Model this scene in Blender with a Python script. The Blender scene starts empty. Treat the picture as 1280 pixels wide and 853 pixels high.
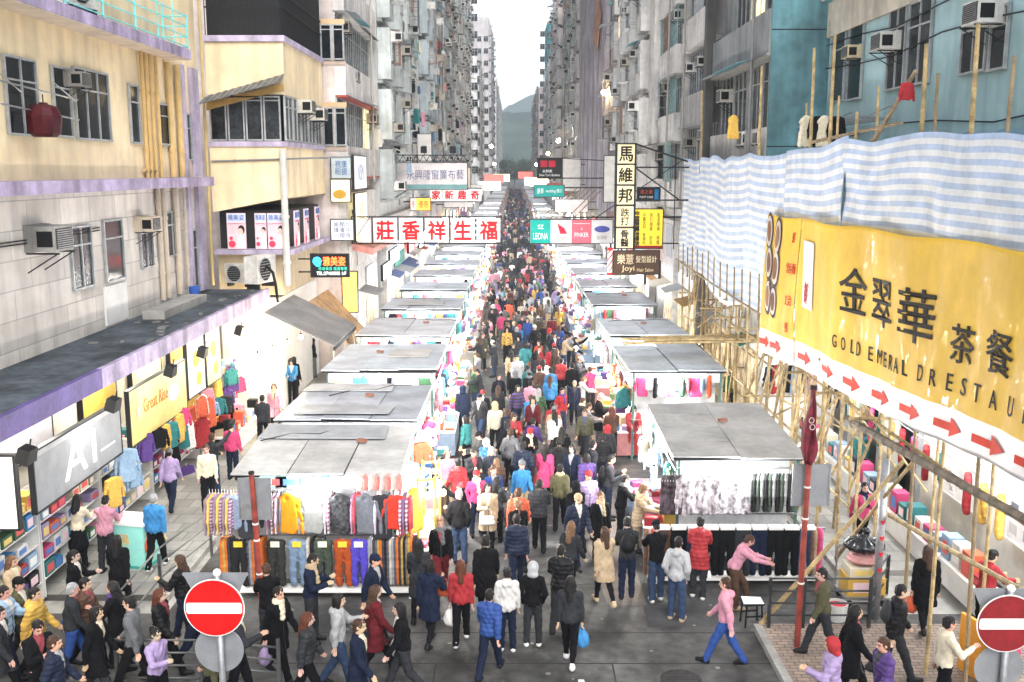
import bpy, math, random
import numpy as np
from mathutils import Matrix, Vector, Euler
R = math.radians
random.seed(7)
SC = bpy.context.scene
COL = SC.collection

# ---------------------------------------------------------------- camera, sky, sun, exposure
CAM_H, PITCH, FPX = 8.7, R(9.74), 35 / 36 * 1280
cd = bpy.data.cameras.new('camera'); cam = bpy.data.objects.new('camera', cd); COL.objects.link(cam)
cd.lens = 35; cd.sensor_width = 36; cd.clip_start = 0.1; cd.clip_end = 9000
cam.location = (0, 0, CAM_H); cam.rotation_euler = (R(90) - PITCH, 0, 0.0016)
SC.camera = cam
W = bpy.data.worlds.new('World'); SC.world = W; W.use_nodes = True
nt = W.node_tree; nt.nodes.clear()
sky = nt.nodes.new('ShaderNodeTexSky'); sky.sky_type = 'NISHITA'; sky.sun_disc = False
SUN_EL, SUN_AZ = R(42), R(168)
sky.sun_elevation = SUN_EL; sky.sun_rotation = SUN_AZ
sky.air_density = 1.0; sky.dust_density = 0.8; sky.ozone_density = 2.0
hs = nt.nodes.new('ShaderNodeHueSaturation'); hs.inputs['Saturation'].default_value = 0.32
bg = nt.nodes.new('ShaderNodeBackground'); bg.inputs['Strength'].default_value = 0.11
wo = nt.nodes.new('ShaderNodeOutputWorld')
nt.links.new(sky.outputs[0], hs.inputs['Color']); nt.links.new(hs.outputs[0], bg.inputs['Color']); nt.links.new(bg.outputs[0], wo.inputs[0])
sl = bpy.data.lights.new('sun', 'SUN'); sl.energy = 1.5; sl.angle = R(45); sl.color = (1.0, 0.95, 0.88)
so = bpy.data.objects.new('sun', sl); COL.objects.link(so)
so.rotation_euler = (R(90) - SUN_EL, 0, R(180) - SUN_AZ)
SC.view_settings.view_transform = 'Standard'; SC.view_settings.look = 'None'
SC.view_settings.gamma = 1; SC.view_settings.use_curve_mapping = False
SC.view_settings.exposure = 1.62
SC.render.engine = 'CYCLES'
SC.cycles.max_bounces = 6; SC.cycles.diffuse_bounces = 3; SC.cycles.glossy_bounces = 2
SC.cycles.transmission_bounces = 3; SC.cycles.transparent_max_bounces = 6; SC.cycles.volume_bounces = 0
SC.cycles.sample_clamp_indirect = 4; SC.cycles.use_denoising = True; SC.cycles.caustics_reflective = False; SC.cycles.caustics_refractive = False

# ---------------------------------------------------------------- pixel rays of the reference (1280 x 853) -> points of the place
def ray(px, py):
    a, b = (px - 642) / FPX, (426.5 - py) / FPX
    c, s = math.cos(PITCH), math.sin(PITCH)
    return a, c + b * s, -s + b * c
def at_y(px, py, Y):
    d = ray(px, py); t = Y / d[1]; return Vector((d[0] * t, Y, CAM_H + d[2] * t))
def at_z(px, py, Z=0.0):
    d = ray(px, py); t = (Z - CAM_H) / d[2]; return Vector((d[0] * t, d[1] * t, Z))
def at_x(px, py, X):
    d = ray(px, py); t = X / d[0]; return Vector((X, d[1] * t, CAM_H + d[2] * t))

# ---------------------------------------------------------------- mesh helpers
def link(o, parent=None):
    COL.objects.link(o)
    if parent is not None: o.parent = parent
    return o
def tag(o, label=None, cat=None, group=None, kind=None):
    if label: o['label'] = label
    if cat: o['category'] = cat
    if group: o['group'] = group
    if kind: o['kind'] = kind
    return o
def empty(name, label, cat, loc=(0, 0, 0), rz=0, group=None):
    o = bpy.data.objects.new(name, None); link(o); o.location = loc; o.rotation_euler = (0, 0, rz); o.empty_display_size = .1
    return tag(o, label, cat, group)
def obj(name, me, parent=None, loc=(0, 0, 0), rot=(0, 0, 0), color=None, scale=None):
    o = bpy.data.objects.new(name, me); link(o, parent); o.location = loc; o.rotation_euler = rot
    if color is not None: o.color = (*color[:3], 1)
    if scale is not None: o.scale = scale if hasattr(scale, '__len__') else (scale,) * 3
    return o
class MB:
    def __init__(s): s.v = []; s.f = []; s.m = []
    def add(s, vs, fs, mi=0):
        n = len(s.v); s.v += [tuple(p) for p in vs]; s.f += [tuple(i + n for i in f) for f in fs]; s.m += [mi] * len(fs)
        return s
    def box(s, x0, x1, y0, y1, z0, z1, mi=0):
        return s.add([(x0,y0,z0),(x1,y0,z0),(x1,y1,z0),(x0,y1,z0),(x0,y0,z1),(x1,y0,z1),(x1,y1,z1),(x0,y1,z1)],
                     [(0,3,2,1),(4,5,6,7),(0,1,5,4),(1,2,6,5),(2,3,7,6),(3,0,4,7)], mi)
    def hexa(s, p, mi=0):
        return s.add(p, [(0,3,2,1),(4,5,6,7),(0,1,5,4),(1,2,6,5),(2,3,7,6),(3,0,4,7)], mi)
    def quad(s, a, b, c, d, mi=0): return s.add([a, b, c, d], [(0,1,2,3)], mi)
    def tube(s, p0, p1, r, r1=None, n=8, mi=0):
        p0, p1 = Vector(p0), Vector(p1); r1 = r if r1 is None else r1
        d = (p1 - p0).normalized(); a = d.orthogonal().normalized(); b = d.cross(a)
        vs = [p0 + (a * math.cos(2*math.pi*i/n) + b * math.sin(2*math.pi*i/n)) * r for i in range(n)] + \
             [p1 + (a * math.cos(2*math.pi*i/n) + b * math.sin(2*math.pi*i/n)) * r1 for i in range(n)]
        return s.add(vs, [(i, (i+1) % n, n + (i+1) % n, n + i) for i in range(n)] + [tuple(range(n-1, -1, -1)), tuple(range(n, 2*n))], mi)
    def path(s, pts, r, n=6, mi=0):
        for a, b in zip(pts, pts[1:]): s.tube(a, b, r, None, n, mi)
        return s
    def ball(s, c, r, nu=10, nv=7, mi=0, sc=(1,1,1)):
        vs = [(c[0], c[1], c[2] - r*sc[2])]
        for j in range(1, nv):
            t = -math.pi/2 + math.pi*j/nv
            for i in range(nu):
                a = 2*math.pi*i/nu
                vs.append((c[0]+r*sc[0]*math.cos(t)*math.cos(a), c[1]+r*sc[1]*math.cos(t)*math.sin(a), c[2]+r*sc[2]*math.sin(t)))
        vs.append((c[0], c[1], c[2] + r*sc[2])); L = len(vs) - 1; fs = []
        for i in range(nu):
            k = (i+1) % nu
            fs.append((0, 1+k, 1+i)); fs.append((L, L-nu+i, L-nu+k))
            for j in range(nv-2): fs.append((1+j*nu+i, 1+j*nu+k, 1+(j+1)*nu+k, 1+(j+1)*nu+i))
        return s.add(vs, fs, mi)
    def lathe(s, prof, n=16, c=(0,0,0), mi=0):
        vs = [(c[0]+r*math.cos(2*math.pi*i/n), c[1]+r*math.sin(2*math.pi*i/n), c[2]+z) for r, z in prof for i in range(n)]
        fs = [(j*n+i, j*n+(i+1)%n, (j+1)*n+(i+1)%n, (j+1)*n+i) for j in range(len(prof)-1) for i in range(n)]
        return s.add(vs, fs, mi)
    def prism(s, poly, y0, y1, mi=0):          # polygon in x,z swept along y
        n = len(poly)
        vs = [(x, y0, z) for x, z in poly] + [(x, y1, z) for x, z in poly]
        return s.add(vs, [tuple(range(n)), tuple(range(2*n-1, n-1, -1))] + [((i+1) % n, i, n+i, n+(i+1) % n) for i in range(n)], mi)
    def mesh(s, name, mats, smooth=False):
        me = bpy.data.meshes.new(name); me.from_pydata(s.v, [], s.f)
        for m in (mats if isinstance(mats, (list, tuple)) else [mats]): me.materials.append(m)
        if any(s.m): me.polygons.foreach_set('material_index', s.m)
        if smooth: me.polygons.foreach_set('use_smooth', [True] * len(s.f))
        me.update(); return me
    def build(s, name, mats, parent=None, loc=(0,0,0), rot=(0,0,0), smooth=False, color=None):
        return obj(name, s.mesh(name, mats, smooth), parent, loc, rot, color)
def box(name, mats, parent, x0, x1, y0, y1, z0, z1, **k): return MB().box(x0, x1, y0, y1, z0, z1).build(name, mats, parent, **k)

# ---------------------------------------------------------------- materials
def hx(h):
    h = h.lstrip('#'); c = [int(h[i:i+2], 16)/255 for i in (0, 2, 4)]
    return tuple(x/12.92 if x <= .04045 else ((x+.055)/1.055)**2.4 for x in c)
_M = {}
def mat(name, col=None, rough=.6, metal=0., var=.15, scale=3., bump=0., streak=0., emit=0., spec=.5, bscale=None, brick=None, alpha=1., coat=0., stripe=None):
    if name in _M: return _M[name]
    m = bpy.data.materials.new(name); m.use_nodes = True; t = m.node_tree; N = t.nodes.new; L = t.links.new
    b = t.nodes['Principled BSDF']
    b.inputs['Roughness'].default_value = rough; b.inputs['Metallic'].default_value = metal; b.inputs['Specular IOR Level'].default_value = spec
    if coat: b.inputs['Coat Weight'].default_value = coat
    if alpha < 1: b.inputs['Alpha'].default_value = alpha
    if col is None: c = N('ShaderNodeObjectInfo').outputs['Color']
    else:
        q = N('ShaderNodeRGB'); q.outputs[0].default_value = (*col[:3], 1); c = q.outputs[0]
    geo = N('ShaderNodeNewGeometry')
    def noise(sc, vec=(1,1,1), detail=4):
        mp = N('ShaderNodeMapping'); mp.inputs['Scale'].default_value = vec; L(geo.outputs['Position'], mp.inputs[0])
        n = N('ShaderNodeTexNoise'); n.inputs['Scale'].default_value = sc; n.inputs['Detail'].default_value = detail; L(mp.outputs[0], n.inputs['Vector']); return n.outputs['Fac']
    def mul(c, fac, lo, hi, a=.35, z=.65):
        r = N('ShaderNodeMapRange'); r.inputs['From Min'].default_value = a; r.inputs['From Max'].default_value = z
        r.inputs['To Min'].default_value = lo; r.inputs['To Max'].default_value = hi; L(fac, r.inputs['Value'])
        x = N('ShaderNodeMix'); x.data_type = 'RGBA'; x.blend_type = 'MULTIPLY'; x.inputs['Factor'].default_value = 1
        L(c, x.inputs['A']); L(r.outputs[0], x.inputs['B']); return x.outputs['Result']
    if stripe:                                   # woven stripes along an axis: (axis, period, second colour)
        sx = N('ShaderNodeSeparateXYZ'); L(geo.outputs['Position'], sx.inputs[0])
        w = N('ShaderNodeMath'); w.operation = 'MULTIPLY'; w.inputs[1].default_value = 1/stripe[1]; L(sx.outputs[stripe[0]], w.inputs[0])
        fr = N('ShaderNodeMath'); fr.operation = 'FRACT'; L(w.outputs[0], fr.inputs[0])
        gt = N('ShaderNodeMath'); gt.operation = 'GREATER_THAN'; gt.inputs[1].default_value = .5; L(fr.outputs[0], gt.inputs[0])
        x = N('ShaderNodeMix'); x.data_type = 'RGBA'; L(gt.outputs[0], x.inputs['Factor']); L(c, x.inputs['A']); x.inputs['B'].default_value = (*stripe[2], 1); c = x.outputs['Result']
    if brick:                                    # (width, height, mortar colour, which plane)
        bt = N('ShaderNodeTexBrick'); bt.inputs['Scale'].default_value = 1; bt.inputs['Brick Width'].default_value = brick[0]; bt.inputs['Row Height'].default_value = brick[1]
        bt.inputs['Mortar Size'].default_value = brick[4] if len(brick) > 4 else .012; bt.inputs['Mortar'].default_value = (*brick[2], 1)
        if brick[3] == 'xy': L(geo.outputs['Position'], bt.inputs['Vector'])
        else:
            sp = N('ShaderNodeSeparateXYZ'); cb = N('ShaderNodeCombineXYZ'); L(geo.outputs['Position'], sp.inputs[0])
            L(sp.outputs['Y' if brick[3] == 'yz' else 'X'], cb.inputs[0]); L(sp.outputs['Z'], cb.inputs[1]); L(cb.outputs[0], bt.inputs['Vector'])
        L(c, bt.inputs['Color1']); c2 = mul(c, noise(.4), .72, .72); L(c2, bt.inputs['Color2']); c = bt.outputs['Color']
    if var: c = mul(c, noise(scale), 1 - var, 1 + var*.4)
    if var: c = mul(c, noise(scale*6), 1 - var*.6, 1.0)
    if streak: c = mul(c, noise(2.2, (1, 1, .12), 6), 1 - streak, 1.0, .35, .6)
    L(c, b.inputs['Base Color'])
    if emit:
        L(c, b.inputs['Emission Color']); b.inputs['Emission Strength'].default_value = emit
    if bump:
        bn = N('ShaderNodeBump'); bn.inputs['Strength'].default_value = bump; bn.inputs['Distance'].default_value = .02
        L(noise(bscale or scale*8), bn.inputs['Height']); L(bn.outputs[0], b.inputs['Normal'])
    _M[name] = m; return m
cloth = mat('cloth', None, .9, var=.16, scale=14, bump=.25, bscale=40, spec=.1)
stripe_c = mat('striped_knit_cloth', None, .9, var=.1, stripe=(2, .11, (.03, .03, .035)))
print_c = mat('patterned_cloth', None, .9, var=.75, scale=16, bump=.2)
shirts = [mat('shirt_%s' % n, c, .85, var=.15, scale=9) for n, c in (('grey', (.3, .3, .31)), ('dark', (.03, .03, .035)), ('navy', (.04, .06, .13)), ('wine', (.2, .03, .04)), ('cream', (.55, .48, .36)))]
nylon = mat('nylon', None, .6, var=.12, scale=10, bump=.25, bscale=25, spec=.18)
paint = mat('paint', None, .6, var=.12, scale=3, spec=.12)
pack = mat('packaging', None, .5, var=.06, scale=5, spec=.2)
leather = mat('leather', None, .5, var=.1, scale=20, spec=.2)
hairm = mat('hair', None, .45, var=.3, scale=30, bump=.5, bscale=90, spec=.22)
skin = mat('skin', None, .6, var=.08, scale=12, spec=.2)
eye_m = mat('eye_dark', (.02, .015, .012), .3, var=0); lip_m = mat('lip', (.42, .16, .13), .5, var=0)
wallp = mat('wall_paint', None, .85, var=.14, scale=.55, streak=.18, bump=.15, bscale=12, spec=.2)
wallp2 = mat('grimy_wall_paint', None, .88, var=.26, scale=.6, streak=.28, bump=.2, bscale=10, spec=.2)
concrete = mat('concrete', (.34, .33, .31), .9, var=.3, scale=.8, bump=.3, bscale=15)
steel = mat('steel', (.35, .36, .37), .45, .7, var=.2, scale=6)
darksteel = mat('dark_steel', (.022, .022, .024), .6, .1, spec=.2, var=.2, scale=6)
alu = mat('window_aluminium', (.42, .44, .45), .45, .3, var=.25, scale=4)
rust = mat('rusty_red_paint', (.30, .045, .03), .6, var=.4, scale=5, bump=.2)
glass = mat('window_glass', (.012, .016, .02), .15, var=.6, scale=.9, spec=.3)
glassb = mat('curtained_glass', (.04, .047, .054), .25, var=.8, scale=1.5, spec=.25)
glassl = mat('lit_window', (.95, .72, .38), .4, var=.4, scale=2, emit=.9)
white = mat('white_paint', (.78, .77, .75), .5, var=.08, scale=2)
acm = mat('air_conditioner_casing', None, .55, var=.2, scale=4, streak=.25)
black = mat('black_plastic', (.012, .012, .013), .5, var=.1, spec=.15)
bulbm = mat('glowing_lamp', (1, .96, .88), .4, var=0, emit=70)
warmbulb = mat('glowing_warm_lamp', (1, .74, .38), .4, var=0, emit=30)
tubem = mat('glowing_tube', (.92, .97, 1), .4, var=0, emit=14)
bamboo = mat('bamboo', (.46, .34, .17), .6, var=.45, scale=5, bump=.1, spec=.2)
bamboo_old = mat('weathered_bamboo', (.30, .21, .11), .6, var=.4, scale=5)

# ---------------------------------------------------------------- writing
_T = {}
def tmesh(s, bold=0.0):
    k = (s, bold)
    if k in _T: return _T[k]
    cu = bpy.data.curves.new('lettering', 'FONT'); cu.body = s; cu.align_x = 'CENTER'; cu.resolution_u = 3; cu.extrude = .012;  cu.space_line = .95
    o = bpy.data.objects.new('lettering', cu); COL.objects.link(o); bpy.context.view_layer.update()
    me = bpy.data.meshes.new_from_object(o.evaluated_get(bpy.context.evaluated_depsgraph_get()))
    bpy.data.objects.remove(o); bpy.data.curves.remove(cu)
    n = len(me.vertices); a = np.empty(n*3, np.float32); me.vertices.foreach_get('co', a); a = a.reshape(-1, 3)
    lo, hi = a.min(0), a.max(0); sp = np.maximum(hi - lo, 1e-4); a = (a - (lo + hi)/2) / np.array([sp[0], sp[1], 1.0]); a[:, 2] = (a[:, 2]) * .3
    if bold:                                     # heavier strokes: the outline repeated a hair to each side
        fs = [tuple(p.vertices) for p in me.polygons]; al, fl = [], []
        for k, (dx, dy) in enumerate(((0, 0), (1, 0), (-1, 0), (0, 1), (0, -1))): al.append(a + np.array([dx*bold*.6, dy*bold*.6, k*.0011])); fl += [tuple(i + k*n for i in f) for f in fs]
        a = np.concatenate(al); me = bpy.data.meshes.new('lettering'); me.from_pydata(a.tolist(), [], fl)
    me.vertices.foreach_set('co', a.ravel().astype(np.float32)); me.materials.clear(); me.materials.append(paint); me.update()
    _T[k] = (me, sp[0]/sp[1]); return _T[k]
def text(s, parent, c, w, h, color, rot=(R(90), 0, 0), bold=0.0, keep=False, m=None, name='lettering'):   # lettering standing in front of a panel, fitted to w x h
    me, asp = tmesh(s, bold)
    if keep:
        if w / h > asp: w = h * asp
        else: h = w / asp
    if m is not None:
        me = me.copy(); me.materials.clear(); me.materials.append(m)
    return obj(name, me, parent, c, rot, color, (w, h, 1))

# ---------------------------------------------------------------- blended implicit surfaces (bodies, clothes, garments, bags)
def surface_nets(F, org, h):
    S = F < 0; n = np.array(F.shape) - 1
    tot = np.zeros(n, np.int8)
    for a in (0, 1):
        for b in (0, 1):
            for c in (0, 1): tot += S[a:n[0]+a, b:n[1]+b, c:n[2]+c]
    act = (tot > 0) & (tot < 8); I = np.argwhere(act); idx = np.full(n, -1, np.int64); idx[act] = np.arange(len(I))
    acc = np.zeros((len(I), 3)); cnt = np.zeros(len(I))
    for ax in range(3):
        e = np.eye(3, dtype=int)[ax]
        for u in (0, 1):
            for w in (0, 1):
                o = np.zeros(3, int); o[(ax+1) % 3] = u; o[(ax+2) % 3] = w
                fa = F[tuple((I + o).T)]; fb = F[tuple((I + o + e).T)]; x = (fa < 0) != (fb < 0)
                t = np.where(x, fa / np.where(x, fa - fb, 1), 0)
                acc += ((I + o) + t[:, None] * e) * x[:, None] * 0 + np.where(x[:, None], o + t[:, None] * e, 0); cnt += x
    V = (I + acc / cnt[:, None]) * h + org
    Q = []
    for ax in range(3):
        e = np.eye(3, dtype=int)[ax]; p, q = np.eye(3, dtype=int)[(ax+1) % 3], np.eye(3, dtype=int)[(ax+2) % 3]
        sl = [slice(1, k) for k in n]; sl[ax] = slice(0, n[ax])
        a = S[tuple(sl)]; s2 = [slice(1, k) for k in n]; s2[ax] = slice(1, n[ax] + 1); b = S[tuple(s2)]
        J = np.argwhere(a != b); off = np.ones(3, int); off[ax] = 0; J = J + off
        f = np.stack([idx[tuple((J - p - q).T)], idx[tuple((J - q).T)], idx[tuple(J.T)], idx[tuple((J - p).T)]], 1)
        fl = ~a[tuple((J - off).T)]; f[fl] = f[fl][:, ::-1]; Q.append(f)
    return V, np.concatenate(Q)
def np_mesh(name, V, Q, mats, mi=None):
    me = bpy.data.meshes.new(name); me.vertices.add(len(V)); me.vertices.foreach_set('co', V.astype(np.float32).ravel())
    me.loops.add(Q.size); me.loops.foreach_set('vertex_index', Q.astype(np.int32).ravel())
    me.polygons.add(len(Q)); me.polygons.foreach_set('loop_start', np.arange(0, Q.size, 4, dtype=np.int32))
    me.polygons.foreach_set('use_smooth', np.ones(len(Q), bool))
    for m in mats: me.materials.append(m)
    if mi is not None: me.polygons.foreach_set('material_index', mi.astype(np.int32))
    me.update(calc_edges=True); return me
class SDF:
    def __init__(s): s.p = []
    def cap(s, a, b, ra, rb=None, k=.02, sub=False): s.p.append(('c', np.array(a, float), np.array(b, float), ra, ra if rb is None else rb, k, sub, None, None)); return s
    def ell(s, c, r, k=.03, M=None, sub=False):          # M = 4x4 frame the ellipsoid lives in
        if M is not None:
            A = np.array(M); s.p.append(('e', A[:3, :3] @ np.array(c, float) + A[:3, 3], None, np.array(r, float), None, k, sub, A[:3, :3], None))
        else: s.p.append(('e', np.array(c, float), None, np.array(r, float), None, k, sub, None, None))
        return s
    def mesh(s, name, h, mats, post=None, mark=None):
        lo, hi = np.full(3, 9.), np.full(3, -9.)
        bb = []
        for t, a, b, r, r2, k, sub, A, _ in s.p:
            if t == 'c': l, u = np.minimum(a, b) - max(r, r2), np.maximum(a, b) + max(r, r2)
            else: m = np.array([max(r)]*3) if A is not None else r; l, u = a - m, a + m
            bb.append((l, u))
            if not sub: lo = np.minimum(lo, l); hi = np.maximum(hi, u)
        pad = .03 + 2*h; lo -= pad; hi += pad; n = np.ceil((hi - lo)/h).astype(int) + 1
        X, Y, Z = [lo[i] + h*np.arange(n[i]) for i in range(3)]
        F = np.full(n, .12, np.float32)
        for (t, a, b, r, r2, k, sub, A, _), (l, u) in zip(s.p, bb):
            m = .06 + k
            i0 = np.maximum(((l - m - lo)/h).astype(int), 0); i1 = np.minimum(((u + m - lo)/h).astype(int) + 2, n)
            if (i1 <= i0).any(): continue
            x = X[i0[0]:i1[0], None, None]; y = Y[None, i0[1]:i1[1], None]; z = Z[None, None, i0[2]:i1[2]]
            if t == 'c':
                d = b - a; L2 = max(d @ d, 1e-9)
                T = np.clip(((x-a[0])*d[0] + (y-a[1])*d[1] + (z-a[2])*d[2])/L2, 0, 1)
                D = np.sqrt((x-a[0]-T*d[0])**2 + (y-a[1]-T*d[1])**2 + (z-a[2]-T*d[2])**2) - (r + T*(r2 - r))
            else:
                u_, v_, w_ = x - a[0], y - a[1], z - a[2]
                if A is not None: u_, v_, w_ = (A[0,0]*u_+A[1,0]*v_+A[2,0]*w_, A[0,1]*u_+A[1,1]*v_+A[2,1]*w_, A[0,2]*u_+A[1,2]*v_+A[2,2]*w_)
                q = np.sqrt((u_/r[0])**2 + (v_/r[1])**2 + (w_/r[2])**2); q2 = np.sqrt((u_/r[0]**2)**2 + (v_/r[1]**2)**2 + (w_/r[2]**2)**2)
                D = q*(q - 1)/np.maximum(q2, 1e-6)
            sl_ = tuple(slice(i0[i], i1[i]) for i in range(3)); G = F[sl_]
            if sub: F[sl_] = np.maximum(G, -D)
            else:
                if k > 0:
                    hh = np.clip(.5 + .5*(G - D)/k, 0, 1); F[sl_] = G*(1-hh) + D*hh - k*hh*(1-hh)
                else: F[sl_] = np.minimum(G, D)
        if post is not None: F = post(F, X[:, None, None], Y[None, :, None], Z[None, None, :])
        F[0], F[-1], F[:, 0], F[:, -1], F[:, :, 0], F[:, :, -1] = (.1,)*6
        V, Q = surface_nets(F, lo, h)
        return np_mesh(name, V, Q, mats, mark(V[Q].mean(1)) if mark is not None else None)

# ---------------------------------------------------------------- people
shirt_m = mat('shirt', (.55, .52, .48), .85, var=.2, scale=9); zip_m = mat('zip', (.03, .03, .035), .5, var=0)
PEL = .93
def V3(*a): return np.array(a, float)
def rotx(v, a): c, s = math.cos(a), math.sin(a); return V3(v[0], v[1]*c - v[2]*s, v[1]*s + v[2]*c)
class Pose:
    # angles in degrees; h = hip, k = knee, s = shoulder forward, e = elbow, o = arm outward, i = forearm inward; first value of a pair is the x < 0 side
    def __init__(P, h=(0, 0), k=(0, 0), s=(0, 0), e=(8, 8), o=(8, 8), i=(0, 0), lean=2, nod=5, turn=0, wide=.0):
        pel = V3(0, 0, PEL); ln = R(lean); P.T = lambda x, y, z: pel + rotx(V3(x, y, z), ln)
        P.legs, P.arms = [], []
        for j, sg in enumerate((-1, 1)):
            hip = pel + V3(sg*.085, 0, -.03); a = R(h[j]); kn = hip + .42*V3(sg*wide, -math.sin(a), -math.cos(a)); b = a - R(k[j])
            an = kn + .41*V3(sg*wide*.5, -math.sin(b), -math.cos(b)); P.legs.append([hip, kn, an, b])
        dz = .085 - min(l[2][2] - .10*abs(math.sin(l[3])) for l in P.legs); P.dz = dz
        sh = V3(0, 0, dz); pel2 = pel + sh; P.pel = pel2; P.T = lambda x, y, z: pel2 + rotx(V3(x, y, z), ln)
        for l in P.legs: l[0], l[1], l[2] = l[0] + sh, l[1] + sh, l[2] + sh
        for j, sg in enumerate((-1, 1)):
            so_ = P.T(sg*.165, .005, .455); a, b = R(s[j]) , R(s[j] + e[j]); oo, ii = R(o[j]), R(i[j])
            el = so_ + .285*rotx(V3(sg*math.sin(oo), -math.sin(a)*math.cos(oo), -math.cos(a)*math.cos(oo)), ln*.5)
            d2 = V3(sg*math.sin(oo*.4 - ii), -math.sin(b)*math.cos(oo*.4 - ii), -math.cos(b)*math.cos(oo*.4 - ii)); wr = el + .25*d2
            P.arms.append((so_, el, wr, d2))
        P.neck = P.T(0, .012, .53)
        P.HR = Euler((ln + R(nod), 0, R(turn))).to_matrix(); P.HR = Matrix.Rotation(ln*.6 + R(nod), 3, 'X') @ Matrix.Rotation(R(turn), 3, 'Z')
        hc = P.T(0, .0, .60) + np.array(P.HR @ Vector((0, -.012, .095))); P.H = Matrix.Translation(Vector(hc)) @ P.HR.to_4x4()
        P.hand = [Vector(a[2] + a[3]*.09) for a in P.arms]; P.back = P.T(0, .17, .30); P.cache = {}
    def torso(P, S, g, k=.05):
        T = P.T
        for c, r in (((0, .012, .02), (.155, .115, .13)), ((0, -.005, .17), (.135, .10, .17)), ((0, 0, .36), (.158, .108, .17))):
            S.ell(T(*c), V3(*r) + g, k)
        S.cap(T(-.125, .005, .45), T(0, .005, .475), .050 + g*.9, .062 + g*.8, .05).cap(T(.125, .005, .45), T(0, .005, .475), .050 + g*.9, .062 + g*.8, .05)
    def body(P, h=.008):
        S = SDF(); P.torso(S, 0)
        for hip, kn, an, b in P.legs:
            S.cap(hip, kn, .083, .056, .04).cap(kn, an, .055, .038, .02)
            tip = an + V3(0, -.15*math.cos(b*.7), -.045 + .15*math.sin(b*.7)*.6); S.cap(an + V3(0, .02, -.045), tip, .036, .03, .03)
        for j, (so_, el, wr, d) in enumerate(P.arms):
            sg = (-1, 1)[j]; S.cap(so_, el, .05, .039, .03).cap(el, wr, .039, .026, .02)
            side = np.cross(d, V3(sg, 0, 0)); side = side/max(np.linalg.norm(side), 1e-6); inw = np.cross(side, d)
            pa = wr + d*.085; S.cap(wr + d*.02 + side*.014, pa + side*.02, .019, .017, .02).cap(wr + d*.02 - side*.014, pa - side*.018, .019, .016, .02)
            for q, L in enumerate((.060, .072, .068, .052)):
                b0 = pa + side*(.029 - .019*q); cu = inw*(.012 + .004*q); m1 = b0 + d*L*.55 + cu*.5; S.cap(b0 - d*.01, m1, .0095, .009, .004).cap(m1, m1 + d*L*.42 + cu*1.3, .009, .008, .003)
            S.cap(wr + d*.03 + side*.03, wr + d*.075 + side*.052 + inw*.012, .011, .010, .006).cap(wr + d*.075 + side*.052 + inw*.012, wr + d*.105 + side*.05 + inw*.022, .010, .0085, .003)
        S.cap(P.neck - V3(0, 0, .05), np.array((P.H @ Vector((0, .015, -.06)))), .056, .05, .03)
        A = np.array(P.H); hp = lambda *c: np.array(P.H @ Vector(c))
        S.ell((0, .014, .024), (.074, .092, .088), .02, A).ell((0, -.024, -.05), (.055, .058, .062), .035, A)
        S.cap(hp(0, -.078, .014), hp(0, -.098, -.022), .009, .014, .012).cap(hp(-.03, -.072, .032), hp(.03, -.072, .032), .016, None, .015)
        S.ell((-.076, .012, -.008), (.010, .021, .031), .006, A).ell((.076, .012, -.008), (.010, .021, .031), .006, A)
        S.cap(hp(-.018, -.078, -.056), hp(.018, -.078, -.056), .010, None, .01)
        Hi = np.array(P.H.inverted())
        def mark(C):
            q = C @ Hi[:3, :3].T + Hi[:3, 3]; m = np.zeros(len(C), np.int32); f = q[:, 1] < -.055
            for sx in (-1, 1):
                m[f & (((q[:, 0]-sx*.031)/.017)**2 + ((q[:, 2]-.006)/.010)**2 < 1)] = 1
                m[f & (abs(q[:, 0]-sx*.034) < .014) & (abs(q[:, 2]-.036) < .0045)] = 1
            m[f & ((q[:, 0]/.024)**2 + ((q[:, 2]+.056)/.009)**2 < 1)] = 2
            return m
        return S.mesh('person', h, [skin, eye_m, lip_m], None, mark)
    def top(P, kind, h=.013):
        S = SDF(); g = {'jacket': .024, 'puffer': .034, 'hoodie': .025, 'sweater': .018, 'coat': .026, 'parka': .034}[kind]; P.torso(S, g)
        for so_, el, wr, d in P.arms: S.cap(so_, el, .056 + g*.8, .047 + g*.7, .04).cap(el, wr + d*.01, .046 + g*.7, .033 + g*.6, .015)
        S.cap(P.neck - V3(0, 0, .055), P.neck + V3(0, .004, .035), .085 + g*.3, .066 + g*.2, .03)
        if kind in ('hoodie', 'parka'): S.ell(P.T(0, .105, .50), (.105, .06, .075), .03)
        long_ = kind in ('coat', 'parka'); hem = P.pel[2] - (.36 if kind == 'coat' else .26 if kind == 'parka' else .075)
        if long_:
            for x in (-.05, .05): S.cap(P.pel + V3(x, .01, 0), P.pel + V3(x*1.5, .015, -.40), .13, .15, .05)
            for hip, kn, an, b in P.legs: S.cap(hip, hip + (kn - hip)*.95, .105, .10, .06)
        ph = random.random()*6; nk = P.neck; zz = nk[2] - .26
        def mark(C):
            m = np.zeros(len(C), np.int32); fr = C[:, 1] < nk[1] - .04; ok = fr & (np.abs(C[:, 0]) < .15)
            m[ok & (np.abs(C[:, 0]) < .010)] = 2; m[ok & (C[:, 2] > zz) & (np.abs(C[:, 0]) < .25*(C[:, 2] - zz) + .008)] = 1; return m
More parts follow.
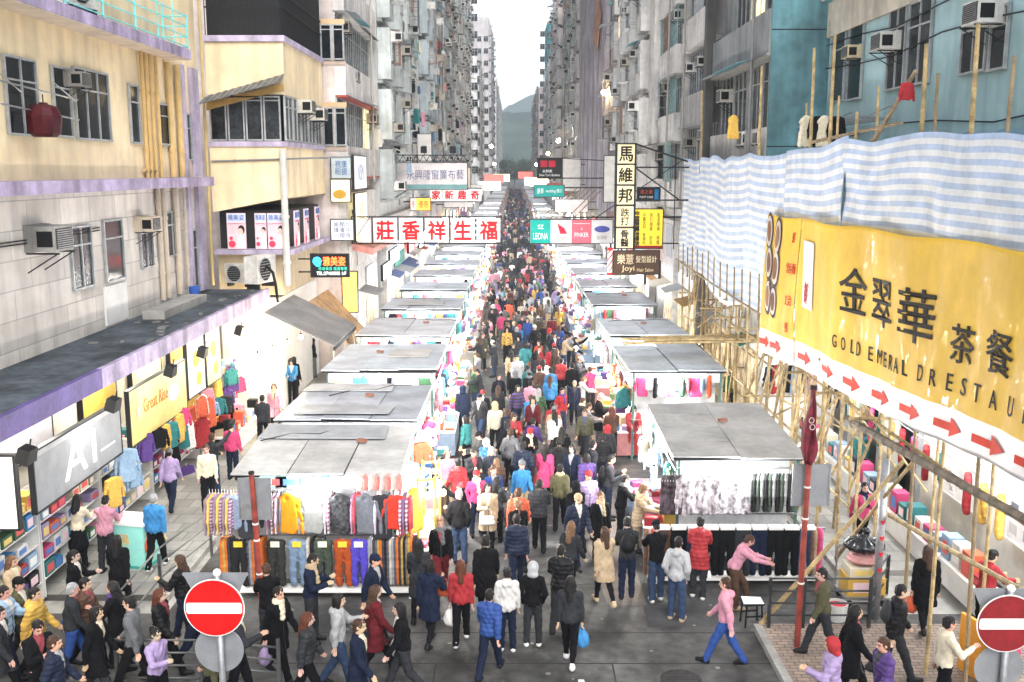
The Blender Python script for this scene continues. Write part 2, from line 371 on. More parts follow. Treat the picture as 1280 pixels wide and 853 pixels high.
        def post(F, X, Y, Z):
            if kind in ('puffer', 'parka'): F = F - .010*np.abs(np.sin(Z*math.pi/.085)) + .004
            F = F + .0045*np.sin(34*Z + 7*np.sin(9*X + ph) + 8*Y) + .003*np.sin(55*X + 21*Z + 4*np.sin(13*Y + ph))
            F = np.maximum(F, hem + .006*np.sin(9*X + ph) - Z)
            return np.maximum(F, -(np.sqrt((X - nk[0])**2 + (Y - nk[1] + .01)**2 + (Z - nk[2] - .08)**2) - .068))
        return S.mesh({'puffer': 'puffer_jacket'}.get(kind, kind), h, [nylon if kind in ('puffer', 'parka') else cloth, shirt_m, zip_m], post, mark if kind in ('jacket', 'coat', 'puffer') else None)
    def bottom(P, kind, h=.012):
        S = SDF(); g = .016; S.ell(P.T(0, .014, .0), (.158 + g, .118 + g, .12), .04); slim = kind == 'leggings'
        for hip, kn, an, b in P.legs: S.cap(hip, kn, .086 + g, (.060 if slim else .068) + .01, .045).cap(kn, an + (an-kn)*.04, (.06 if slim else .068) + .008, .043 if slim else .062, .015)
        if kind == 'skirt': S.cap(P.pel - V3(0, 0, .02), P.pel - V3(0, .02, .34), .17, .22, .05)
        ph = random.random()*6
        def post(F, X, Y, Z): return np.maximum(F + .004*np.sin(40*Z + 6*np.sin(14*X + ph)) + .003*np.sin(70*X + 20*Z) + .022*np.clip((Z - P.pel[2] + .08)/.10, 0, 1), Z - P.pel[2] - .08)
        return S.mesh({'skirt': 'skirt', 'leggings': 'leggings'}.get(kind, 'trousers'), h, [cloth], post)
    def shoe(P, j):
        hip, kn, an, b = P.legs[j]; S = SDF(); c, s = math.cos(b*.7), math.sin(b*.7)
        f = lambda y, z: an + V3(0, y*c - z*s*0, z + (-y)*s*.6)
        S.cap(f(.03, -.04), f(-.05, -.035), .048, .05, .02).cap(f(-.05, -.035), f(-.17, -.05), .05, .040, .03).cap(an + V3(0, 0, .02), f(.0, -.03), .05, .052, .03)
        lim = an[2] - .085 if abs(b) < .25 else an[2] - .16
        return S.mesh('shoe', .012, [leather], lambda F, X, Y, Z: np.maximum(F, lim - Z))
    def get(P, key, fn):
        if key not in P.cache: P.cache[key] = fn()
        return P.cache[key]
_H = {}
def hair_mesh(kind):
    if kind in _H: return _H[kind]
    S = SDF(); cut = None; m = [hairm]; nm = 'hair'
    if kind == 'cap' or kind == 'beanie':
        S.ell((0, .014, .04), (.092, .11, .095), .02); m = [cloth]; nm = 'woolly_hat' if kind == 'beanie' else 'peaked_cap'
        if kind == 'cap': S.cap((-.03, -.1, .045), (.03, -.1, .045), .012, None, .01).cap((-.03, -.15, .04), (.03, -.15, .04), .010, None, .05)
        else: S.ell((0, .015, .14), (.03, .03, .028), .01)
        cut = lambda F, X, Y, Z: np.maximum(F, .022 - Z)
    elif kind == 'hood':
        S.ell((0, .03, .01), (.112, .125, .135), .02).ell((0, .07, -.12), (.11, .08, .07), .05); S.ell((0, -.12, -.015), (.078, .1, .1), .0, None, True); m = [cloth]; nm = 'hood'
    else:
        S.ell((0, .022, .030), (.0815, .099, .091), .02); S.ell((0, .05, -.04), (.074, .065, .06), .03)
        if kind == 'long':
            for x in (-1, 1): S.cap((x*.062, .035, -.02), (x*.078, .045, -.25), .04, .034, .04)
            S.cap((0, .075, 0), (0, .10, -.30), .062, .06, .05)
        if kind == 'bob':
            for x in (-1, 1): S.cap((x*.062, .02, -.02), (x*.068, .012, -.10), .038, .034, .04)
            S.cap((0, .06, 0), (0, .065, -.10), .065, .06, .05)
        if kind == 'ponytail': S.cap((0, .10, .05), (0, .135, -.02), .035, .034, .02).cap((0, .135, -.02), (0, .12, -.2), .033, .015, .02)
        if kind == 'bun': S.ell((0, .10, .085), (.05, .05, .045), .015)
        S.ell((0, -.10, -.04), (.072, .075, .10), .0, None, True)
        cut = lambda F, X, Y, Z: F + .005*np.sin(75*X + 15*Z + 9*np.sin(20*Y)) + .004*np.sin(140*X + 40*Y + 6*np.sin(30*Z))
    _H[kind] = S.mesh(nm, .009, m, cut); return _H[kind]
POSES = {
 'walk_a': Pose(h=(26, -16), k=(6, 18), s=(-20, 20), e=(12, 22)),
 'walk_b': Pose(h=(-14, 22), k=(26, 4), s=(16, -16), e=(20, 10), lean=4),
 'walk_c': Pose(h=(16, -10), k=(4, 24), s=(-8, 35), e=(6, 75), o=(6, 10), i=(0, 30)),
 'stand': Pose(h=(2, -2), k=(2, 0), s=(2, 4), e=(10, 12), wide=.05),
 'browse': Pose(h=(3, -3), k=(0, 3), s=(42, 48), e=(45, 30), o=(4, 4), i=(14, 10), lean=7, nod=20, wide=.04),
 'phone': Pose(h=(2, 0), k=(0, 2), s=(25, 18), e=(95, 88), o=(4, 6), i=(25, 22), nod=26, wide=.04),
 'pockets': Pose(h=(0, 4), k=(0, 6), s=(-18, -18), e=(42, 42), o=(16, 16), i=(22, 22), nod=2, wide=.06),
 'reach': Pose(h=(4, -4), k=(0, 0), s=(118, 30), e=(14, 40), o=(6, 5), i=(0, 12), lean=4, nod=-10, wide=.05),
 'lean': Pose(h=(34, 8), k=(20, 6), s=(62, 70), e=(15, 10), o=(4, 4), lean=26, nod=16, wide=.04),
 'carry': Pose(h=(18, -12), k=(4, 20), s=(-4, 4), e=(4, 4), o=(7, 7)),
 'sit': Pose(h=(84, 86), k=(84, 86), s=(30, 34), e=(55, 50), o=(6, 6), i=(15, 15), lean=8, nod=18, wide=.06),
}
COLS = {'black': '#16161a', 'charcoal': '#33353a', 'grey': '#73757a', 'pale grey': '#b4b5b8', 'white': '#e4e2de', 'navy': '#1d2740', 'blue': '#274f9c', 'bright blue': '#1f86c8', 'pale blue': '#8fb0d0',
 'teal': '#1f7d80', 'green': '#3c6b45', 'olive': '#5a573a', 'red': '#b3202a', 'dark red': '#6d1a24', 'orange': '#e0561c', 'yellow': '#e6b21e', 'beige': '#c5ab84', 'brown': '#5c4030', 'purple': '#5a3b86',
 'lilac': '#a78fc0', 'pink': '#d98fa6', 'hot pink': '#d32f72', 'denim': '#33486b', 'cream': '#e3d6b8'}
def C(n):
    c = hx(COLS[n]); g = .3*c[0] + .55*c[1] + .15*c[2]; return tuple((g + (v - g)*.82)*.82 for v in c)
HAIRC = {'black': (.012, .010, .010), 'brown': (.06, .03, .018), 'light brown': (.16, .085, .045), 'grey': (.30, .30, .31), 'auburn': (.10, .03, .015)}
N_PEOPLE = 0
def person(label, x, y, face, pose='stand', top=('jacket', 'black'), bot=('trousers', 'black'), hair=('short', 'black'), sc=.97, z=0., group='people in the market crowd', shoes='black', detail=True, patt=None):
    global N_PEOPLE
    P = POSES[pose]; N_PEOPLE += 1; s = sc
    fl = random.random() < .5
    b = obj('person', P.get('body', P.body), None, (x, y, z), (0, 0, R(face)), (.55 + random.uniform(-.07, .07), .36 + random.uniform(-.05, .05), .26 + random.uniform(-.03, .03)), (-s if fl else s, s, s))
    tag(b, label, 'person', group)
    def kid(key, fn, col, name=None):
        me = P.get(key, fn); jit = random.uniform(.85, 1.1); return obj(name or me.name.split('.')[0], me, b, color=[c*jit for c in col])
    kid(('top', top[0]), lambda: P.top(top[0]), C(top[1])); kid(('bot', bot[0]), lambda: P.bottom(bot[0]), C(bot[1]))
    tp = b.children[0] if b.children else None
    if tp is not None and len(tp.material_slots):
        if patt: tp.material_slots[0].link = 'OBJECT'; tp.material_slots[0].material = stripe_c if patt == 'striped' else print_c
        if len(tp.material_slots) > 1 and random.random() < .75: tp.material_slots[1].link = 'OBJECT'; tp.material_slots[1].material = random.choice(shirts)
    if detail and top[0] in ('coat', 'jacket', 'sweater') and random.random() < .3 and hair[0] != 'hood': kid('scarf', lambda: SDF().cap(P.neck + V3(-.05, -.015, .02), P.neck + V3(.05, -.015, .02), .066, None, .05).cap(P.neck + V3(0, .04, .02), P.neck + V3(0, -.06, .0), .06, None, .05).cap(P.neck + V3(.03, -.10, -.04), P.neck + V3(.045, -.145, -.26), .04, .045, .03).mesh('scarf', .013, [cloth], lambda F, X, Y, Z: F + .006*np.sin(70*Z + 30*X)), C(random.choice(('grey', 'dark red', 'beige', 'navy', 'cream', 'purple'))))
    hm = hair_mesh(hair[0]); hc = HAIRC.get(hair[1]) if hair[0] not in ('cap', 'beanie', 'hood') else C(hair[1])
    o = obj(hm.name.split('.')[0], hm, b, color=hc); o.matrix_basis = P.H
    if hair[0] in ('cap', 'beanie'):
        hm2 = hair_mesh('short'); o2 = obj('hair', hm2, b, color=HAIRC['black']); o2.matrix_basis = P.H @ Matrix.Diagonal((.97, .97, .9, 1))
    if detail:
        for j in (0, 1): kid(('shoe', j), lambda: P.shoe(j), C(shoes), 'shoe')
    b['flip'] = 1 if fl else 0
    del b['flip']
    return b, fl
def hand_at(b, pose, j, fl):
    P = POSES[pose]; h = P.hand[j]; M = Matrix.Translation(b.location) @ Euler(b.rotation_euler).to_matrix().to_4x4() @ Matrix.Diagonal((*b.scale, 1)); return M @ h
def back_at(b, pose):
    P = POSES[pose]; M = Matrix.Translation(b.location) @ Euler(b.rotation_euler).to_matrix().to_4x4() @ Matrix.Diagonal((*b.scale, 1)); return M @ Vector(P.back)
_B = {}
def bag_meshes(kind):
    if kind in _B: return _B[kind]
    if kind == 'carrier_bag':
        S = SDF(); S.ell((0, 0, -.33), (.10, .15, .16), .05).ell((0, 0, -.22), (.06, .12, .1), .06).cap((0, -.07, -.2), (0, -.02, -.03), .02, .014, .03).cap((0, .07, -.2), (0, .02, -.03), .02, .014, .03)
        r = [('carrier_bag', S.mesh('bag_body', .015, [nylon], lambda F, X, Y, Z: F + .006*np.sin(50*Y + 20*Z) + .004*np.sin(60*X)))]
    elif kind == 'handbag':
        m = MB(); m.path([(0, -.12, -.24), (0, -.1, -.1), (0, 0, -.02), (0, .1, -.1), (0, .12, -.24)], .009)
        S = SDF(); S.cap((0, -.12, -.28), (0, .12, -.28), .06, None, .03).cap((0, -.13, -.40), (0, .13, -.40), .07, None, .06)
        r = [('handbag', S.mesh('bag_body', .015, [leather])), ('handle', m.mesh('handle', leather, True))]
    else:
        S = SDF(); S.ell((0, 0, 0), (.15, .085, .21), .03).ell((0, .07, -.06), (.11, .05, .1), .03).ell((0, 0, -.05), (.155, .09, .17), .03)
        m = MB()
        for x in (-.1, .1): m.path([(x, -.07, .17), (x*1.1, -.15, .19), (x*1.15, -.21, .10)], .016)
        r = [('backpack', S.mesh('bag_body', .016, [nylon])), ('shoulder_strap', m.mesh('shoulder_strap', nylon, True))]
    _B[kind] = r; return r
def bag(kind, label, loc, color, rz=0, group='bags carried by people', sc=1.):
    ms = bag_meshes(kind); o = obj(ms[0][0], ms[0][1], None, loc, (0, 0, rz), C(color), sc); tag(o, label, 'backpack' if kind == 'backpack' else 'bag', group)
    for n, me in ms[1:]: obj(n, me, o, color=C(color))
    return o

# ---------------------------------------------------------------- ground, roads, pavements, hills
KERB = .13
road_m = mat('worn_road_concrete', (.095, .093, .09), .7, var=.75, scale=.7, bump=.35, bscale=30, spec=.35)
asphalt = mat('asphalt', (.075, .075, .075), .85, var=.35, scale=.7, bump=.4, bscale=40)
pave_m = mat('pavement_slabs', (.30, .29, .27), .85, var=.25, scale=.7, bump=.2, bscale=20, brick=(.6, .6, (.12, .115, .11), 'xy', .012))
brick_m = mat('brick_paving', (.33, .25, .20), .85, var=.3, scale=.9, bump=.2, brick=(.22, .11, (.06, .055, .05), 'xy', .008))
kerb_m = mat('kerb_stone', (.36, .35, .33), .85, var=.3, scale=2)
def st(o): o['kind'] = 'structure'; return o
st(MB().box(-1000, 1000, -60, 2080, -2, 0).build('ground', concrete))
st(MB().quad((-60, -20, .004), (60, -20, .004), (60, 18.6, .004), (-60, 18.6, .004)).build('cross_road', road_m))
st(MB().quad((-6.9, 18.6, .004), (6.9, 18.6, .004), (6.9, 900, .004), (-6.9, 900, .004)).build('market_road', road_m))
mk = MB()
for y in (16.55, 17.75): mk.quad((-4.6, y, .008), (4.6, y, .008), (4.6, y + .035, .008), (-4.6, y + .035, .008))
for x in (-1.4, 1.75): mk.quad((x, 13, .008), (x + .03, 13, .008), (x + .03, 16.54, .008), (x, 16.54, .008))
for k in range(28):
    y = 20 + k*4.5; mk.quad((-1.9, y, .008), (2.7, y, .008), (2.7, y + .03, .008), (-1.9, y + .03, .008))
st(mk.build('road_joint', mat('road_joint', (.02, .02, .02), .9, var=0)))
pt = MB(); pt.quad((1.9, 19, .0085), (2.7, 19, .0085), (2.75, 31, .0085), (1.3, 31, .0085))
st(pt.build('road_patch_or_glow', mat('painted_warm_glow', (.15, .125, .11), .85, var=.45, scale=1.2, bump=.4, bscale=30)))  # warm lit stretch of road, its glow put into the strip's colour
ar = MB(); ar.add([(1.0, 13.2, .009), (1.55, 13.2, .009), (1.22, 16.0, .009), (1.12, 16.0, .009)], [(0, 1, 2, 3)])
st(ar.build('road_marking', mat('road_marking_paint', (.72, .72, .68), .7, var=.3, scale=5)))
st(MB().box(-16, -7.2, 19.2, 900, 0, KERB).build('pavement', pave_m)); st(MB().box(-7.2, -7.05, 19.2, 900, 0, KERB + .003).build('kerb', kerb_m))
st(MB().box(7.2, 18, 20.5, 900, 0, KERB).build('pavement', pave_m)); st(MB().box(7.05, 7.2, 20.5, 900, 0, KERB + .003).build('kerb', kerb_m))
st(MB().box(4.75, 30, 11.2, 17.9, 0, KERB).build('brick_pavement', brick_m)); st(MB().box(4.6, 4.75, 11.2, 17.9, 0, KERB + .003).build('kerb', kerb_m))
st(MB().box(-30, -6.2, 10.8, 15.6, 0, KERB).build('brick_pavement', mat('grey_paving', (.34, .33, .29), .85, var=.35, scale=.9, brick=(.5, .25, (.09, .09, .08), 'xy', .01))))
st(MB().box(-6.2, -6.05, 10.8, 15.6, 0, KERB + .003).build('kerb', kerb_m))
rr = random.Random(2); pm_ = mat('tar_patch', (.055, .055, .057), .8, var=.4, scale=2, bump=.3)
for (x, y, w, l) in ((-3.4, 13.6, 2.6, 1.6), (.4, 15.1, 3.4, .8), (2.6, 18.0, 1.6, 2.6), (-.9, 18.9, 1.3, 2.2), (.6, 22.5, 1.5, 3)):
    st(MB().quad((x, y, .0065), (x + w, y + .1, .0065), (x + w - .05, y + l, .0065), (x + .04, y + l - .06, .0065)).build('road_patch_or_glow', pm_))
for i, (x, y) in enumerate(((2.9, 16.0), (-2.5, 17.3))):
    m = MB(); m.lathe([(.36, 0), (.36, .006), (.31, .006), (.31, .003), (.001, .003)], 24)
    for k in range(-2, 3): m.box(-.24, .24, k*.1 - .012, k*.1 + .012, .0031, .0062)
    tag(m.build('manhole_cover', mat('cast_iron', (.05, .048, .046), .6, .6, var=.3, scale=8), None, (x, y, .009)), 'round iron manhole cover in the road, %s' % ('near the stool corner' if i == 0 else 'before the near left stall'), 'manhole cover')
m = MB()
for _ in range(60):
    x, y, a, t = rr.uniform(-5.5, 4.5), rr.uniform(13, 24), rr.uniform(.02, .06), rr.uniform(0, 6); c, s_ = math.cos(t)*a, math.sin(t)*a; m.add([(x - c, y - s_, .011), (x + s_, y - c, .02), (x + c, y + s_, .013), (x - s_, y + c, .017)], [(0, 1, 2, 3)])
tag(m.build('litter', mat('litter_paper', (.28, .27, .25), .8, var=.5, scale=4)), 'scraps of paper and leaves littering the crossing', 'litter', kind='stuff')
hill_m = mat('wooded_hill', (.06, .10, .07), .95, var=.6, scale=.02, bump=.6, bscale=.05, spec=.1)
def hill(name, Y, spine, depth, m):
    nx, ny = 90, 26; rnd = random.Random(3); vs = []; fs = []
    ph = [(rnd.uniform(.002, .03), rnd.uniform(0, 6), rnd.uniform(.002, .02)) for _ in range(14)]
    for j in range(ny):
        for i in range(nx):
            x = spine[0][0] + (spine[-1][0] - spine[0][0])*i/(nx - 1); z = np.interp(x, [p[0] for p in spine], [p[1] for p in spine]); t = j/(ny - 1)
            w = math.sin(min(1, t*1.0)*math.pi/2); n = sum(math.sin(a*x + b + c*depth*t) for a, b, c in ph)
            vs.append((x, Y + depth*t, -1 + z*w*(1 + .02*n) + 5*w*rnd.uniform(-1, 1)))
    for j in range(ny - 1):
        for i in range(nx - 1): a = j*nx + i; fs.append((a, a + 1, a + nx + 1, a + nx))
    return st(MB().add(vs, fs).build(name, m, smooth=True))
hill('hill', 900, [(-700, 40), (-200, 60), (-40, 70), (30, 74), (200, 80), (700, 60)], 380, hill_m)
hill('hill', 1600, [(-900, 30), (-250, 60), (-50, 100), (0, 132), (60, 170), (250, 180), (900, 110)], 420, hill_m)

hz = bpy.data.materials.new('haze'); hz.use_nodes = True; hz.node_tree.nodes.clear()
pv = hz.node_tree.nodes.new('ShaderNodeVolumePrincipled'); pv.inputs['Density'].default_value = .00055; pv.inputs['Color'].default_value = (.80, .90, 1, 1); pv.inputs['Anisotropy'].default_value = .2
ho_ = hz.node_tree.nodes.new('ShaderNodeOutputMaterial'); hz.node_tree.links.new(pv.outputs[0], ho_.inputs['Volume'])
o = MB().box(-1100, 1100, -90, 2120, -3, 225).build('haze', hz); o['kind'] = 'stuff'
# ---------------------------------------------------------------- windows, air conditioners and other facade pieces
_W = {}
def win_mesh(w, h, n, tr, gm):
    k = (round(w, 2), round(h, 2), n, tr, gm.name)
    if k not in _W:
        f = MB(); t = .05
        f.box(-w/2, w/2, -.07, .0, h - t, h).box(-w/2, w/2, -.09, .0, 0, t).box(-w/2, -w/2 + t, -.068, .0, t, h - t).box(w/2 - t, w/2, -.068, .0, t, h - t)
        for i in range(1, n): x = -w/2 + w*i/n; f.box(x - .022, x + .022, -.06, .0, t, h - t)
        if tr: f.box(-w/2 + t, w/2 - t, -.055, .0, h*tr - .02, h*tr + .02)
        p = MB(); p.box(-w/2 + .02, w/2 - .02, -.022, -.004, .02, h - .02)
        _W[k] = (f.mesh('window', alu), p.mesh('pane', gm))
    return _W[k]
def window(parent, loc, w, h, rz=0, n=2, tr=.68, gm=None):
    if gm is None: gm = random.choices([glass, glassb, glassl], [.62, .33, .05])[0]
    a, b = win_mesh(w, h, n, tr, gm); o = obj('window', a, parent, loc, (0, 0, rz)); obj('pane', b, o); return o
_A = None
AC_N = 0
def air_con(label, loc, rz=0, tone=(.62, .60, .56), sc=1., parts=True, group='window air conditioners on the facades'):
    global _A, AC_N
    if _A is None:
        c = MB(); c.box(-.34, .34, -.42, .12, 0, .42); c.box(-.36, .36, -.05, .12, -.015, .44)
        g = MB(); g.box(-.30, .30, -.43, -.421, .04, .38, 0)
        for i in range(9): z = .055 + i*.036; g.box(-.29, .29, -.445, -.431, z, z + .014, 1)
        sd = [MB().box(*sorted((s*.341, s*.347)), -.38, -.12, .08, .34).mesh('side_louvre', black) for s in (-1, 1)]
        b = MB()
        for s in (-1, 1): x = s*.3; b.box(x - .015, x + .015, -.46, .12, -.045, -.018); b.tube((x, -.42, -.04), (x, .1, -.36), .012, n=5)
        _A = (c.mesh('air_conditioner', acm), g.mesh('grille', [black, steel]), b.mesh('bracket', darksteel), *sd)
    o = obj('air_conditioner', _A[0], None, loc, (0, 0, rz), tone, sc); tag(o, label, 'air conditioner', group); AC_N += 1
    if parts:
        for n, m in zip(('grille', 'bracket', 'side_louvre', 'side_louvre'), _A[1:]): obj(n, m, o)
    return o
cage_m = mat('painted_grille', None, .5, .3, var=.3, scale=5)
_G = {}
def cage(parent, loc, w, h, d, rz, color):
    k = (round(w, 1), round(h, 1), d)
    if k not in _G:
        m = MB(); r = .014
        for z in (0, h*.33, h*.66, h):
            m.box(-w/2, w/2, -d, -d + 2*r, z - r, z + r)
            for s in (-1, 1): m.box(s*w/2 - r, s*w/2 + r, -d, 0, z - r*.9, z + r*.9)
        for i in range(int(w/.16) + 1): x = -w/2 + i*.16; m.box(x - r*.6, x + r*.6, -d - .004, -d + r, 0, h)
        m.box(-w/2, w/2, -d, 0, -.02, 0)
        _G[k] = m.mesh('window_cage', cage_m)
    return obj('window_cage', _G[k], parent, loc, (0, 0, rz), color)
_K = {}
def rack(label, loc, rz, laundry=True):
    if 'r' not in _K:
        m = MB()
        for s in (-1, 1): m.tube((s*.7, 0, 0), (s*.7, -.9, .05), .014, n=5)
        for i in range(4): m.tube((-.75, -.3 - .18*i, .02 + .01*i), (.75, -.3 - .18*i, .02 + .01*i), .01, n=5)
        _K['r'] = m.mesh('drying_rack', steel)
    return tag(obj('drying_rack', _K['r'], None, loc, (0, 0, rz)), label, 'drying rack', 'laundry racks on the facades')
def awning(parent, loc, w, d, rz, color):
    k = ('a', round(w, 1), d)
    if k not in _K:
        m = MB(); n = int(w/.12)
        for i in range(n):
            x0, x1 = -w/2 + w*i/n, -w/2 + w*(i + 1)/n; u = .012 if i % 2 else 0
            m.hexa([(x0, -d, -.22 + u), (x1, -d, -.22 + u), (x1, 0, u), (x0, 0, u), (x0, -d, -.20 + u), (x1, -d, -.20 + u), (x1, 0, .02 + u), (x0, 0, .02 + u)])
        _K[k] = m.mesh('awning', paint)
    return obj('awning', _K[k], parent, loc, (0, 0, rz), color)
def pipe(parent, pts, r=.06, color=(.5, .42, .3), name='drain_pipe'):
    m = MB(); m.path(pts, r, 8)
    for a, b in zip(pts, pts[1:]):
        a, b = Vector(a), Vector(b); L = (b - a).length
        for i in range(int(L/1.6)):
            c = a + (b - a)*((i + .5)*1.6/L); d = (b - a).normalized(); m.tube(c - d*.05, c + d*.05, r*1.28, n=8)
    return m.build(name, paint, parent, smooth=False, color=color)
FAR_AC = MB(); LAUNDRY = [0]; LAUNDRY_AT = []
ORD = ['first', 'second', 'third', 'fourth', 'fifth', 'sixth', 'seventh', 'eighth', 'ninth', 'tenth', 'eleventh', 'twelfth', 'thirteenth', 'fourteenth', 'fifteenth', 'sixteenth', 'seventeenth', 'eighteenth', 'nineteenth', 'twentieth']
def nth(i): return ORD[i] if i < 20 else 'number %d' % (i + 1)
def top_seen(Y): return CAM_H + .1625*Y + 1.5
def tenement(name, label, tagname, side, X, Y0, Y1, H, z0, pitch, wall, band, style=0, cross=None, n_ac=1.0, seed=0, frames=None, depth=11, lit=.05, cages=True):
    """a street block: recessed window bands behind parapets (style 0), flat wall with windows (1) or bays (2)"""
    up_ = lambda c: [min(.82, (v*.72 + .28*(c[0] + c[1] + c[2])/3)*1.12 + .02) for v in c]; wall, band = up_(wall), up_(band)
    rn = random.Random(seed); b = empty(name, label, 'building', (side*abs(X), Y0, 0))
    def jit(c, lo, hi): f = rn.uniform(lo, hi); return [v*f for v in c]
    ox, oy = side*abs(X), Y0; s = side; rz = R(90) if s < 0 else R(-90); X = 0.0; L = Y1 - Y0; Hv = min(H, top_seen(Y1))
    xi = lambda d: s*d                               # d metres back from the street face
    rec = .45 if style == 0 else .0 if style == 1 else .12
    def bx(nm, m, d0, d1, y0, y1, zz0, zz1, col=None, p=b): a, c = sorted((xi(d0), xi(d1))); return box(nm, m, p, a, c, y0, y1, zz0, zz1, color=col)
    bx('wall', wallp2 if seed % 2 else wallp, rec, depth, 0, L, 0, H, wall)
    nf = int((Hv - z0)/pitch) + 1; nw = max(2, int(L/2.15)); count = 0; acs = 0
    bx('shop_front', mat('shop_front_wall', (.55, .53, .5), .7, var=.3), rec - .3, rec - .002, .05, L - .05, 0, z0 - .9, None)
    ph = .85 if pitch < 3 else 1.05
    if Y0 < 130:                                     # shop bays at street level
        y = .15; k = 0
        while y < L - 1.5:
            w = min(rn.uniform(2.0, 3.4), L - y - .1); q = rn.random()
            bx('shop_opening', mat('shop_interior_warm', (.55, .42, .25), .6, var=.6, scale=2.5, emit=.25) if q < .35 else mat('shop_interior_cold', (.55, .58, .62), .6, var=.6, scale=2.5, emit=.25) if q < .6 else mat('dark_shutter', (.10, .10, .105), .5, .4, var=.4, scale=3), rec - .33, rec - .302, y + .08, y + w - .08, KERB + .1, 2.9)
            if rn.random() < .7: awning(b, (xi(rec - .34), y + w/2, 3.35), w*.96, rn.choice((.6, .9)), rz, rn.choice([(.35, .36, .37), (.10, .25, .22), (.40, .10, .08), (.12, .16, .30), (.5, .46, .38), (.42, .26, .10)]))
            if rn.random() < .7: bx('fascia', paint, rec - .36, rec - .303, y + .05, y + w - .05, 3.4, 4.15, rn.choice([(.6, .6, .6), (.45, .05, .05), (.05, .2, .35), (.6, .42, .05), (.5, .5, .48), (.04, .28, .22), (.1, .1, .1)]))
            if rn.random() < .5: bx('upper_panel', paint, rec - .34, rec - .303, y + .3, y + w - .3, 4.5, z0 - 1.1, rn.choice([(.6, .58, .55), (.5, .45, .4), (.3, .32, .35), (.6, .3, .28)]))
            y += w; k += 1
    for f in range(nf):
        z = z0 + f*pitch
        if z > H - 2: break
        if style == 0:
            cc = band if f % 2 == 0 or rn.random() < .6 else wall
            bx('parapet', wallp2, 0, rec - .003, .02, L - .02, z - .25, z + ph, jit(cc, .82, 1.1))
            if rn.random() < .5: bx('slab_edge', paint, -.06, rec - .01, 0.01, L - .01, z - .33, z - .25, (.35, .08, .06) if frames == 'red' else (.28, .27, .25))
        else:
            bx('slab_edge', wallp2, -.10 - .05*(style == 2), rec + .01, .02, L - .02, z - .16, z, [c*.8 for c in wall])
        per = L/nw
        for i in range(nw):
            y = per*(i + .5); d = rec + .0; zz = z + (ph if style == 0 else .95); hh = pitch - ph - .30 if style == 0 else 1.45
            if rn.random() < .05: continue
            w = per - (.12 if style == 0 else .9)
            if style == 2 and i % 2 == 0:           # projecting bay
                bx('bay', wallp2, -.55, rec - .01, y - w/2 - .2, y + w/2 + .2, z + .05, z + pitch - .45, jit(band, .78, 1.1)); d = -.553
            if count < 99 and w > .5:
                window(b, (xi(d), y, zz), w, hh, rz, max(2, round(w/.6)), .7, rn.choices([glass, glassb, glassl], [.6, .4 - lit, lit])[0]); count += 1
            q = rn.random()
            if cages and q < .45: cage(b, (xi(d - .02), y, zz - .1), w*.95, hh + .1, rn.choice((.35, .55)), rz, rn.choice([(.5, .52, .5), (.25, .4, .4), (.55, .57, .6), (.1, .11, .12), (.3, .18, .14)]))
            elif q < .74: awning(b, (xi(d - .03), y, zz + hh + .18), w*1.02, rn.choice((.6, .9)), rz, rn.choice([(.33, .36, .38), (.15, .3, .34), (.45, .42, .36), (.12, .12, .13), (.28, .38, .42)]))
            if Y0 > 74 and rn.random() < .62:
                yy = oy + y + rn.uniform(-.35, .35)*w; zq = zz + rn.choice((-.48, hh*.55, hh*.66)); xq = ox + xi(d - .1); FAR_AC.box(*sorted((xq, xq - s*.5)), yy - .33, yy + .33, zq, zq + .42, rn.choice((0, 0, 1))); FAR_AC.box(*sorted((xq - s*.08, xq - s*.4)), yy - .345, yy - .331, zq + .08, zq + .34, 2)
            elif rn.random() < .85*n_ac and AC_N < 292 and Y0 <= 74:
                yy = y + rn.uniform(-.35, .35)*w; acs += 1
                air_con('%s air conditioner on %s storey of %s, %s from near corner' % (rn.choice(('dingy', 'pale', 'boxy')), nth(f), tagname, nth(i)), (ox + xi(d - .1), oy + yy, zz + rn.choice((-.48, hh*.55, hh*.66))), rz, rn.choice([(.6, .58, .53), (.48, .47, .45), (.7, .69, .66), (.38, .34, .28)]), rn.uniform(.9, 1.15), parts=Y0 < 60)
            if rn.random() < .30 and 40 < Y0 < 125 and LAUNDRY[0] < 90:
                LAUNDRY[0] += 1; LAUNDRY_AT.append((tagname, nth(f), nth(i), (ox + xi(d - .75), oy + y, zz + .1), rz))
            elif rn.random() < .18 and Y0 < 130: rack('empty laundry rack on %s storey of %s, %s from near corner' % (nth(f), tagname, nth(i)), (ox + xi(d - .05), oy + y, zz - .25), rz)
    for k in range(max(1, int(L/6))):
        y = rn.uniform(.3, L - .3); pipe(b, [(xi(-.12), y, z0 - .5), (xi(-.12), y, Hv + 1)], rn.choice((.05, .07)), rn.choice([(.3, .29, .27), (.45, .42, .38), (.2, .2, .2)]))
    if cross: cross(b, bx, s, rz)
    return b

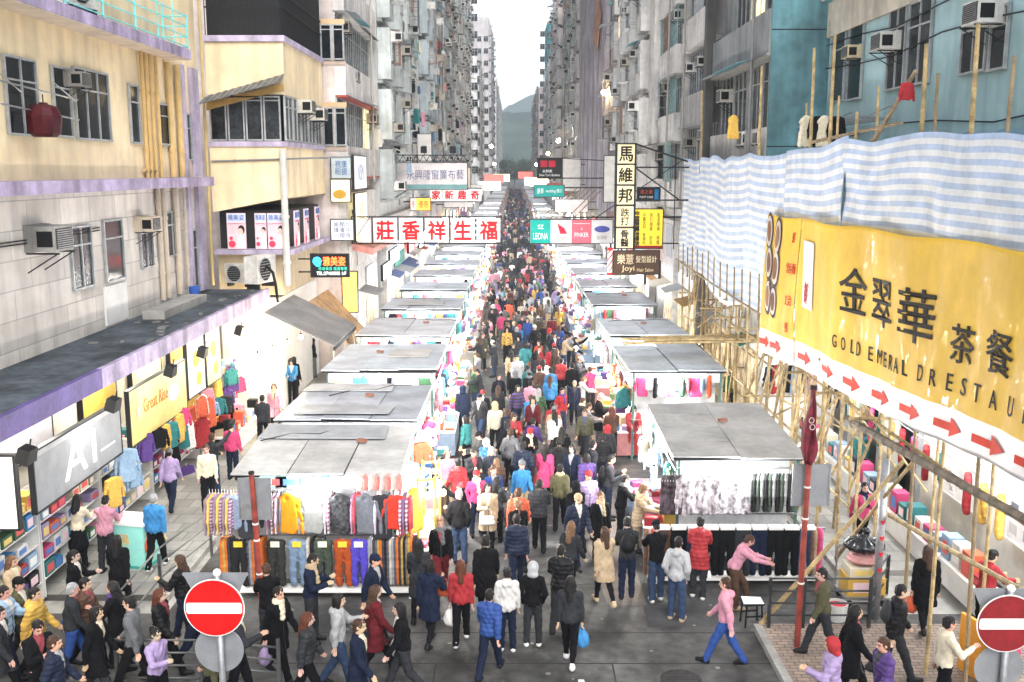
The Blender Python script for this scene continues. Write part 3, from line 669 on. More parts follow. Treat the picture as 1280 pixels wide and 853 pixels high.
# ---------------------------------------------------------------- left side: cream building with purple ledges
CREAM, OFFW, PURP, TAN = (.85, .70, .46), (.62, .585, .53), (.27, .20, .40), (.60, .42, .20)
tile_m = mat('tiled_wall', (.86, .80, .73), .7, var=.14, scale=.6, streak=.22, brick=(1.6, .62, (.46, .44, .42), 'yz', .014))
slate = mat('wet_bitumen', (.085, .105, .125), .75, var=.6, scale=.9, bump=.35, bscale=9, spec=.25)
purple = mat('peeling_purple_paint', (.11, .065, .30), .6, var=.35, scale=1.6, streak=.25, bump=.2)
lilac = mat('faded_lilac_paint', (.47, .39, .58), .7, var=.3, scale=1.5, streak=.45)
lav = mat('lavender_paint', (.52, .45, .60), .7, var=.25, scale=1.5, streak=.3)
X1 = -10.5
b1 = empty('building', 'cream building with purple ledges, turquoise balcony rail and white tiled floor', 'building', (X1, 20, 0))
def L(p): return (p[0] - X1, p[1] - 20, p[2])
box('wall', wallp, b1, -6, 0, -12, 14, 8.2, 15.6, color=CREAM); box('tiled_wall', tile_m, b1, -6, .004, -12, 13.9, 4.4, 8.2)
MB().box(0, .7, -12, 13, 8.2, 8.48).build('ledge', lilac, b1)
MB().box(.002, .72, -12.0, 11.2, 12.0, 12.28).build('balcony_floor', lilac, b1)
box('ceiling_panel', wallp, b1, .01, .70, -12, 11.1, 11.97, 11.997, color=(.7, .6, .5))
rail = MB()
for z in (12.36, 12.66, 12.96, 13.26): rail.tube((.66, -12, z), (.66, 11.1, z), .022, n=6); rail.tube((.66, 11.1, z), (.02, 11.1, z), .022, n=6)
for i in range(12): rail.tube((.66, -11.9 + i*2.09, 12.28), (.66, -11.9 + i*2.09, 13.3), .03, n=6)
for y in (8.6, 9.9): rail.tube((.66, y, 12.28), (.66, y, 13.5), .02, n=6)
rail.build('balcony_rail', paint, b1, color=hx('#7fd0cf'))
def win_px(parent, px0, px1, py0, py1, n=2, tr=.7, gm=None, X=X1, off=(0, 0), rz=R(90), O=None):
    pm = (py0 + py1)/2; a, b = at_x(px0, pm, X), at_x(px1, pm, X); pc = (px0 + px1)/2; t, u = at_x(pc, py0, X), at_x(pc, py1, X)
    ym = (a.y + b.y)/2; o = parent.location
    return window(parent, (X - o.x + (.012 if rz > 0 else -.012), ym - o.y, u.z - o.z), abs(b.y - a.y), t.z - u.z, rz, n, tr, gm)
for w in ((4, 44, 72, 170, 2), (64, 86, 84, 172, 1), (91, 134, 88, 176, 3), (160, 172, 106, 180, 1), (197, 211, 130, 182, 1)): win_px(b1, *w, gm=glass)
for w in ((86, 113, 282, 362, 2), (173, 189, 272, 336, 2), (206, 221, 264, 321, 2)): win_px(b1, *w, gm=glassb)
win_px(b1, 128, 152, 274, 352, 1, gm=glass)
d0, d1 = at_x(129, 372, X1).y - 20, at_x(157, 372, X1).y - 20
MB().box(.006, .05, d0, d1, 4.74, 5.75).build('door', white, b1)
for px in (176, 181, 187, 194): 
    y = at_x(px, 150, X1).y - 20; pipe(b1, [(.1, y, 8.48), (.1, y, 11.97)], .055, (.62, .42, .18))
for px in (196, 203): y = at_x(px, 300, X1).y - 20; pipe(b1, [(.1, y, 4.9), (.1, y, 8.19)], .08, (.55, .47, .38))
for px in (217, 228): y = at_x(px, 300, X1).y - 20; pipe(b1, [(.12, y, 4.9), (.12, y, 8.19)], .1 if px == 217 else .05, (.55, .47, .38)); pipe(b1, [(.12, y, 8.49), (.12, y, 11.9)], .09, (.62, .44, .20))
pipe(b1, [(.09, at_x(700/4, 205, X1).y - 20, 8.7), (.09, at_x(190, 205, X1).y - 20, 8.7)], .05, (.6, .42, .2))
for y0, y1, m in ((11.95, 12.25, lav), (13.0, 13.6, lav)): MB().box(.01, .16, y0, y1, 4.74, 8.19).build('pilaster', m, b1); MB().box(.01, .16, y0, y1, 8.49, 11.95).build('pilaster', m, b1)
window(b1, (.012, 12.62, 9.0), .6, 1.5, R(90), 1, gm=glassb); window(b1, (.012, 12.62, 4.9), .62, 1.9, R(90), 1, gm=glassb)
cbl = MB()
for z in (7.05, 7.12): cbl.path([(.06, -12, z), (.06, -3, z + .12), (.06, 2.2, z + .1), (.06, 5.2, z + .16)], .016, 5)
cbl.path([(.25, -2.2, 6.3), (.22, -2.6, 5.9), (.2, -3.3, 5.45), (.15, -4.6, 5.3)], .02, 5)
cbl.build('cable', black, b1)
# pair of clothes poles beside the upper windows
cp = MB()
for z in (10.55, 10.1): cp.tube((.35, -2.6, z), (.42, 3.6, z - .25), .022, n=6)
for y in (-2.2, .8, 3.3): cp.tube((0, y, 10.7), (.5, y, 10.25), .015, n=5)
cp.build('clothes_pole', steel, b1)
# canopy over the pavement
cn = empty('canopy', 'dark slate concrete canopy with peeling purple edge over the pavement shops', 'canopy', (X1, 20, 4.3))
MB().box(.01, 2.02, -11, 13.9, .05, .38).build('slab', slate, cn)
MB().box(2.02, 2.14, -11, -.2, .02, .42).build('edge', purple, cn); MB().box(2.02, 2.14, -.2, 13.9, .02, .42).build('edge', lilac, cn)
MB().box(.01, 2.02, -11, 13.9, .02, .05).build('ceiling_panel', white, cn)
up = MB(); rr = random.Random(5)
for _ in range(26):
    x, y, a = rr.uniform(.3, 1.9), rr.uniform(3, 13.5), rr.uniform(.05, .22); up.box(x, x + a, y, y + a*rr.uniform(.5, 2), .381, .383 + rr.uniform(.01, .05))
tag(up.build('debris', mat('litter', (.2, .2, .19), .8, var=.5, scale=4), loc=(X1, 20, 4.3)), 'scattered litter and leaves on the slate canopy roof', 'litter', kind='stuff')
tag(MB().box(.4, 1.0, 6.8, 10.6, .39, .62).build('concrete_plinth', concrete, loc=(X1, 20, 4.3)), 'low concrete plinth under the pipes on the slate canopy', 'plinth')
p = at_x(242, 349, X1 + .5); tag(MB().lathe([(.001, 0), (.13, 0), (.17, .42), (.15, .42), (.12, .02)], 14).build('bucket', paint, None, (p.x, p.y, 4.69), color=(.04, .12, .45)), 'blue plastic bucket on the slate canopy by the purple pilaster', 'bucket')
def ac_px(label, px, py, X, sc=1., tone=(.6, .57, .52), rz=R(90), dx=.35): p = at_x(px, py, X + dx); return air_con(label, (X + (.12 if rz > 0 else -.12), p.y, p.z - .2), rz, tone, sc)
ac_px('large dark-framed air conditioner on white tiled wall over the canopy', 62, 302, X1, 1.3, (.34, .33, .31)); ac_px('small cream air conditioner between windows on the white tiled wall', 188, 280, X1, .95, (.66, .56, .42))
ac_px('rusty brown air conditioner beside upper windows of the cream building', 102, 98, X1, .8, (.30, .28, .26))
def condenser(label, loc, rz, sc=1.):
    o = empty('outdoor_unit', label, 'air conditioner', loc, rz); o.scale = (sc,)*3
    MB().box(-.42, .42, -.16, .16, .12, .72).build('casing', acm, o, color=(.66, .64, .60))
    f = MB(); f.lathe([(.001, 0), (.23, 0), (.25, .012)], 20); f.build('fan_guard', black, o, (-.08, -.163, .42), (R(90), 0, 0))
    g = MB()
    for i in range(9): g.box(-.36, .2, -.186, -.182, .17 + i*.06, .18 + i*.06)
    g.build('grille', alu, o); MB().box(-.36, -.3, -.15, .15, 0, .12).box(.3, .36, -.15, .15, 0, .12).build('foot', darksteel, o); return o
condenser('white outdoor unit with round fan on the balcony floor', (X1 + .32, 20 + 4.2, 12.29), R(75), 1.25); condenser('second white outdoor unit deeper along the balcony behind turquoise rail', (X1 + .32, 20 - .4, 12.29), R(75), 1.2)
lt_s = .85
lt = empty('lantern', 'dark red hanging lantern beside the upper windows of cream building', 'lantern', tuple(at_x(55, 150, X1 + .55)))
MB().lathe([(.10, .42), (.12, .38), (.30, .33), (.33, .30), (.40, .12), (.42, .09), (.42, .02), (.40, -.12)], 10).build('shade', mat('dark_red_plastic', (.075, .008, .014), .5, var=.4, spec=.2), lt)
MB().lathe([(.40, -.12), (.37, -.34), (.28, -.42), (.001, -.42)], 10).build('rim', _M['dark_red_plastic'], lt); lt.scale = (.85,)*3
MB().tube((0, 0, .42), (0, 0, .62), .015).build('hook', darksteel, lt)

# ---------------------------------------------------------------- left side: protruding cream block with windows and dark balcony
b2 = empty('building', 'protruding cream corner block with dark balcony, lavender ledges and window poster floor', 'building', (-7.85, 35, 0))
creamp = wallp
def bl(nm, m, x0, x1, y0, y1, z0, z1, col=None): return box(nm, m, b2, x0, x1, y0, y1, z0, z1, color=col)
MB().hexa([(-2.65, 0, 7.25), (0, 0, 7.75), (0, 7, 7.75), (-2.65, 7, 7.25), (-2.65, 0, 9.5), (0, 0, 9.5), (0, 7, 9.5), (-2.65, 7, 9.5)]).build('wall', creamp, b2, color=CREAM)
bl('ledge', lav, -2.65, .06, -.06, 7.02, 9.5, 9.68); bl('wall', creamp, -2.65, 0, .012, 7, 11.25, 13.0, CREAM); bl('ledge', lav, -2.65, .08, -.08, 7.02, 13.0, 13.2)
bl('recess_wall', mat('dark_interior', (.02, .02, .022), .8), -2.6, -.25, .3, 6.9, 9.68, 11.25); bl('recess_wall', _M['dark_interior'], -2.6, -.12, .2, 6.9, 13.2, 16.2)
bl('recess_wall', _M['dark_interior'], -2.6, -.3, .6, 6.9, 5.95, 7.3); bl('wall', creamp, -2.65, -.35, .35, 7, 4.3, 5.8, (.6, .5, .34)); bl('ledge', lav, -2.65, .15, -.06, 7.0, 5.78, 5.95)
bl('ground_floor_wall', white, -2.65, -.5, .35, 7, 0, 4.2)
for i in range(4): window(b2, (-2.3 + i*.62, .02, 9.7), .58, 1.5, 0, 1, .9, glassb)
for i in range(5): window(b2, (-.02, .5 + i*1.32, 9.7), 1.22, 1.52, R(90), 2, .75, glassb)
gr = MB()
for i in range(34): x = -2.6 + i*.078; gr.box(x - .012, x + .012, -.01, .01, 13.2, 16.1)
for i in range(70): y = .05 + i*.098; gr.box(-.02, .0, y - .012, y + .012, 13.2, 16.1)
for z in (14.1, 14.6): gr.box(-2.62, .02, -.02, .0, z, z + .05); gr.box(-.01, .02, 0, 6.95, z, z + .05)
gr.build('balcony_grille', black, b2)
aw = MB()
for i in range(22):
    x0, x1 = -2.7 + i*.124, -2.7 + (i + 1)*.124; u = .02 if i % 2 else 0; za, zb = 11.0 + i*.034, 11.0 + (i + 1)*.034
    aw.hexa([(x0, -1.0, za - .18 + u), (x1, -1.0, zb - .18 + u), (x1, .0, zb + .15 + u), (x0, .0, za + .15 + u), (x0, -1.0, za - .15 + u), (x1, -1.0, zb - .15 + u), (x1, .0, zb + .18 + u), (x0, .0, za + .18 + u)])
aw.build('awning', mat('corrugated_grey', (.16, .17, .18), .5, .3, var=.4, scale=3), b2)
MB().hexa([(-2.68, -.05, 10.72), (.0, -.05, 11.4), (.0, .02, 11.4), (-2.68, .02, 10.72), (-2.68, -.05, 11.0), (.0, -.05, 11.6), (.0, .02, 11.6), (-2.68, .02, 11.0)]).build('awning_beam', paint, b2, color=(.55, .35, .12))
pipe(b2, [(-.1, -.14, 4.7), (-.1, -.14, 9.4)], .12, (.55, .53, .5), 'drain_pipe'); pipe(b2, [(-2.75, -.05, 4.7), (-2.75, -.05, 16)], .05, (.6, .45, .2)); pipe(b2, [(-2.6, -.05, 9.0), (2.2, -.05, 9.15)], .03, (.2, .2, .2), 'cable')
for i, (y, z) in enumerate(((2.2, 10.75), (4.6, 10.6))): air_con(('cream air conditioner on street corner of the cream block', 'second cream air conditioner further along the cream block')[i], (-7.75, 35 + y, z), R(90), (.62, .58, .5), 1.1)
def poster(label, loc, w, h, rz, full=True):
    o = empty('poster', label, 'poster', loc, rz, 'pink portrait posters on the cream block')
    MB().box(-w/2, w/2, -.02, .02, 0, h).build('panel', paint, o, color=(.78, .55, .60)); MB().box(-w/2 + .01, w/2 - .01, -.024, -.0205, h*.74, h*.985).build('header', paint, o, color=(.62, .68, .85))
    text('雅美姿', o, (0, -.03, h*.88), w*.86, h*.16, (.02, .08, .35)); text('SLIMMING', o, (0, -.026, h*.71), w*.8, h*.035, (.6, .05, .12))
    f = MB(); f.prism([(-w*.02, .03), (w*.44, .03), (w*.44, h*.22), (w*.36, h*.36), (w*.22, h*.42), (w*.08, h*.34), (0, h*.2)], -.026, -.0225); f.build('dress_print', paint, o, color=(.85, .78, .78))
    f = MB(); f.ball((w*.22, -.021, h*.5), w*.15, 12, 8, 0, (1, .03, 1.25)); f.build('face_print', paint, o, color=(.75, .5, .42))
    f = MB(); f.ball((w*.26, -.0205, h*.54), w*.18, 12, 8, 0, (1, .02, 1.35)); f.build('hair_print', paint, o, color=(.03, .02, .02))
    f = MB(); f.ball((-w*.26, -.021, h*.14), w*.19, 10, 7, 0, (1, .03, 1)); f.ball((-w*.3, -.021, h*.3), w*.1, 10, 7, 0, (1, .03, 1)); f.build('flower_print', paint, o, color=(.75, .06, .12)); return o
zb = 5.97
for i, (x, w, lab) in enumerate(((-1.85, .66, 'pink poster of a woman nearest the drain pipe end of dark window'), (-1.0, .40, 'narrow pink poster between two wide posters in the dark window'), (-.45, .62, 'pink poster of a woman beside the corner drain pipe'))): poster(lab, (-7.85 + x, 35.0, zb), w, 1.25, 0)
for i, y in enumerate((1.2, 2.9, 5.0)): poster('pink poster on street face of cream block, %s from the corner' % nth(i), (-7.85 + .0, 35 + y, zb), .8, 1.3, R(90))
condenser('small outdoor unit on stand below the posters', (-9.6, 34.7, 4.69), R(-20), 1.1); condenser('large outdoor unit on the canopy end with curved hose', (-8.75, 34.3, 4.69), R(75), 1.55)
tag(MB().path([(-8.5, 33.9, 5.3), (-8.35, 33.6, 5.5), (-8.1, 33.4, 5.3), (-8.0, 33.3, 4.9), (-7.95, 33.3, 4.3)], .05, 8).build('hose', black), 'black curved hose hanging from the large outdoor unit', 'hose')

# ---------------------------------------------------------------- further blocks down the left side
def cross3(b, bx, s, rz):
    for z, zw in ((9.7, 1.55), (13.15, 1.4), (16.4, 1.4)):
        for i in range(2): window(b, (-.25 - .5*i, -.01, z), .45, zw, 0, 1, .85, glass)
        box('beam', paint, b, -.95, .02, -.04, -.002, z - .2, z - .06, color=(.45, .36, .3)); box('beam', paint, b, -.95, .02, -.05, -.002, z + zw, z + zw + .2, color=(.6, .42, .25))
PINK = (.60, .50, .47)
tenement('building', 'pink tenement with red slab edges beside the cream block', 'pink tenement beside cream block', -1, 6.9, 42.1, 51.5, 34, 9.7 - 1.05, 3.35, PINK, (.66, .62, .60), 0, cross3, .8, 1, 'red', cages=False)
LB = [(6.75, 51.6, 62.4, 36, 7.2, 3.0, (.50, .53, .52), (.52, .58, .58), 2, 'sage green tenement', 'sage green tenement with projecting bays'),
 (6.95, 62.5, 73.4, 37, 7.0, 2.9, (.56, .54, .52), (.60, .58, .57), 0, 'first ivory tenement', 'ivory tenement with caged balconies behind the sage green tenement'),
 (6.7, 73.5, 86.4, 37, 6.9, 2.85, (.40, .42, .44), (.36, .44, .48), 2, 'blue-grey tenement', 'blue-grey tenement with projecting bays and many awnings'),
 (6.9, 86.5, 100, 38, 6.8, 2.8, (.52, .47, .44), (.57, .52, .49), 0, 'dusty rose tenement', 'dusty rose tenement with grimy parapets'),
 (6.8, 100.1, 118, 38, 6.5, 2.8, (.45, .46, .45), (.4, .42, .42), 1, 'plain grey tenement', 'plain grey tenement further down the street'),
 (6.9, 118.1, 140, 37, 6.5, 2.8, (.52, .5, .5), (.5, .47, .46), 2, 'far mauve tenement', 'mauve grey tenement far down the street'),
 (6.9, 140.1, 165, 35.5, 6.5, 2.8, (.42, .42, .44), (.44, .42, .4), 1, 'farthest dark tenement', 'dark grey tenement at the end of the long terrace'),
 (6.9, 205, 240, 31, 6.5, 3.0, (.60, .58, .57), (.55, .53, .53), 0, 'low white block', 'white lower block standing past the long terrace'),
 (6.9, 290, 335, 51, 6.5, 3.3, (.46, .43, .44), (.44, .40, .41), 2, 'tall pink tower', 'tall pinkish tower rising behind the white lower block'),
 (6.9, 400, 600, 44, 7, 3.6, (.60, .60, .62), (.5, .5, .52), 1, 'far pale tower', 'pale tower at the far end beside the hill')]
def cross_far(b, bx, s, rz):
    for k in range(14):
        z = 8 + k*3.3
        if z < 46:
            for i in range(3): window(b, (s*(.9 + 1.9*i), -.02, z), 1.3, 1.5, 0, 2, .7, glass)
for i, (X, y0, y1, H, z0, pt_, wl, bd, sty, tg, lab) in enumerate(LB): tenement('building', lab, tg, -1, X, y0, y1, H, z0, pt_, wl, bd, sty, cross_far if y0 > 200 else None, 1.0 if y0 < 140 else .3, 10 + i)
tag(MB().box(-.5, .5, -.5, .5, 0, 66).box(-.7, .7, -.7, .7, 66, 67).build('chimney', concrete, None, (-10.5, 720, 0)), 'slender dark chimney beside the far pale tower', 'chimney')

# ---------------------------------------------------------------- right side
TEAL = (.36, .53, .56)
X2 = 9.5
r1 = empty('building', 'turquoise painted building with air conditioners above the striped tarpaulin', 'building', (X2, 18, 0))
box('wall', wallp, r1, 0, 6, -9, 13, 4.2, 12.6, color=TEAL); box('beam', wallp2, r1, -.10, 6, -9.02, 13.03, 12.6, 13.6, color=(.55, .50, .42)); box('wall', wallp, r1, .003, 6, -9, 13, 13.6, 16.5, color=(.36, .54, .57))
MB().box(0, 6, -9, 13, 3.6, 4.2).build('beam', white, r1)
pipe(r1, [(-.25, -9, 13.55), (-.25, 13.2, 13.75)], .1, (.5, .5, .48)); pipe(r1, [(-.16, -9, 9.35), (-.16, 13.0, 9.3)], .12, (.16, .28, .36)); pipe(r1, [(-.12, -9, 9.05), (-.12, 13.0, 9.02)], .06, (.2, .32, .38))
for w in ((1041, 1058, 35, 128, 1), (1062, 1080, 30, 125, 1), (1112, 1134, 2, 112, 2), (1137, 1166, 0, 106, 2), (1204, 1236, 14, 92, 2), (1240, 1262, 8, 88, 1)): win_px(r1, *w, gm=glassb if w[0] % 2 else glass, X=X2, rz=R(-90))
for lb, px, py, tn, sc in (('rust stained air conditioner beside bamboo pole on the turquoise wall', 1058, 64, (.62, .50, .32), .8), ('white air conditioner over the tall window of the turquoise building', 1101, 53, (.72, .70, .66), 1.0), ('big white air conditioner at the top of the turquoise wall', 1222, 18, (.72, .71, .68), 1.05)):
    p = at_x(px, py, X2 - .4); air_con(lb, (X2 - .12, p.y, p.z - .2), R(-90), tn, sc)
rk = MB(); p = at_x(1050, 140, X2)
for i in range(6): rk.tube((-.15 - i*.14, p.y - 18 - 4.5, 9.95 + .02*i), (-.15 - i*.14, p.y - 18 + 2, 9.95), .018, n=5)
for y in (-4, -1, 1.8): rk.tube((0, p.y - 18 + y, 10.3), (-.9, p.y - 18 + y, 9.9), .02, n=5)
rk.build('clothes_pole', steel, r1)
R2c = (.46, .45, .43)
def cross_r2(b, bx, s, rz):
    m = mat('teal_side_wall', (.10, .235, .27), .8, var=.35, scale=.7, streak=.35, bump=.15)
    MB().box(.05, 4, -.08, -.003, 0, 4.4).build('shop_wall', white, b)
    MB().box(.05, 4, -.05, -.003, 4.41, 24).build('side_wall', m, b)
    for z in (9.4, 12.85): box('joint', black, b, .05, 4, -.054, -.051, z, z + .03)
tenement('building', 'grey concrete block with dark teal side wall beyond the turquoise building', 'teal-sided block', 1, 7.7, 31.1, 39.8, 30, 10.0 - 1.05, 3.5, (.2, .22, .23), R2c, 0, cross_r2, .7, 31, cages=False)
RB = [(7.75, 40.4, 47.5, 34, 8.9 - 1.3, 3.3, (.40, .39, .38), (.50, .48, .46), 0, 'grimy grey tenement', 'grimy grey tenement with dark pipe column behind the striped tarpaulin'),
 (7.5, 47.6, 54.6, 36, 7.2, 3.1, (.52, .51, .49), (.60, .58, .56), 0, 'stained white tenement', 'stained white tenement with a pale column'),
 (7.35, 55, 72, 38, 7.0, 3.0, (.60, .58, .56), (.62, .60, .58), 2, 'white bay tenement', 'white tenement with projecting bays behind the doctor sign'),
 (6.9, 103, 122, 36, 6.6, 2.8, (.46, .44, .43), (.50, .47, .45), 2, 'brown-grey tenement', 'brown-grey tenement past the netted scaffold'),
 (6.9, 122.1, 146, 37, 6.6, 2.8, (.44, .45, .46), (.40, .42, .44), 0, 'far grey tenement', 'grey tenement far down the street past the net'),
 (6.8, 146.1, 172, 34, 6.6, 2.8, (.50, .47, .47), (.5, .45, .45), 2, 'far rosy tenement', 'rosy grey tenement at the end of the far terrace'),
 (6.9, 180, 235, 29, 6.6, 2.9, (.55, .52, .52), (.5, .45, .46), 0, 'far low block', 'stepped pale block far down the street'),
 (6.9, 280, 370, 31, 6.6, 3.2, (.58, .46, .45), (.6, .47, .46), 1, 'far pink block', 'small pink block in front of the hill'),
 (10.8, 255, 275, 70, 8, 3.2, (.60, .48, .46), (.5, .42, .42), 2, 'tall pink tower block', 'tall slim pink tower above the far terrace')]
for i, (X, y0, y1, H, z0, pt_, wl, bd, sty, tg, lab) in enumerate(RB): tenement('building', lab, tg, 1, X, y0, y1, H, z0, pt_, wl, bd, sty, cross_far if y0 > 150 else None, .9 if y0 < 140 else .3, 40 + i)
tag(FAR_AC.build('air_conditioners', [mat('far_casing', (.5, .49, .46), .6, var=.3), mat('far_dark_casing', (.3, .29, .27), .6, var=.3), black]), 'small air conditioners crowding the far tenement fronts', 'air conditioners', kind='stuff')
# pale and dark pilaster columns
tag(MB().box(7.25, 7.6, 53.2, 55.0, 0, 34).build('column', wallp2, color=(.66, .64, .61)), 'pale full height column between the stained white and bay tenements', 'column')
tag(MB().box(7.45, 7.8, 39.85, 40.35, 0, 30).build('column', wallp2, color=(.10, .10, .095)), 'dark grimy full height column beside the teal-sided block', 'column')
# netted scaffold tower
def net_tower(label, x0, x1, y0, y1, H, m, pm):
    o = empty('scaffold_tower', label, 'scaffold', (x0, y0, 0)); rn = random.Random(int(x0*10)); w, l = x1 - x0, y1 - y0
    n = MB(); k = 26; pts = [(0 + .12*math.sin(i*1.7) + rn.uniform(-.06, .06), l*(1 - i/k)) for i in range(k + 1)] + [(w*i/8, .1*math.sin(i*2.1)) for i in range(1, 9)]
    zs = [i*H/14 for i in range(2, 15)]
    vs = [(x + .10*math.sin(z*.9 + i*.8), y + .08*math.sin(z*1.3 + i), z) for z in zs for i, (x, y) in enumerate(pts)]; q = len(pts)
    n.add(vs, [(j*q + i, j*q + i + 1, (j + 1)*q + i + 1, (j + 1)*q + i) for j in range(len(zs) - 1) for i in range(q - 1)])
    n.build('net', m, o, smooth=True); box('inner_wall', concrete, o, .8, w, .8, l, 0, H - 1)
    for i in range(int(l/4.8)): MB().tube((-.16, .3 + i*4.8, 0), (-.16 + rn.uniform(-.1, .1), .3 + i*4.8 + rn.uniform(-.3, .3), H), .035, n=6).build('pole', pm, o)
    for i in range(4): MB().tube((.2 + i*.7, -.16, 0), (.2 + i*.7 + rn.uniform(-.2, .2), -.16, H), .05, n=6).build('pole', pm, o)
    for i in range(int(H/3.2)): MB().tube((.25, -.3, 2 + i*3.2), (.25, l, 2 + i*3.2 + rn.uniform(-.2, .2)), .045, n=6).build('rail', pm, o); MB().tube((-.3, -.2, 2.1 + i*3.2), (w, -.2, 2.1 + i*3.2), .045, n=6).build('rail', pm, o)
    return o
greynet = mat('grey_scaffold_net', (.46, .42, .48), .9, var=.3, scale=.5, streak=.45, bump=.3, bscale=2)
net_tower('grey netted bamboo scaffold wrapping a whole tenement front', 6.55, 9.5, 73, 102, 40, greynet, mat('grey_old_bamboo', (.26, .23, .22), .8))
net_tower('teal green netted tower far beyond the tenements', 9.8, 12.6, 300, 320, 51, mat('teal_scaffold_net', (.03, .26, .29), .8, var=.2, scale=.5, streak=.4), mat('teal_pole', (.02, .2, .22)))
tb = MB(); c = at_x(737, 48, 6.3); tb.hexa([(6.3, 78, 17.5), (6.4, 76.2, 20), (6.4, 80, 23), (6.3, 82, 19), (6.34, 78, 17.5), (6.44, 76.2, 20), (6.44, 80, 23), (6.34, 82, 19)])
tag(tb.build('torn_tarpaulin', mat('orange_tarp', (.45, .22, .12), .7, var=.4, scale=1), None), 'torn orange tarpaulin patch hung on the grey scaffold net', 'tarpaulin')
for i in range(7): tag(MB().tube((6.4 - i*.1, 74 + i*3.6, 7.2), (3.6 - i*.12, 73.5 + i*3.6, 4.4), .05, n=6).build('strut', bamboo_old), 'slanting bamboo strut below the grey netted scaffold', 'pole', 'bamboo struts below the netted scaffold')

# ---------------------------------------------------------------- shop signs over the street
RED, BLK, GOLD = (.55, .015, .02), (.012, .012, .012), (.75, .55, .18)
panel_w = mat('sign_panel_white', (.80, .78, .77), .4, var=.06, emit=.12); panel_c = mat('sign_panel_cream', (.80, .66, .36), .4, var=.06, emit=.10)
panel_y = mat('sign_panel_yellow', (.80, .55, .02), .4, var=.08, emit=.12); panel_g = mat('sign_panel_grey', (.62, .58, .59), .6, var=.25, scale=1.5, streak=.2)
def frame_mb(w, h, t=.05, d=.12):
    m = MB(); m.box(-w/2 - t, w/2 + t, -d/2 - .01, d/2, -h/2 - t, -h/2).box(-w/2 - t, w/2 + t, -d/2 - .01, d/2, h/2, h/2 + t).box(-w/2 - t, -w/2, -d/2 - .01, d/2, -h/2, h/2).box(w/2, w/2 + t, -d/2 - .01, d/2, -h/2, h/2); return m
def sign(label, c, w, h, m, rz=0, color=None, name='sign', fr=darksteel, group=None, cat='sign', d=.12):
    o = empty(name, label, cat, c, rz, group); MB().box(-w/2, w/2, -d/2, d/2 - .01, -h/2, h/2).build('panel', m, o, color=color); frame_mb(w, h, .04, d).build('frame', fr, o); o['d'] = d; return o
def put(o, s, x, z, w, h, col, keep=False, bold=.0, m=None, name='lettering'): return text(s, o, (x, -o['d']/2 - .006, z), w, h, col, bold=bold, keep=keep, m=m, name=name)
def slab(o, name, x, z, w, h, m, color=None, off=.004): return MB().box(x - w/2, x + w/2, -o['d']/2 - off, -o['d']/2 - off + .003, z - h/2, z + h/2).build(name, m, o, color=color)
def px_rect(px0, px1, py0, py1, Y): a, b = at_y(px0, py0, Y), at_y(px1, py1, Y); return Vector(((a.x + b.x)/2, Y, (a.z + b.z)/2)), b.x - a.x, a.z - b.z
# five red character panels
c, w, h = px_rect(465, 627, 272, 304, 43.0); pw = w/5
o = empty('sign', 'row of five white panels with big red characters over the left stalls', 'sign', c)
o['d'] = .12
for i, ch in enumerate('莊香祥生福'):
    x = -w/2 + pw*(i + .5); p = MB().box(x - pw*.44, x + pw*.44, -.06, .05, -h*.46, h*.46).build('panel', panel_w, o)
    f = MB()
    for q in (.36, .39): f.box(x - pw*q, x + pw*q, -.066, -.061, -h*.40*q/.36 , -h*.40*q/.36 + .012).box(x - pw*q, x + pw*q, -.066, -.061, h*.40*q/.36 - .012, h*.40*q/.36)
    f.box(x - pw*.40, x - pw*.40 + .015, -.067, -.060, -h*.44, h*.44).box(x + pw*.40 - .015, x + pw*.40, -.067, -.060, -h*.44, h*.44); f.build('border', paint, p, color=(.55, .2, .2))
    put(o, ch, x, 0, pw*.66, h*.72, RED, bold=.06)
    MB().box(x - pw/2 - .02, x - pw/2 + .02, -.08, .06, -h/2, h/2).build('frame', darksteel, o)
fm = MB(); fm.box(-w/2 - .9, w/2 + .03, -.09, .07, h/2, h/2 + .05).box(-w/2 - .9, w/2 + .03, -.09, .07, -h/2 - .05, -h/2).box(w/2 - .01, w/2 + .03, -.085, .065, -h/2, h/2).box(-w/2 - .9, -w/2 - .86, -.085, .065, -h/2, h/2); fm.tube((-w/2 - .88, 0, -h/2), (-w/2 - .1, 0, h/2), .025)
fm.tube((-w/2 - .8, 0, h/2), (-6.95 - c.x, .2, h/2 + .3), .03).tube((-w/2 - .8, 0, -h/2), (-6.95 - c.x, .2, -h/2 - .1), .03); fm.build('frame', darksteel, o)
pl = MB().box(-w/2 - .84, -w/2 - .05, -.02, .02, -h*.48, h*.48).build('panel', panel_g, o)
# grey curtain shop sign with truss and three lamps
c, w, h = px_rect(484, 584, 204, 237, 55); o = sign('wide grey curtain shop sign below a black truss with three lamps', c, w, h, panel_g)
put(o, '永興隆窗簾布藝', w*.10, h*.06, w*.72, h*.38, (.10, .12, .22)); slab(o, 'lower_band', 0, -h*.40, w, h*.18, paint, (.14, .26, .27))
t = MB(); z0, z1 = h/2 + .1, h/2 + .42
for z in (z0, z1): t.box(-w*.68, w*.5, -.03, .03, z - .025, z + .025)
for i in range(14): x = -w*.68 + i*w*1.18/14; t.tube((x, 0, z0), (x + w*1.18/28, 0, z1), .02, n=5).tube((x + w*1.18/28, 0, z1), (x + w*1.18/14, 0, z0), .02, n=5)
t.tube((-w*.68, 0, z0), (-6.9 - c.x, 0, z0), .03).tube((-w*.68, 0, z1), (-6.9 - c.x, 0, z1), .03)
t.build('truss', darksteel, o)
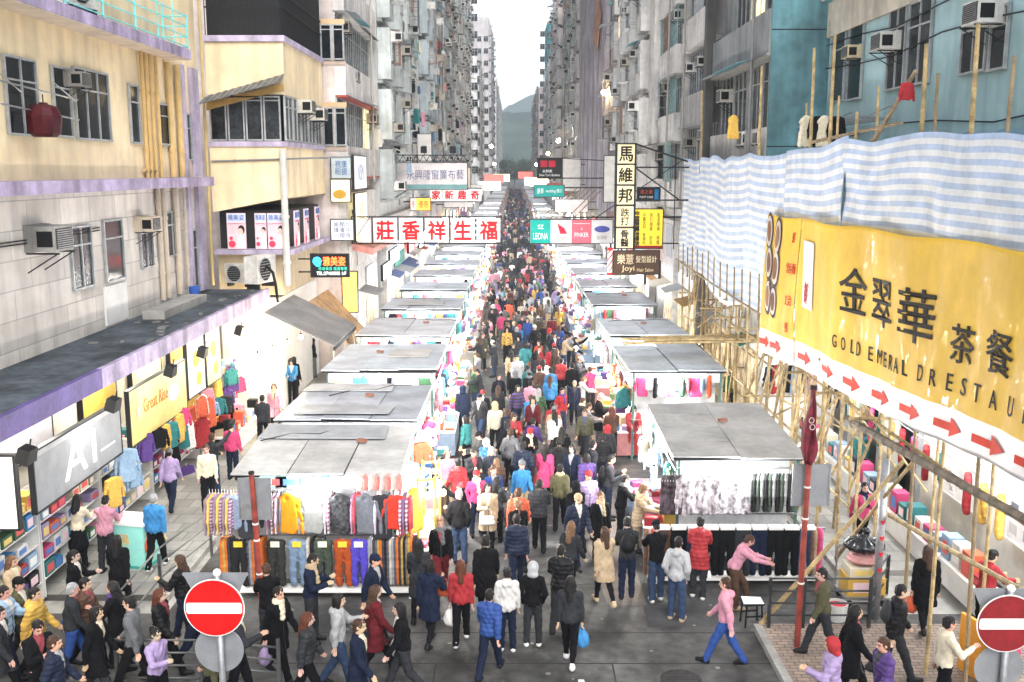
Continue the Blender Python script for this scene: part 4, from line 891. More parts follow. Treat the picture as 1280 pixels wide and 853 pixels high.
for x in (-w*.36, -w*.03, w*.33): MB().hexa([(x - .17, -.5, z1 + .1), (x + .17, -.5, z1 + .1), (x + .12, -.12, z1 + .2), (x - .12, -.12, z1 + .2), (x - .17, -.55, z1 + .42), (x + .17, -.55, z1 + .42), (x + .12, -.1, z1 + .5), (x - .12, -.1, z1 + .5)]).tube((x, -.2, z1 + .3), (x, 0, z1), .02).build('floodlight', black, o)
# small red-on-white panels
c, w, h = px_rect(537, 602, 236, 252, 62); o = empty('sign', 'small row of four white panels with red characters below the grey curtain sign', 'sign', c); o['d'] = .12
for i, ch in enumerate('家新趣奇'):
    x = -w/2 + w/4*(i + .5); MB().box(x - w*.118, x + w*.118, -.06, .05, -h*.48, h*.48).build('panel', panel_w, o); put(o, ch, x, 0, w*.16, h*.68, RED, bold=.06)
MB().box(-w/2 - 1.6, w/2, -.05, .05, h/2 - .02, h/2 + .05).box(-w/2 - 1.6, w/2, -.05, .05, -h/2 - .05, -h/2 + .02).build('frame', darksteel, o)
c, w, h = px_rect(513, 538, 248, 263, 58); o = sign('small lit red and orange box sign beside the grey curtain sign', c, w, h, mat('lit_orange', (.85, .42, .05), .4, emit=.7)); slab(o, 'red_panel', -w*.35, 0, w*.28, h, panel_w); put(o, '冬', -w*.35, 0, w*.18, h*.6, RED); put(o, '優惠', w*.15, 0, w*.5, h*.6, RED)
# four brand panels
c, w, h = px_rect(663, 765, 275, 304, 43); o = sign('teal, white, pink and grey four part brand sign over the right stalls', c, w, h, panel_w)
for i, (nm, m, col) in enumerate((('panel', paint, (.01, .30, .26)), ('panel', paint, (.52, .50, .50)), ('panel', paint, (.58, .10, .14)), ('panel', paint, (.44, .44, .46)))): slab(o, 'brand_panel', -w/2 + w/4*(i + .5), 0, w/4 - .01, h, m, col)
q = [-w/2 + w/4*(i + .5) for i in range(4)]; WT = (.8, .8, .78)
put(o, 'LEONA', q[0], -h*.2, w*.18, h*.28, WT); put(o, 'SZ', q[0], h*.2, w*.07, h*.18, WT)
z = MB()
for k in range(3): x = q[1] - .16 + k*.1; z.add([(x, -.071, h*.32 - k*.07), (x + .08, -.071, h*.32 - k*.07), (x + .22, -.071, -h*.1), (x + .12, -.071, -h*.1)], [(0, 1, 2, 3)])
z.build('emblem', paint, o, color=(.55, .02, .05)); put(o, 'marand', q[1], -h*.28, w*.18, h*.16, (.25, .2, .2)); put(o, 'PINKER', q[2], -h*.14, w*.17, h*.18, (.8, .7, .7)); slab(o, 'line', q[2], h*.34, w*.2, .02, paint, (.8, .6, .6), .008); put(o, 'A', q[2], h*.12, w*.02, h*.1, WT)
z = MB(); z.ball((q[3], -.066, h*.1), .001, 4, 3); z.ball((q[3], -.066, h*.1), w*.095, 18, 9, 0, (1, .02, .42)); z.build('emblem', paint, o, color=(.05, .06, .25)); put(o, 'ROYAL', q[3], h*.1, w*.12, h*.12, WT); put(o, '皇家軒', q[3], -h*.26, w*.13, h*.17, (.15, .15, .15))
b = MB(); b.tube((-w*.1, 0, h/2 + .1), (7.3 - c.x, 0, h/2 + .12), .035).tube((w/2, 0, -h/2), (7.3 - c.x, 0, -h/2 - .02), .03).tube((w*.3, 0, h/2 + .1), (7.3 - c.x, .0, h/2 + 2.6), .02); b.build('bracket', darksteel, o)
# vertical bone-setter sign
c, w, h = px_rect(770.5, 791.5, 180, 312, 40); o = empty('sign', 'tall vertical cream sign with black characters and black frame', 'sign', c); o['d'] = .3
cells = [('馬', .0, .19), ('維', .197, .385), ('邦', .392, .575), ('跌\n打', .585, .785), ('骨\n醫', .795, .99)]
for i, (ch, a, b_) in enumerate(cells):
    zc, hh = h/2 - h*(a + b_)/2, h*(b_ - a); MB().box(-w/2 + .03, w/2 - .03, -.15, .14, zc - hh/2 + .02, zc + hh/2 - .02).build('panel', panel_c, o); put(o, ch, 0, zc, w*(.72 if i < 3 else .46), hh*(.72 if i < 3 else .8), BLK, bold=.045 if i < 3 else .02)
fm = MB()
for a in [0] + [x[2] for x in cells]: fm.box(-w/2 - .05, w/2 + .05, -.17, .15, h/2 - h*a - .03, h/2 - h*a + .03)
for s in (-1, 1): fm.box(s*w/2 - .04, s*w/2 + .04, -.165, .145, -h/2, h/2)
fm.tube((w/2, 0, h/2), (3.2, .5, h/2 - .9), .035).tube((w/2, 0, h*.28), (3.2, .2, h*.28), .03).tube((w/2, 0, -h*.03), (3.2, .2, -h*.03), .03).tube((w/2, 0, h*.28), (2.2, .2, -h*.03), .03).tube((3.1, .2, h/2 - .9), (3.1, .2, -h/2 - .4), .04).tube((2.0, .1, h*.5), (2.0, .1, -h*.5), .02)
fm.build('frame', darksteel, o)
# yellow clinic sign, brown salon sign, barber pole
c, w, h = px_rect(791.5, 827, 262, 310, 40.3); o = sign('bright yellow clinic sign of small black columns beside the vertical cream sign', c, w, h, panel_y)
put(o, '中\n國\n醫\n藥\n治\n療\n院', -w*.36, -h*.0, w*.16, h*.92, BLK, bold=.02)
for i, s in enumerate(('中\n醫\n全\n科\n\n骨\n傷\n科', '跌\n打\n推\n拿\n\n針\n灸', '風\n濕\n痺\n痛\n\n痔\n瘡')): put(o, s, -w*.12 + i*w*.24, 0, w*.11, h*.82, BLK)
slab(o, 'lower_band', 0, -h*.47, w, h*.06, paint, (.35, .03, .03), .006)
c, w, h = px_rect(767, 823, 314, 342.5, 39.8); o = sign('dark brown hair salon sign with cream lettering below the yellow sign', c, w, h, paint, color=(.075, .045, .03))
put(o, '樂薏', -w*.24, h*.15, w*.36, h*.44, (.75, .62, .42)); put(o, '髮型設計', w*.22, h*.15, w*.46, h*.30, (.75, .62, .42)); put(o, 'Joyi', -w*.18, -h*.28, w*.28, h*.3, (.75, .6, .35)); put(o, 'Hair Salon', w*.2, -h*.32, w*.36, h*.15, (.75, .6, .35))
p0 = at_y(762.5, 327, 39.7); o = empty('barber_pole', 'red and white barber pole hung at the brown salon sign', 'barber pole', p0)
hb = .44; MB().lathe([(.001, -hb - .12), (.11, -hb - .12), (.12, -hb), (.001, -hb)], 14).lathe([(.001, hb), (.12, hb), (.11, hb + .12), (.001, hb + .12)], 14).build('end_cap', paint, o, color=(.6, .03, .03))
bp = MB(); bp.lathe([(.1, -hb), (.1, hb)], 14); bp.build('tube', white, o, smooth=True)
bs = MB()
for k in range(3):
    pts = [Vector((.103*math.cos(t*.5 + k*2.1), .103*math.sin(t*.5 + k*2.1), -hb + t*2*hb/14)) for t in range(15)]; up_ = Vector((0, 0, .09)); bs.add([p for p in pts] + [p + up_ for p in pts], [(i, i + 1, 16 + i, 15 + i) for i in range(14)])
bs.build('stripe', paint, o, color=(.6, .03, .03)); MB().tube((0, 0, 0), (.5, .1, .0), .02).build('bracket', darksteel, o)
# farther small signs
c, w, h = px_rect(672, 702, 198, 223, 66); o = sign('black hanging sign with two red squares far down the right side', c, w, h, black); slab(o, 'red_square', -w*.24, h*.22, w*.28, h*.32, paint, (.4, .02, .04)); slab(o, 'red_square', w*.1, h*.22, w*.28, h*.32, paint, (.4, .02, .04)); put(o, '金獅麗', -w*.1, -h*.14, w*.4, h*.14, WT); put(o, 'New York Barbers', 0, -h*.34, w*.85, h*.12, WT)
MB().tube((w/2, 0, -h/2), (6.7 - c.x, 0, -h/2), .04).tube((w/2, 0, h/2), (6.7 - c.x, 0, h/2 - .2), .03).build('bracket', darksteel, o)
c, w, h = px_rect(668, 705, 232, 246, 62); o = sign('small teal sign with white lettering below the black hanging sign', c, w, h, paint, color=(.02, .30, .27)); put(o, '惠華', -w*.3, 0, w*.22, h*.5, WT); put(o, 'wedding 婚紗', w*.16, 0, w*.55, h*.42, WT); MB().tube((w/2, 0, h*.3), (6.9 - c.x, 0, h*.3), .04).build('bracket', darksteel, o)
c, w, h = px_rect(797, 824, 235, 251, 44); o = sign('small black and blue shop sign between the vertical cream sign and tarpaulin', c, w, h, black); put(o, '足之道', -w*.1, h*.2, w*.55, h*.3, (.6, .1, .06)); put(o, 'FOOT CARE', -w*.1, -h*.22, w*.6, h*.16, WT); slab(o, 'blue_panel', w*.36, 0, w*.18, h*.8, paint, (.02, .16, .4))
# left facade signs
c, w, h = px_rect(414, 439, 197, 223, 41.9); o = sign('pale blue optician sign on the end wall of the pink tenement', c, w, h, paint, color=(.45, .52, .55)); put(o, '視康\n眼鏡', 0, 0, w*.62, h*.7, (.05, .12, .3))
c, w, h = px_rect(414, 438, 225, 252, 41.9); o = sign('lit yellow food picture panel on the pink tenement end wall', c, w, h, mat('lit_cream', (.85, .74, .42), .4, emit=.55)); f = MB(); f.ball((-.05, -.062, -.15), .26, 12, 8, 0, (1.1, .06, .75)); f.build('food_print', paint, o, color=(.55, .32, .05))
c, w, h = px_rect(414, 442, 275, 300, 41.8); o = sign('white sign with three rows of blue characters under the food panel', c, w, h, panel_w); put(o, '美顏坊\n護膚中\n心瘦身', 0, 0, w*.8, h*.8, (.08, .14, .3))
zA, zB = at_x(452, 195, -6.85), at_x(452, 222, -6.85)
def side_sign(label, X, y0, y1, z0, z1, m, rz, color=None): return sign(label, (X, (y0 + y1)/2, (z0 + z1)/2), y1 - y0, z1 - z0, m, rz, color, d=.1)
o = side_sign('white sign with pale blue lettering on street face of the pink tenement', -6.78, 42.6, 46.2, 7.9, 9.3, panel_w, R(90)); put(o, 'NSM', 0, 0, 1.6, .7, (.4, .46, .62))
o = side_sign('lit cream shop panel under the pale blue lettering sign', -6.78, 42.7, 46.1, 5.7, 7.7, _M['lit_cream'], R(90)); put(o, '皮草\n大王', 0, 0, 1.2, 1.2, (.6, .35, .2))
b_ = MB(); b_.hexa([(-6.86, 42.4, 5.35), (-6.0, 42.4, 5.15), (-6.0, 51.5, 5.15), (-6.86, 51.5, 5.35), (-6.86, 42.4, 5.6), (-6.0, 42.4, 5.4), (-6.0, 51.5, 5.4), (-6.86, 51.5, 5.6)]); tag(b_.build('canopy', mat('salmon_paint', (.55, .22, .18), .7, var=.3)), 'salmon red narrow canopy along the pink tenement', 'canopy')
# dot-matrix sign of the slimming shop
c, w, h = px_rect(389, 436, 318.5, 345.5, 36.5); o = sign('black dot-matrix sign with glowing red characters below the posters', c, w, h, black)
lr, lb, lw = mat('led_red', (1, .10, .02), .5, emit=2.2, var=0), mat('led_blue', (.02, .5, 1), .5, emit=1.6, var=0), mat('led_white', (.8, .9, .9), .5, emit=.9, var=0)
put(o, '雅美姿', w*.12, h*.2, w*.6, h*.42, RED, bold=.015, m=lr); put(o, '修身美容 護膚專業', w*.08, -h*.14, w*.78, h*.16, RED, m=mat('led_green', (.05, .5, .35), .5, emit=.5, var=0)); put(o, 'TEL:27108885 1/F', w*.04, -h*.36, w*.8, h*.15, RED, m=lw)
f = MB(); f.ball((-w*.34, -.068, h*.2), h*.2, 12, 8, 0, (1, .05, 1)); f.ball((-w*.32, -.068, h*.05), h*.14, 12, 8, 0, (1, .05, .7)); f.build('emblem', lb, o)
MB().tube((-w/2, 0, h*.3), (-7.9 - c.x, 0, h*.3), .03).tube((-w/2, 0, -h*.3), (-7.9 - c.x, 0, -h*.3), .03).build('bracket', darksteel, o)
c, w, h = px_rect(428, 447, 340, 372, 41); MBo = sign('tall lit orange fabric shop panel behind the dot-matrix sign', c + Vector((0, 0, -.3)), w, h + .6, mat('lit_amber', (.85, .45, .10), .5, emit=.6, var=.3, scale=6))
# rows of backlit shop signs down both sides
lit1, lit2, lit3 = mat('lit_sign_white', (.9, .93, 1), .4, emit=1.5, var=.2, scale=2), mat('lit_sign_warm', (1, .80, .5), .4, emit=1.2, var=.2, scale=2), mat('lit_sign_red', (.9, .12, .10), .4, emit=.8, var=.2)
rn = random.Random(9); lits = (('cold white', lit1), ('warm yellow', lit2), ('red', lit3))
for s in (-1, 1):
    y = 47.5 if s < 0 else 45; k = 0
    while y < 170:
        L_ = rn.uniform(2.4, 4.5); nm, m = rn.choices(lits, (.55, .3, .15))[0]; z = rn.uniform(3.7, 4.6); out = rn.uniform(.05, .5)
        o = sign('%s backlit shop sign, %s along the %s row of shops' % (nm, nth(k), 'left' if s < 0 else 'right'), (s*(6.75 - out), y + L_/2, z), L_*.94, rn.uniform(.7, 1.2), m, R(90) if s < 0 else R(-90), name='shop_sign', group='backlit shop signs along the street'); k += 1; y += L_ + rn.uniform(0, .8)
for i, (x, Y, z, w, h, col) in enumerate(((-4.6, 84, 6.2, 2.4, 1.1, (.75, .72, .7)), (-5.2, 98, 7.6, 2.0, 2.6, (.7, .6, .5)), (4.6, 80, 5.9, 2.6, 1.0, (.75, .75, .75)), (5.3, 92, 8.3, 1.6, 3.0, (.6, .58, .55)), (4.9, 112, 6.6, 2.4, 1.3, (.5, .12, .1)), (-5.0, 120, 6.4, 2.8, 1.2, (.75, .74, .72)), (5.6, 58, 8.2, .8, 2.6, (.55, .55, .52)), (-5.8, 66, 9.6, .9, 2.8, (.62, .6, .58)))):
    o = sign('faded %s hanging signboard %s metres up beside the %s facades' % (('white', 'tan tall', 'pale', 'grey tall', 'red', 'long white', 'narrow grey', 'narrow cream')[i], ('six', 'seven', 'six', 'eight', 'six', 'six', 'eight', 'nine')[i], 'left' if x < 0 else 'right'), (x, Y, z), w, h, paint, color=col); s = -1 if x < 0 else 1
    MB().tube((s*w/2, 0, h*.3), (s*(6.9 - abs(x)), 0, h*.3), .04).tube((s*w/2, 0, -h*.3), (s*(6.9 - abs(x)), 0, -h*.3), .04).build('bracket', darksteel, o)
# warm street lamp on the net tower corner
p = at_y(756, 116, 72.5); o = empty('street_lamp', 'glowing warm street lamp beside the grey netted scaffold', 'street lamp', p)
MB().ball((0, 0, 0), .26, 12, 8, 0, (1, 1, .7)).build('lamp_globe', warmbulb, o, smooth=True); MB().tube((0, 0, .2), (.3, .1, .5), .04).tube((.3, .1, .5), (1.4, .3, .6), .04).build('bracket', darksteel, o)
for i, (px, py, Y) in enumerate(((698, 176, 110), (685, 192, 130), (614, 183, 140), (618, 205, 160), (671, 206, 150))):
    p = at_y(px, py, Y); tag(MB().ball((0, 0, 0), .22, 10, 7).build('street_lamp', warmbulb if i % 2 else bulbm, None, p), 'small glowing lamp far down the street, %s from the viewer' % nth(i), 'street lamp', 'far lamps along the facades')

# ---------------------------------------------------------------- market stalls, lamps and goods
roofm = mat('grey_roof_sheet', None, .45, .1, var=.26, scale=1.1, streak=0, bump=.15, bscale=6, spec=.4)
meshm = mat('stall_cloth', None, .8, var=.15, scale=5)
LAMP_N = 0
def lamp_light(loc, e, col=(1, .95, .86), r=.12):
    l = bpy.data.lights.new('lamp_light', 'POINT'); l.energy = e; l.color = col; l.shadow_soft_size = r
    o = bpy.data.objects.new('lamp_light', l); COL.objects.link(o); o.location = loc; return o
_L = {}
def bulb(label, loc, group='bare bulbs hung along the stalls', warm=False):
    k = warm
    if k not in _L:
        m = MB(); m.ball((0, 0, 0), .075, 10, 8); c = MB(); c.tube((0, 0, .06), (0, 0, .15), .03).tube((0, 0, .15), (0, 0, .42), .008, n=5); _L[k] = (m.mesh('hanging_bulb', warmbulb if warm else bulbm, True), c.mesh('cord', black))
    o = tag(obj('hanging_bulb', _L[k][0], None, loc), label, 'lamp', group); obj('cord', _L[k][1], o); return o
def tube_lamp(label, loc, L_, rz=0, group='fluorescent tubes under stall roofs'):
    k = ('t', round(L_, 1))
    if k not in _L: _L[k] = (MB().tube((-L_/2, 0, 0), (L_/2, 0, 0), .022, n=8).mesh('fluorescent_lamp', tubem), MB().box(-L_/2, L_/2, -.03, .03, .026, .06).mesh('fitting', white))
    o = tag(obj('fluorescent_lamp', _L[k][0], None, loc, (0, 0, rz)), label, 'lamp', group); obj('fitting', _L[k][1], o); return o
# garments on hangers: local x = width, hanging below the rail at z = 0
_Q = {}
def garment_mesh(kind):
    if kind in _Q: return _Q[kind]
    S = SDF()
    if kind in ('hoodie', 'shirt', 'coat'):
        ln = {'hoodie': .62, 'shirt': .58, 'coat': .85}[kind]
        for x in (-.1, 0, .1): S.cap((x, 0, -.20), (x*1.15, 0, -ln), .105, .115, .05)
        for s in (-1, 1): S.cap((s*.06, 0, -.14), (s*.2, 0, -.19), .055, .065, .04).cap((s*.21, 0, -.2), (s*.29, -.01, -.48), .065, .05, .02).cap((s*.29, -.01, -.48), (s*.30, -.02, -.70), .05, .042, .02)
        if kind == 'hoodie': S.ell((0, -.05, -.12), (.13, .07, .09), .03).ell((0, -.11, -.12), (.07, .06, .06), .01, None, True).cap((-.09, -.07, -.55), (.09, -.07, -.55), .05, None, .03)
    elif kind == 'trousers':
        S.cap((-.12, 0, -.08), (.12, 0, -.08), .07, None, .03)
        for s in (-1, 1): S.cap((s*.085, 0, -.12), (s*.10, .0, -.92), .095, .07, .03)
    else:   # dress
        for x in (-.06, 0, .06): S.cap((x, 0, -.18), (x*2.6, 0, -.88), .10, .11, .05)
        for s in (-1, 1): S.cap((s*.05, 0, -.13), (s*.2, 0, -.26), .05, .05, .04)
    def post(F, X, Y, Z):
        F = F + .006*np.sin(26*X + 3*np.sin(7*Z)) + .005*np.sin(30*Z + 14*X) + .003*np.sin(60*Z + 25*X)
        return np.maximum(F, np.abs(Y) - .075)
    g = S.mesh(kind, .016, [cloth], post)
    h = MB(); h.tube((0, 0, -.08), (0, 0, .0), .008, n=5).tube((-.2, 0, -.16), (0, 0, -.08), .009, n=5).tube((.2, 0, -.16), (0, 0, -.08), .009, n=5); _Q[kind] = (g, h.mesh('hanger', white)); return _Q[kind]
NAMEOF = {'hoodie': 'hooded_top', 'shirt': 'shirt', 'coat': 'coat', 'trousers': 'trousers', 'dress': 'dress'}
G_N = 0
def garment(kind, label, loc, color, rz=0, sc=1., thin=1., hanger=True, group='garments hung on the stalls', m=None, zs=1.):
    global G_N
    me, h = garment_mesh(kind)
    if m is not None:
        k = (kind, m.name)
        if k not in _Q: q = me.copy(); q.materials.clear(); q.materials.append(m); _Q[k] = q
        me = _Q[k]
    G_N += 1
    o = tag(obj(NAMEOF[kind], me, None, loc, (0, 0, rz), C(color) if isinstance(color, str) else color, (sc, sc*thin, sc*zs)), label, 'garment', group)
    if hanger: obj('hanger', h, o)
    return o
def stall(label, x0, x1, y0, y1, zr, side, tone, panels=3, ribs=0, overlay=None, slope=None, cloth_c=(.55, .57, .58)):
    """side = +1 when the main street is towards +x"""
    o = empty('market_stall', label, 'market stall', (x0, y0, 0)); w, l = x1 - x0, y1 - y0; rn = random.Random(int(y0*7 + x0*3))
    slope = .16 if y0 < 22 else -.15
    zf = lambda y: zr - max(slope, 0) - min(slope, 0)*.6 + slope*(y + .15)/(l + .3)
    for i in range(panels):                          # roof sheets side by side with dark seams
        a, b = -.12 + (w + .24)*i/panels + .012, -.12 + (w + .24)*(i + 1)/panels - .012; dz = rn.uniform(-.012, .02)
        m = MB(); nr = max(ribs, 4); e0, e1 = rn.uniform(-.10, .05), rn.uniform(-.06, .12); j0, j1, j2, j3 = [rn.uniform(-.01, .045) for _ in range(4)]
        for k in range(nr):
            ya, yb = -.15 + (l + .3)*k/nr, -.15 + (l + .3)*(k + 1)/nr - (.02 if ribs else .002); k0, k1 = k/nr, (k + 1)/nr; p4 = [(a, ya + e0, dz + j0 + (j2 - j0)*k0), (b, ya + e0, dz + j1 + (j3 - j1)*k0), (b, yb + e1, dz + j1 + (j3 - j1)*k1), (a, yb + e1, dz + j0 + (j2 - j0)*k1)]; m.hexa([(x, y, zf(y) + z) for x, y, z in p4] + [(x, y, zf(y) + z + .03) for x, y, z in p4])
        m.build('roof_sheet', roofm, o, color=(lambda f: [c*f for c in tone])(rn.uniform(.85, 1.1)))
    un = MB(); un.hexa([(-.10, -.12, zf(-.12) - .05), (w + .1, -.12, zf(-.12) - .05), (w + .1, l + .1, zf(l) - .05), (-.1, l + .1, zf(l) - .05), (-.10, -.12, zf(-.12) - .02), (w + .1, -.12, zf(-.12) - .02), (w + .1, l + .1, zf(l) - .02), (-.1, l + .1, zf(l) - .02)]); un.build('roof_frame', darksteel, o)
    for (xa, xb, ya, yb, c) in (overlay or []):
        m = MB(); q = [(xa, ya), (xb, ya), (xb + rn.uniform(-.05, .05), yb), (xa + .05, yb)]; m.hexa([(x, y, zf(y) + .07 + rn.uniform(0, .03)) for x, y in q] + [(x, y, zf(y) + .115) for x, y in q]); m.build('loose_sheet', roofm, o, color=c)
    for x in (.05, w - .05):
        for y in (.05, l - .05): MB().box(x - .03, x + .03, y - .03, y + .03, 0, zf(y) - .09).build('post', mat('green_post', (.10, .22, .2), .5, .3, var=.3), o)
    rl = MB()
    for z in (1.28, 2.32): rl.tube((0, -.03, z), (w, -.03, z), .018, n=6)
    for x in (-.02, w + .02): rl.tube((x, 0, 2.25), (x, l, 2.25), .018, n=6)
    rl.build('hanging_rail', steel, o)
    a, b = (w - .65, w + .62) if side > 0 else (-.62, .65)
    MB().box(a, b, .25, l - .1, .78, .84).build('table', white, o); MB().box(a + .02, b - .02, .27, l - .12, .08, .776).build('table_skirt', meshm, o, color=cloth_c)
    a, b = (.0, .6) if side > 0 else (w - .6, w)
    MB().box(a, b, .25, l - .1, .70, .76).box(a + .03, b - .03, .28, l - .12, .05, .698).build('table', meshm, o, color=(.4, .4, .42))
    MB().box(.08, w - .08, -.012, .012, zf(0) - .36, zf(0) - .08).build('valance', meshm, o, color=(.78, .79, .8)) if y0 > 22 else None
    MB().box(.1, w - .1, .5, .53, .1, zf(.5) - .12).build('back_panel', meshm, o, color=(.72, .72, .72)); MB().box(w*.5 - .02, w*.5 + .02, .56, l - .1, .1, zf(.6) - .12).build('partition', meshm, o, color=(.66, .66, .66))
    return o, zf
BOXC = ['white', 'red', 'pink', 'pale blue', 'yellow', 'hot pink', 'teal', 'orange', 'cream', 'purple', 'green', 'bright blue', 'lilac', 'black', 'beige']
_P = {}
def parcel(label, loc, size, color, rz=0, group='packed goods on display'):
    k = tuple(round(s, 2) for s in size)
    if k not in _P:
        a, b, h = k; m = MB(); e = min(.012, h/4)
        m.hexa([(-a/2, -b/2, 0), (a/2, -b/2, 0), (a/2, b/2, 0), (-a/2, b/2, 0), (-a/2, -b/2, h - e), (a/2, -b/2, h - e), (a/2, b/2, h - e), (-a/2, b/2, h - e)])
        m.hexa([(-a/2, -b/2, h - e), (a/2, -b/2, h - e), (a/2, b/2, h - e), (-a/2, b/2, h - e), (-a/2 + e, -b/2 + e, h), (a/2 - e, -b/2 + e, h), (a/2 - e, b/2 - e, h), (-a/2 + e, b/2 - e, h)])
        l = MB(); l.box(-a*.36, a*.36, -b/2 - .003, -b/2 + .0, h*.2, h*.75); _P[k] = (m.mesh('box', pack), l.mesh('label_print', pack))
    o = tag(obj('box', _P[k][0], None, loc, (0, 0, rz), C(color)), label, 'box', group); obj('label_print', _P[k][1], o, color=random.choice([(.8, .8, .78), (.7, .1, .1), (.8, .6, .2), (.1, .2, .5), (.85, .6, .65)])); return o
LX0, LX1, RX0, RX1 = -5.62, -2.40, 3.55, 6.25
G1, G2, G3, G4 = (.56, .58, .61), (.47, .50, .55), (.51, .56, .61), (.60, .61, .62)
LEFT = [(19.6, 22.5, 2.75, (.55, .545, .53), 3, 12, [(-.1, 2.75, 1.95, 2.95, (.40, .42, .44))]), (23.2, 27.4, 2.72, G2, 3, 0, [(.3, 2.6, .2, 1.2, (.44, .46, .48)), (-.1, 2.3, 3.2, 4.2, (.50, .51, .52))]),
 (29.2, 34.2, 2.7, G3, 3, 0, [(1.6, 2.9, 2.0, 3.6, (.54, .52, .50))]), (35.6, 40.6, 2.7, G1, 2, 0, []), (42.6, 47.2, 2.7, G2, 3, 0, [(.5, 2.5, 1, 2.4, (.46, .47, .48))]), (49.4, 53.8, 2.7, G3, 2, 0, []), (56.4, 60.8, 2.7, G1, 3, 0, []), (63.2, 67.8, 2.7, G2, 2, 0, []),
 (70.6, 75.4, 2.7, G3, 2, 0, []), (78, 84, 2.7, G1, 2, 0, []), (86, 93, 2.7, G4, 2, 0, []), (95, 103, 2.7, G3, 2, 0, []), (105, 114, 2.7, G1, 2, 0, []), (116, 127, 2.7, G3, 2, 0, []), (129, 142, 2.7, G4, 2, 0, []), (145, 160, 2.7, G1, 1, 0, []), (163, 182, 2.7, G4, 1, 0, []), (186, 212, 2.7, G1, 1, 0, []), (216, 250, 2.7, G4, 1, 0, []), (256, 300, 2.7, G1, 1, 0, []), (308, 380, 2.7, G4, 1, 0, [])]
RIGHT = [(20.9, 24.9, 2.72, (.46, .46, .46), 2, 0, []), (29.2, 34.2, 2.7, G3, 2, 0, []), (35.6, 40.4, 2.7, G3, 2, 0, []), (43.6, 49.0, 2.75, (.36, .39, .42), 1, 0, []), (51, 55.5, 2.7, G2, 2, 0, []), (57.5, 62, 2.7, G1, 2, 0, []), (64, 68.5, 2.7, G2, 2, 0, []), (70.8, 75.5, 2.7, G3, 2, 0, []),
 (78, 84, 2.7, G4, 2, 0, []), (86, 94, 2.7, G1, 2, 0, []), (96, 105, 2.7, G3, 2, 0, []), (107, 118, 2.7, G4, 2, 0, []), (120, 134, 2.7, G3, 2, 0, []), (137, 155, 2.7, G4, 1, 0, []), (158, 180, 2.7, G1, 1, 0, []), (184, 214, 2.7, G4, 1, 0, []), (218, 255, 2.7, G1, 1, 0, []), (262, 305, 2.7, G4, 1, 0, []), (312, 385, 2.7, G1, 1, 0, [])]
rg = random.Random(21)
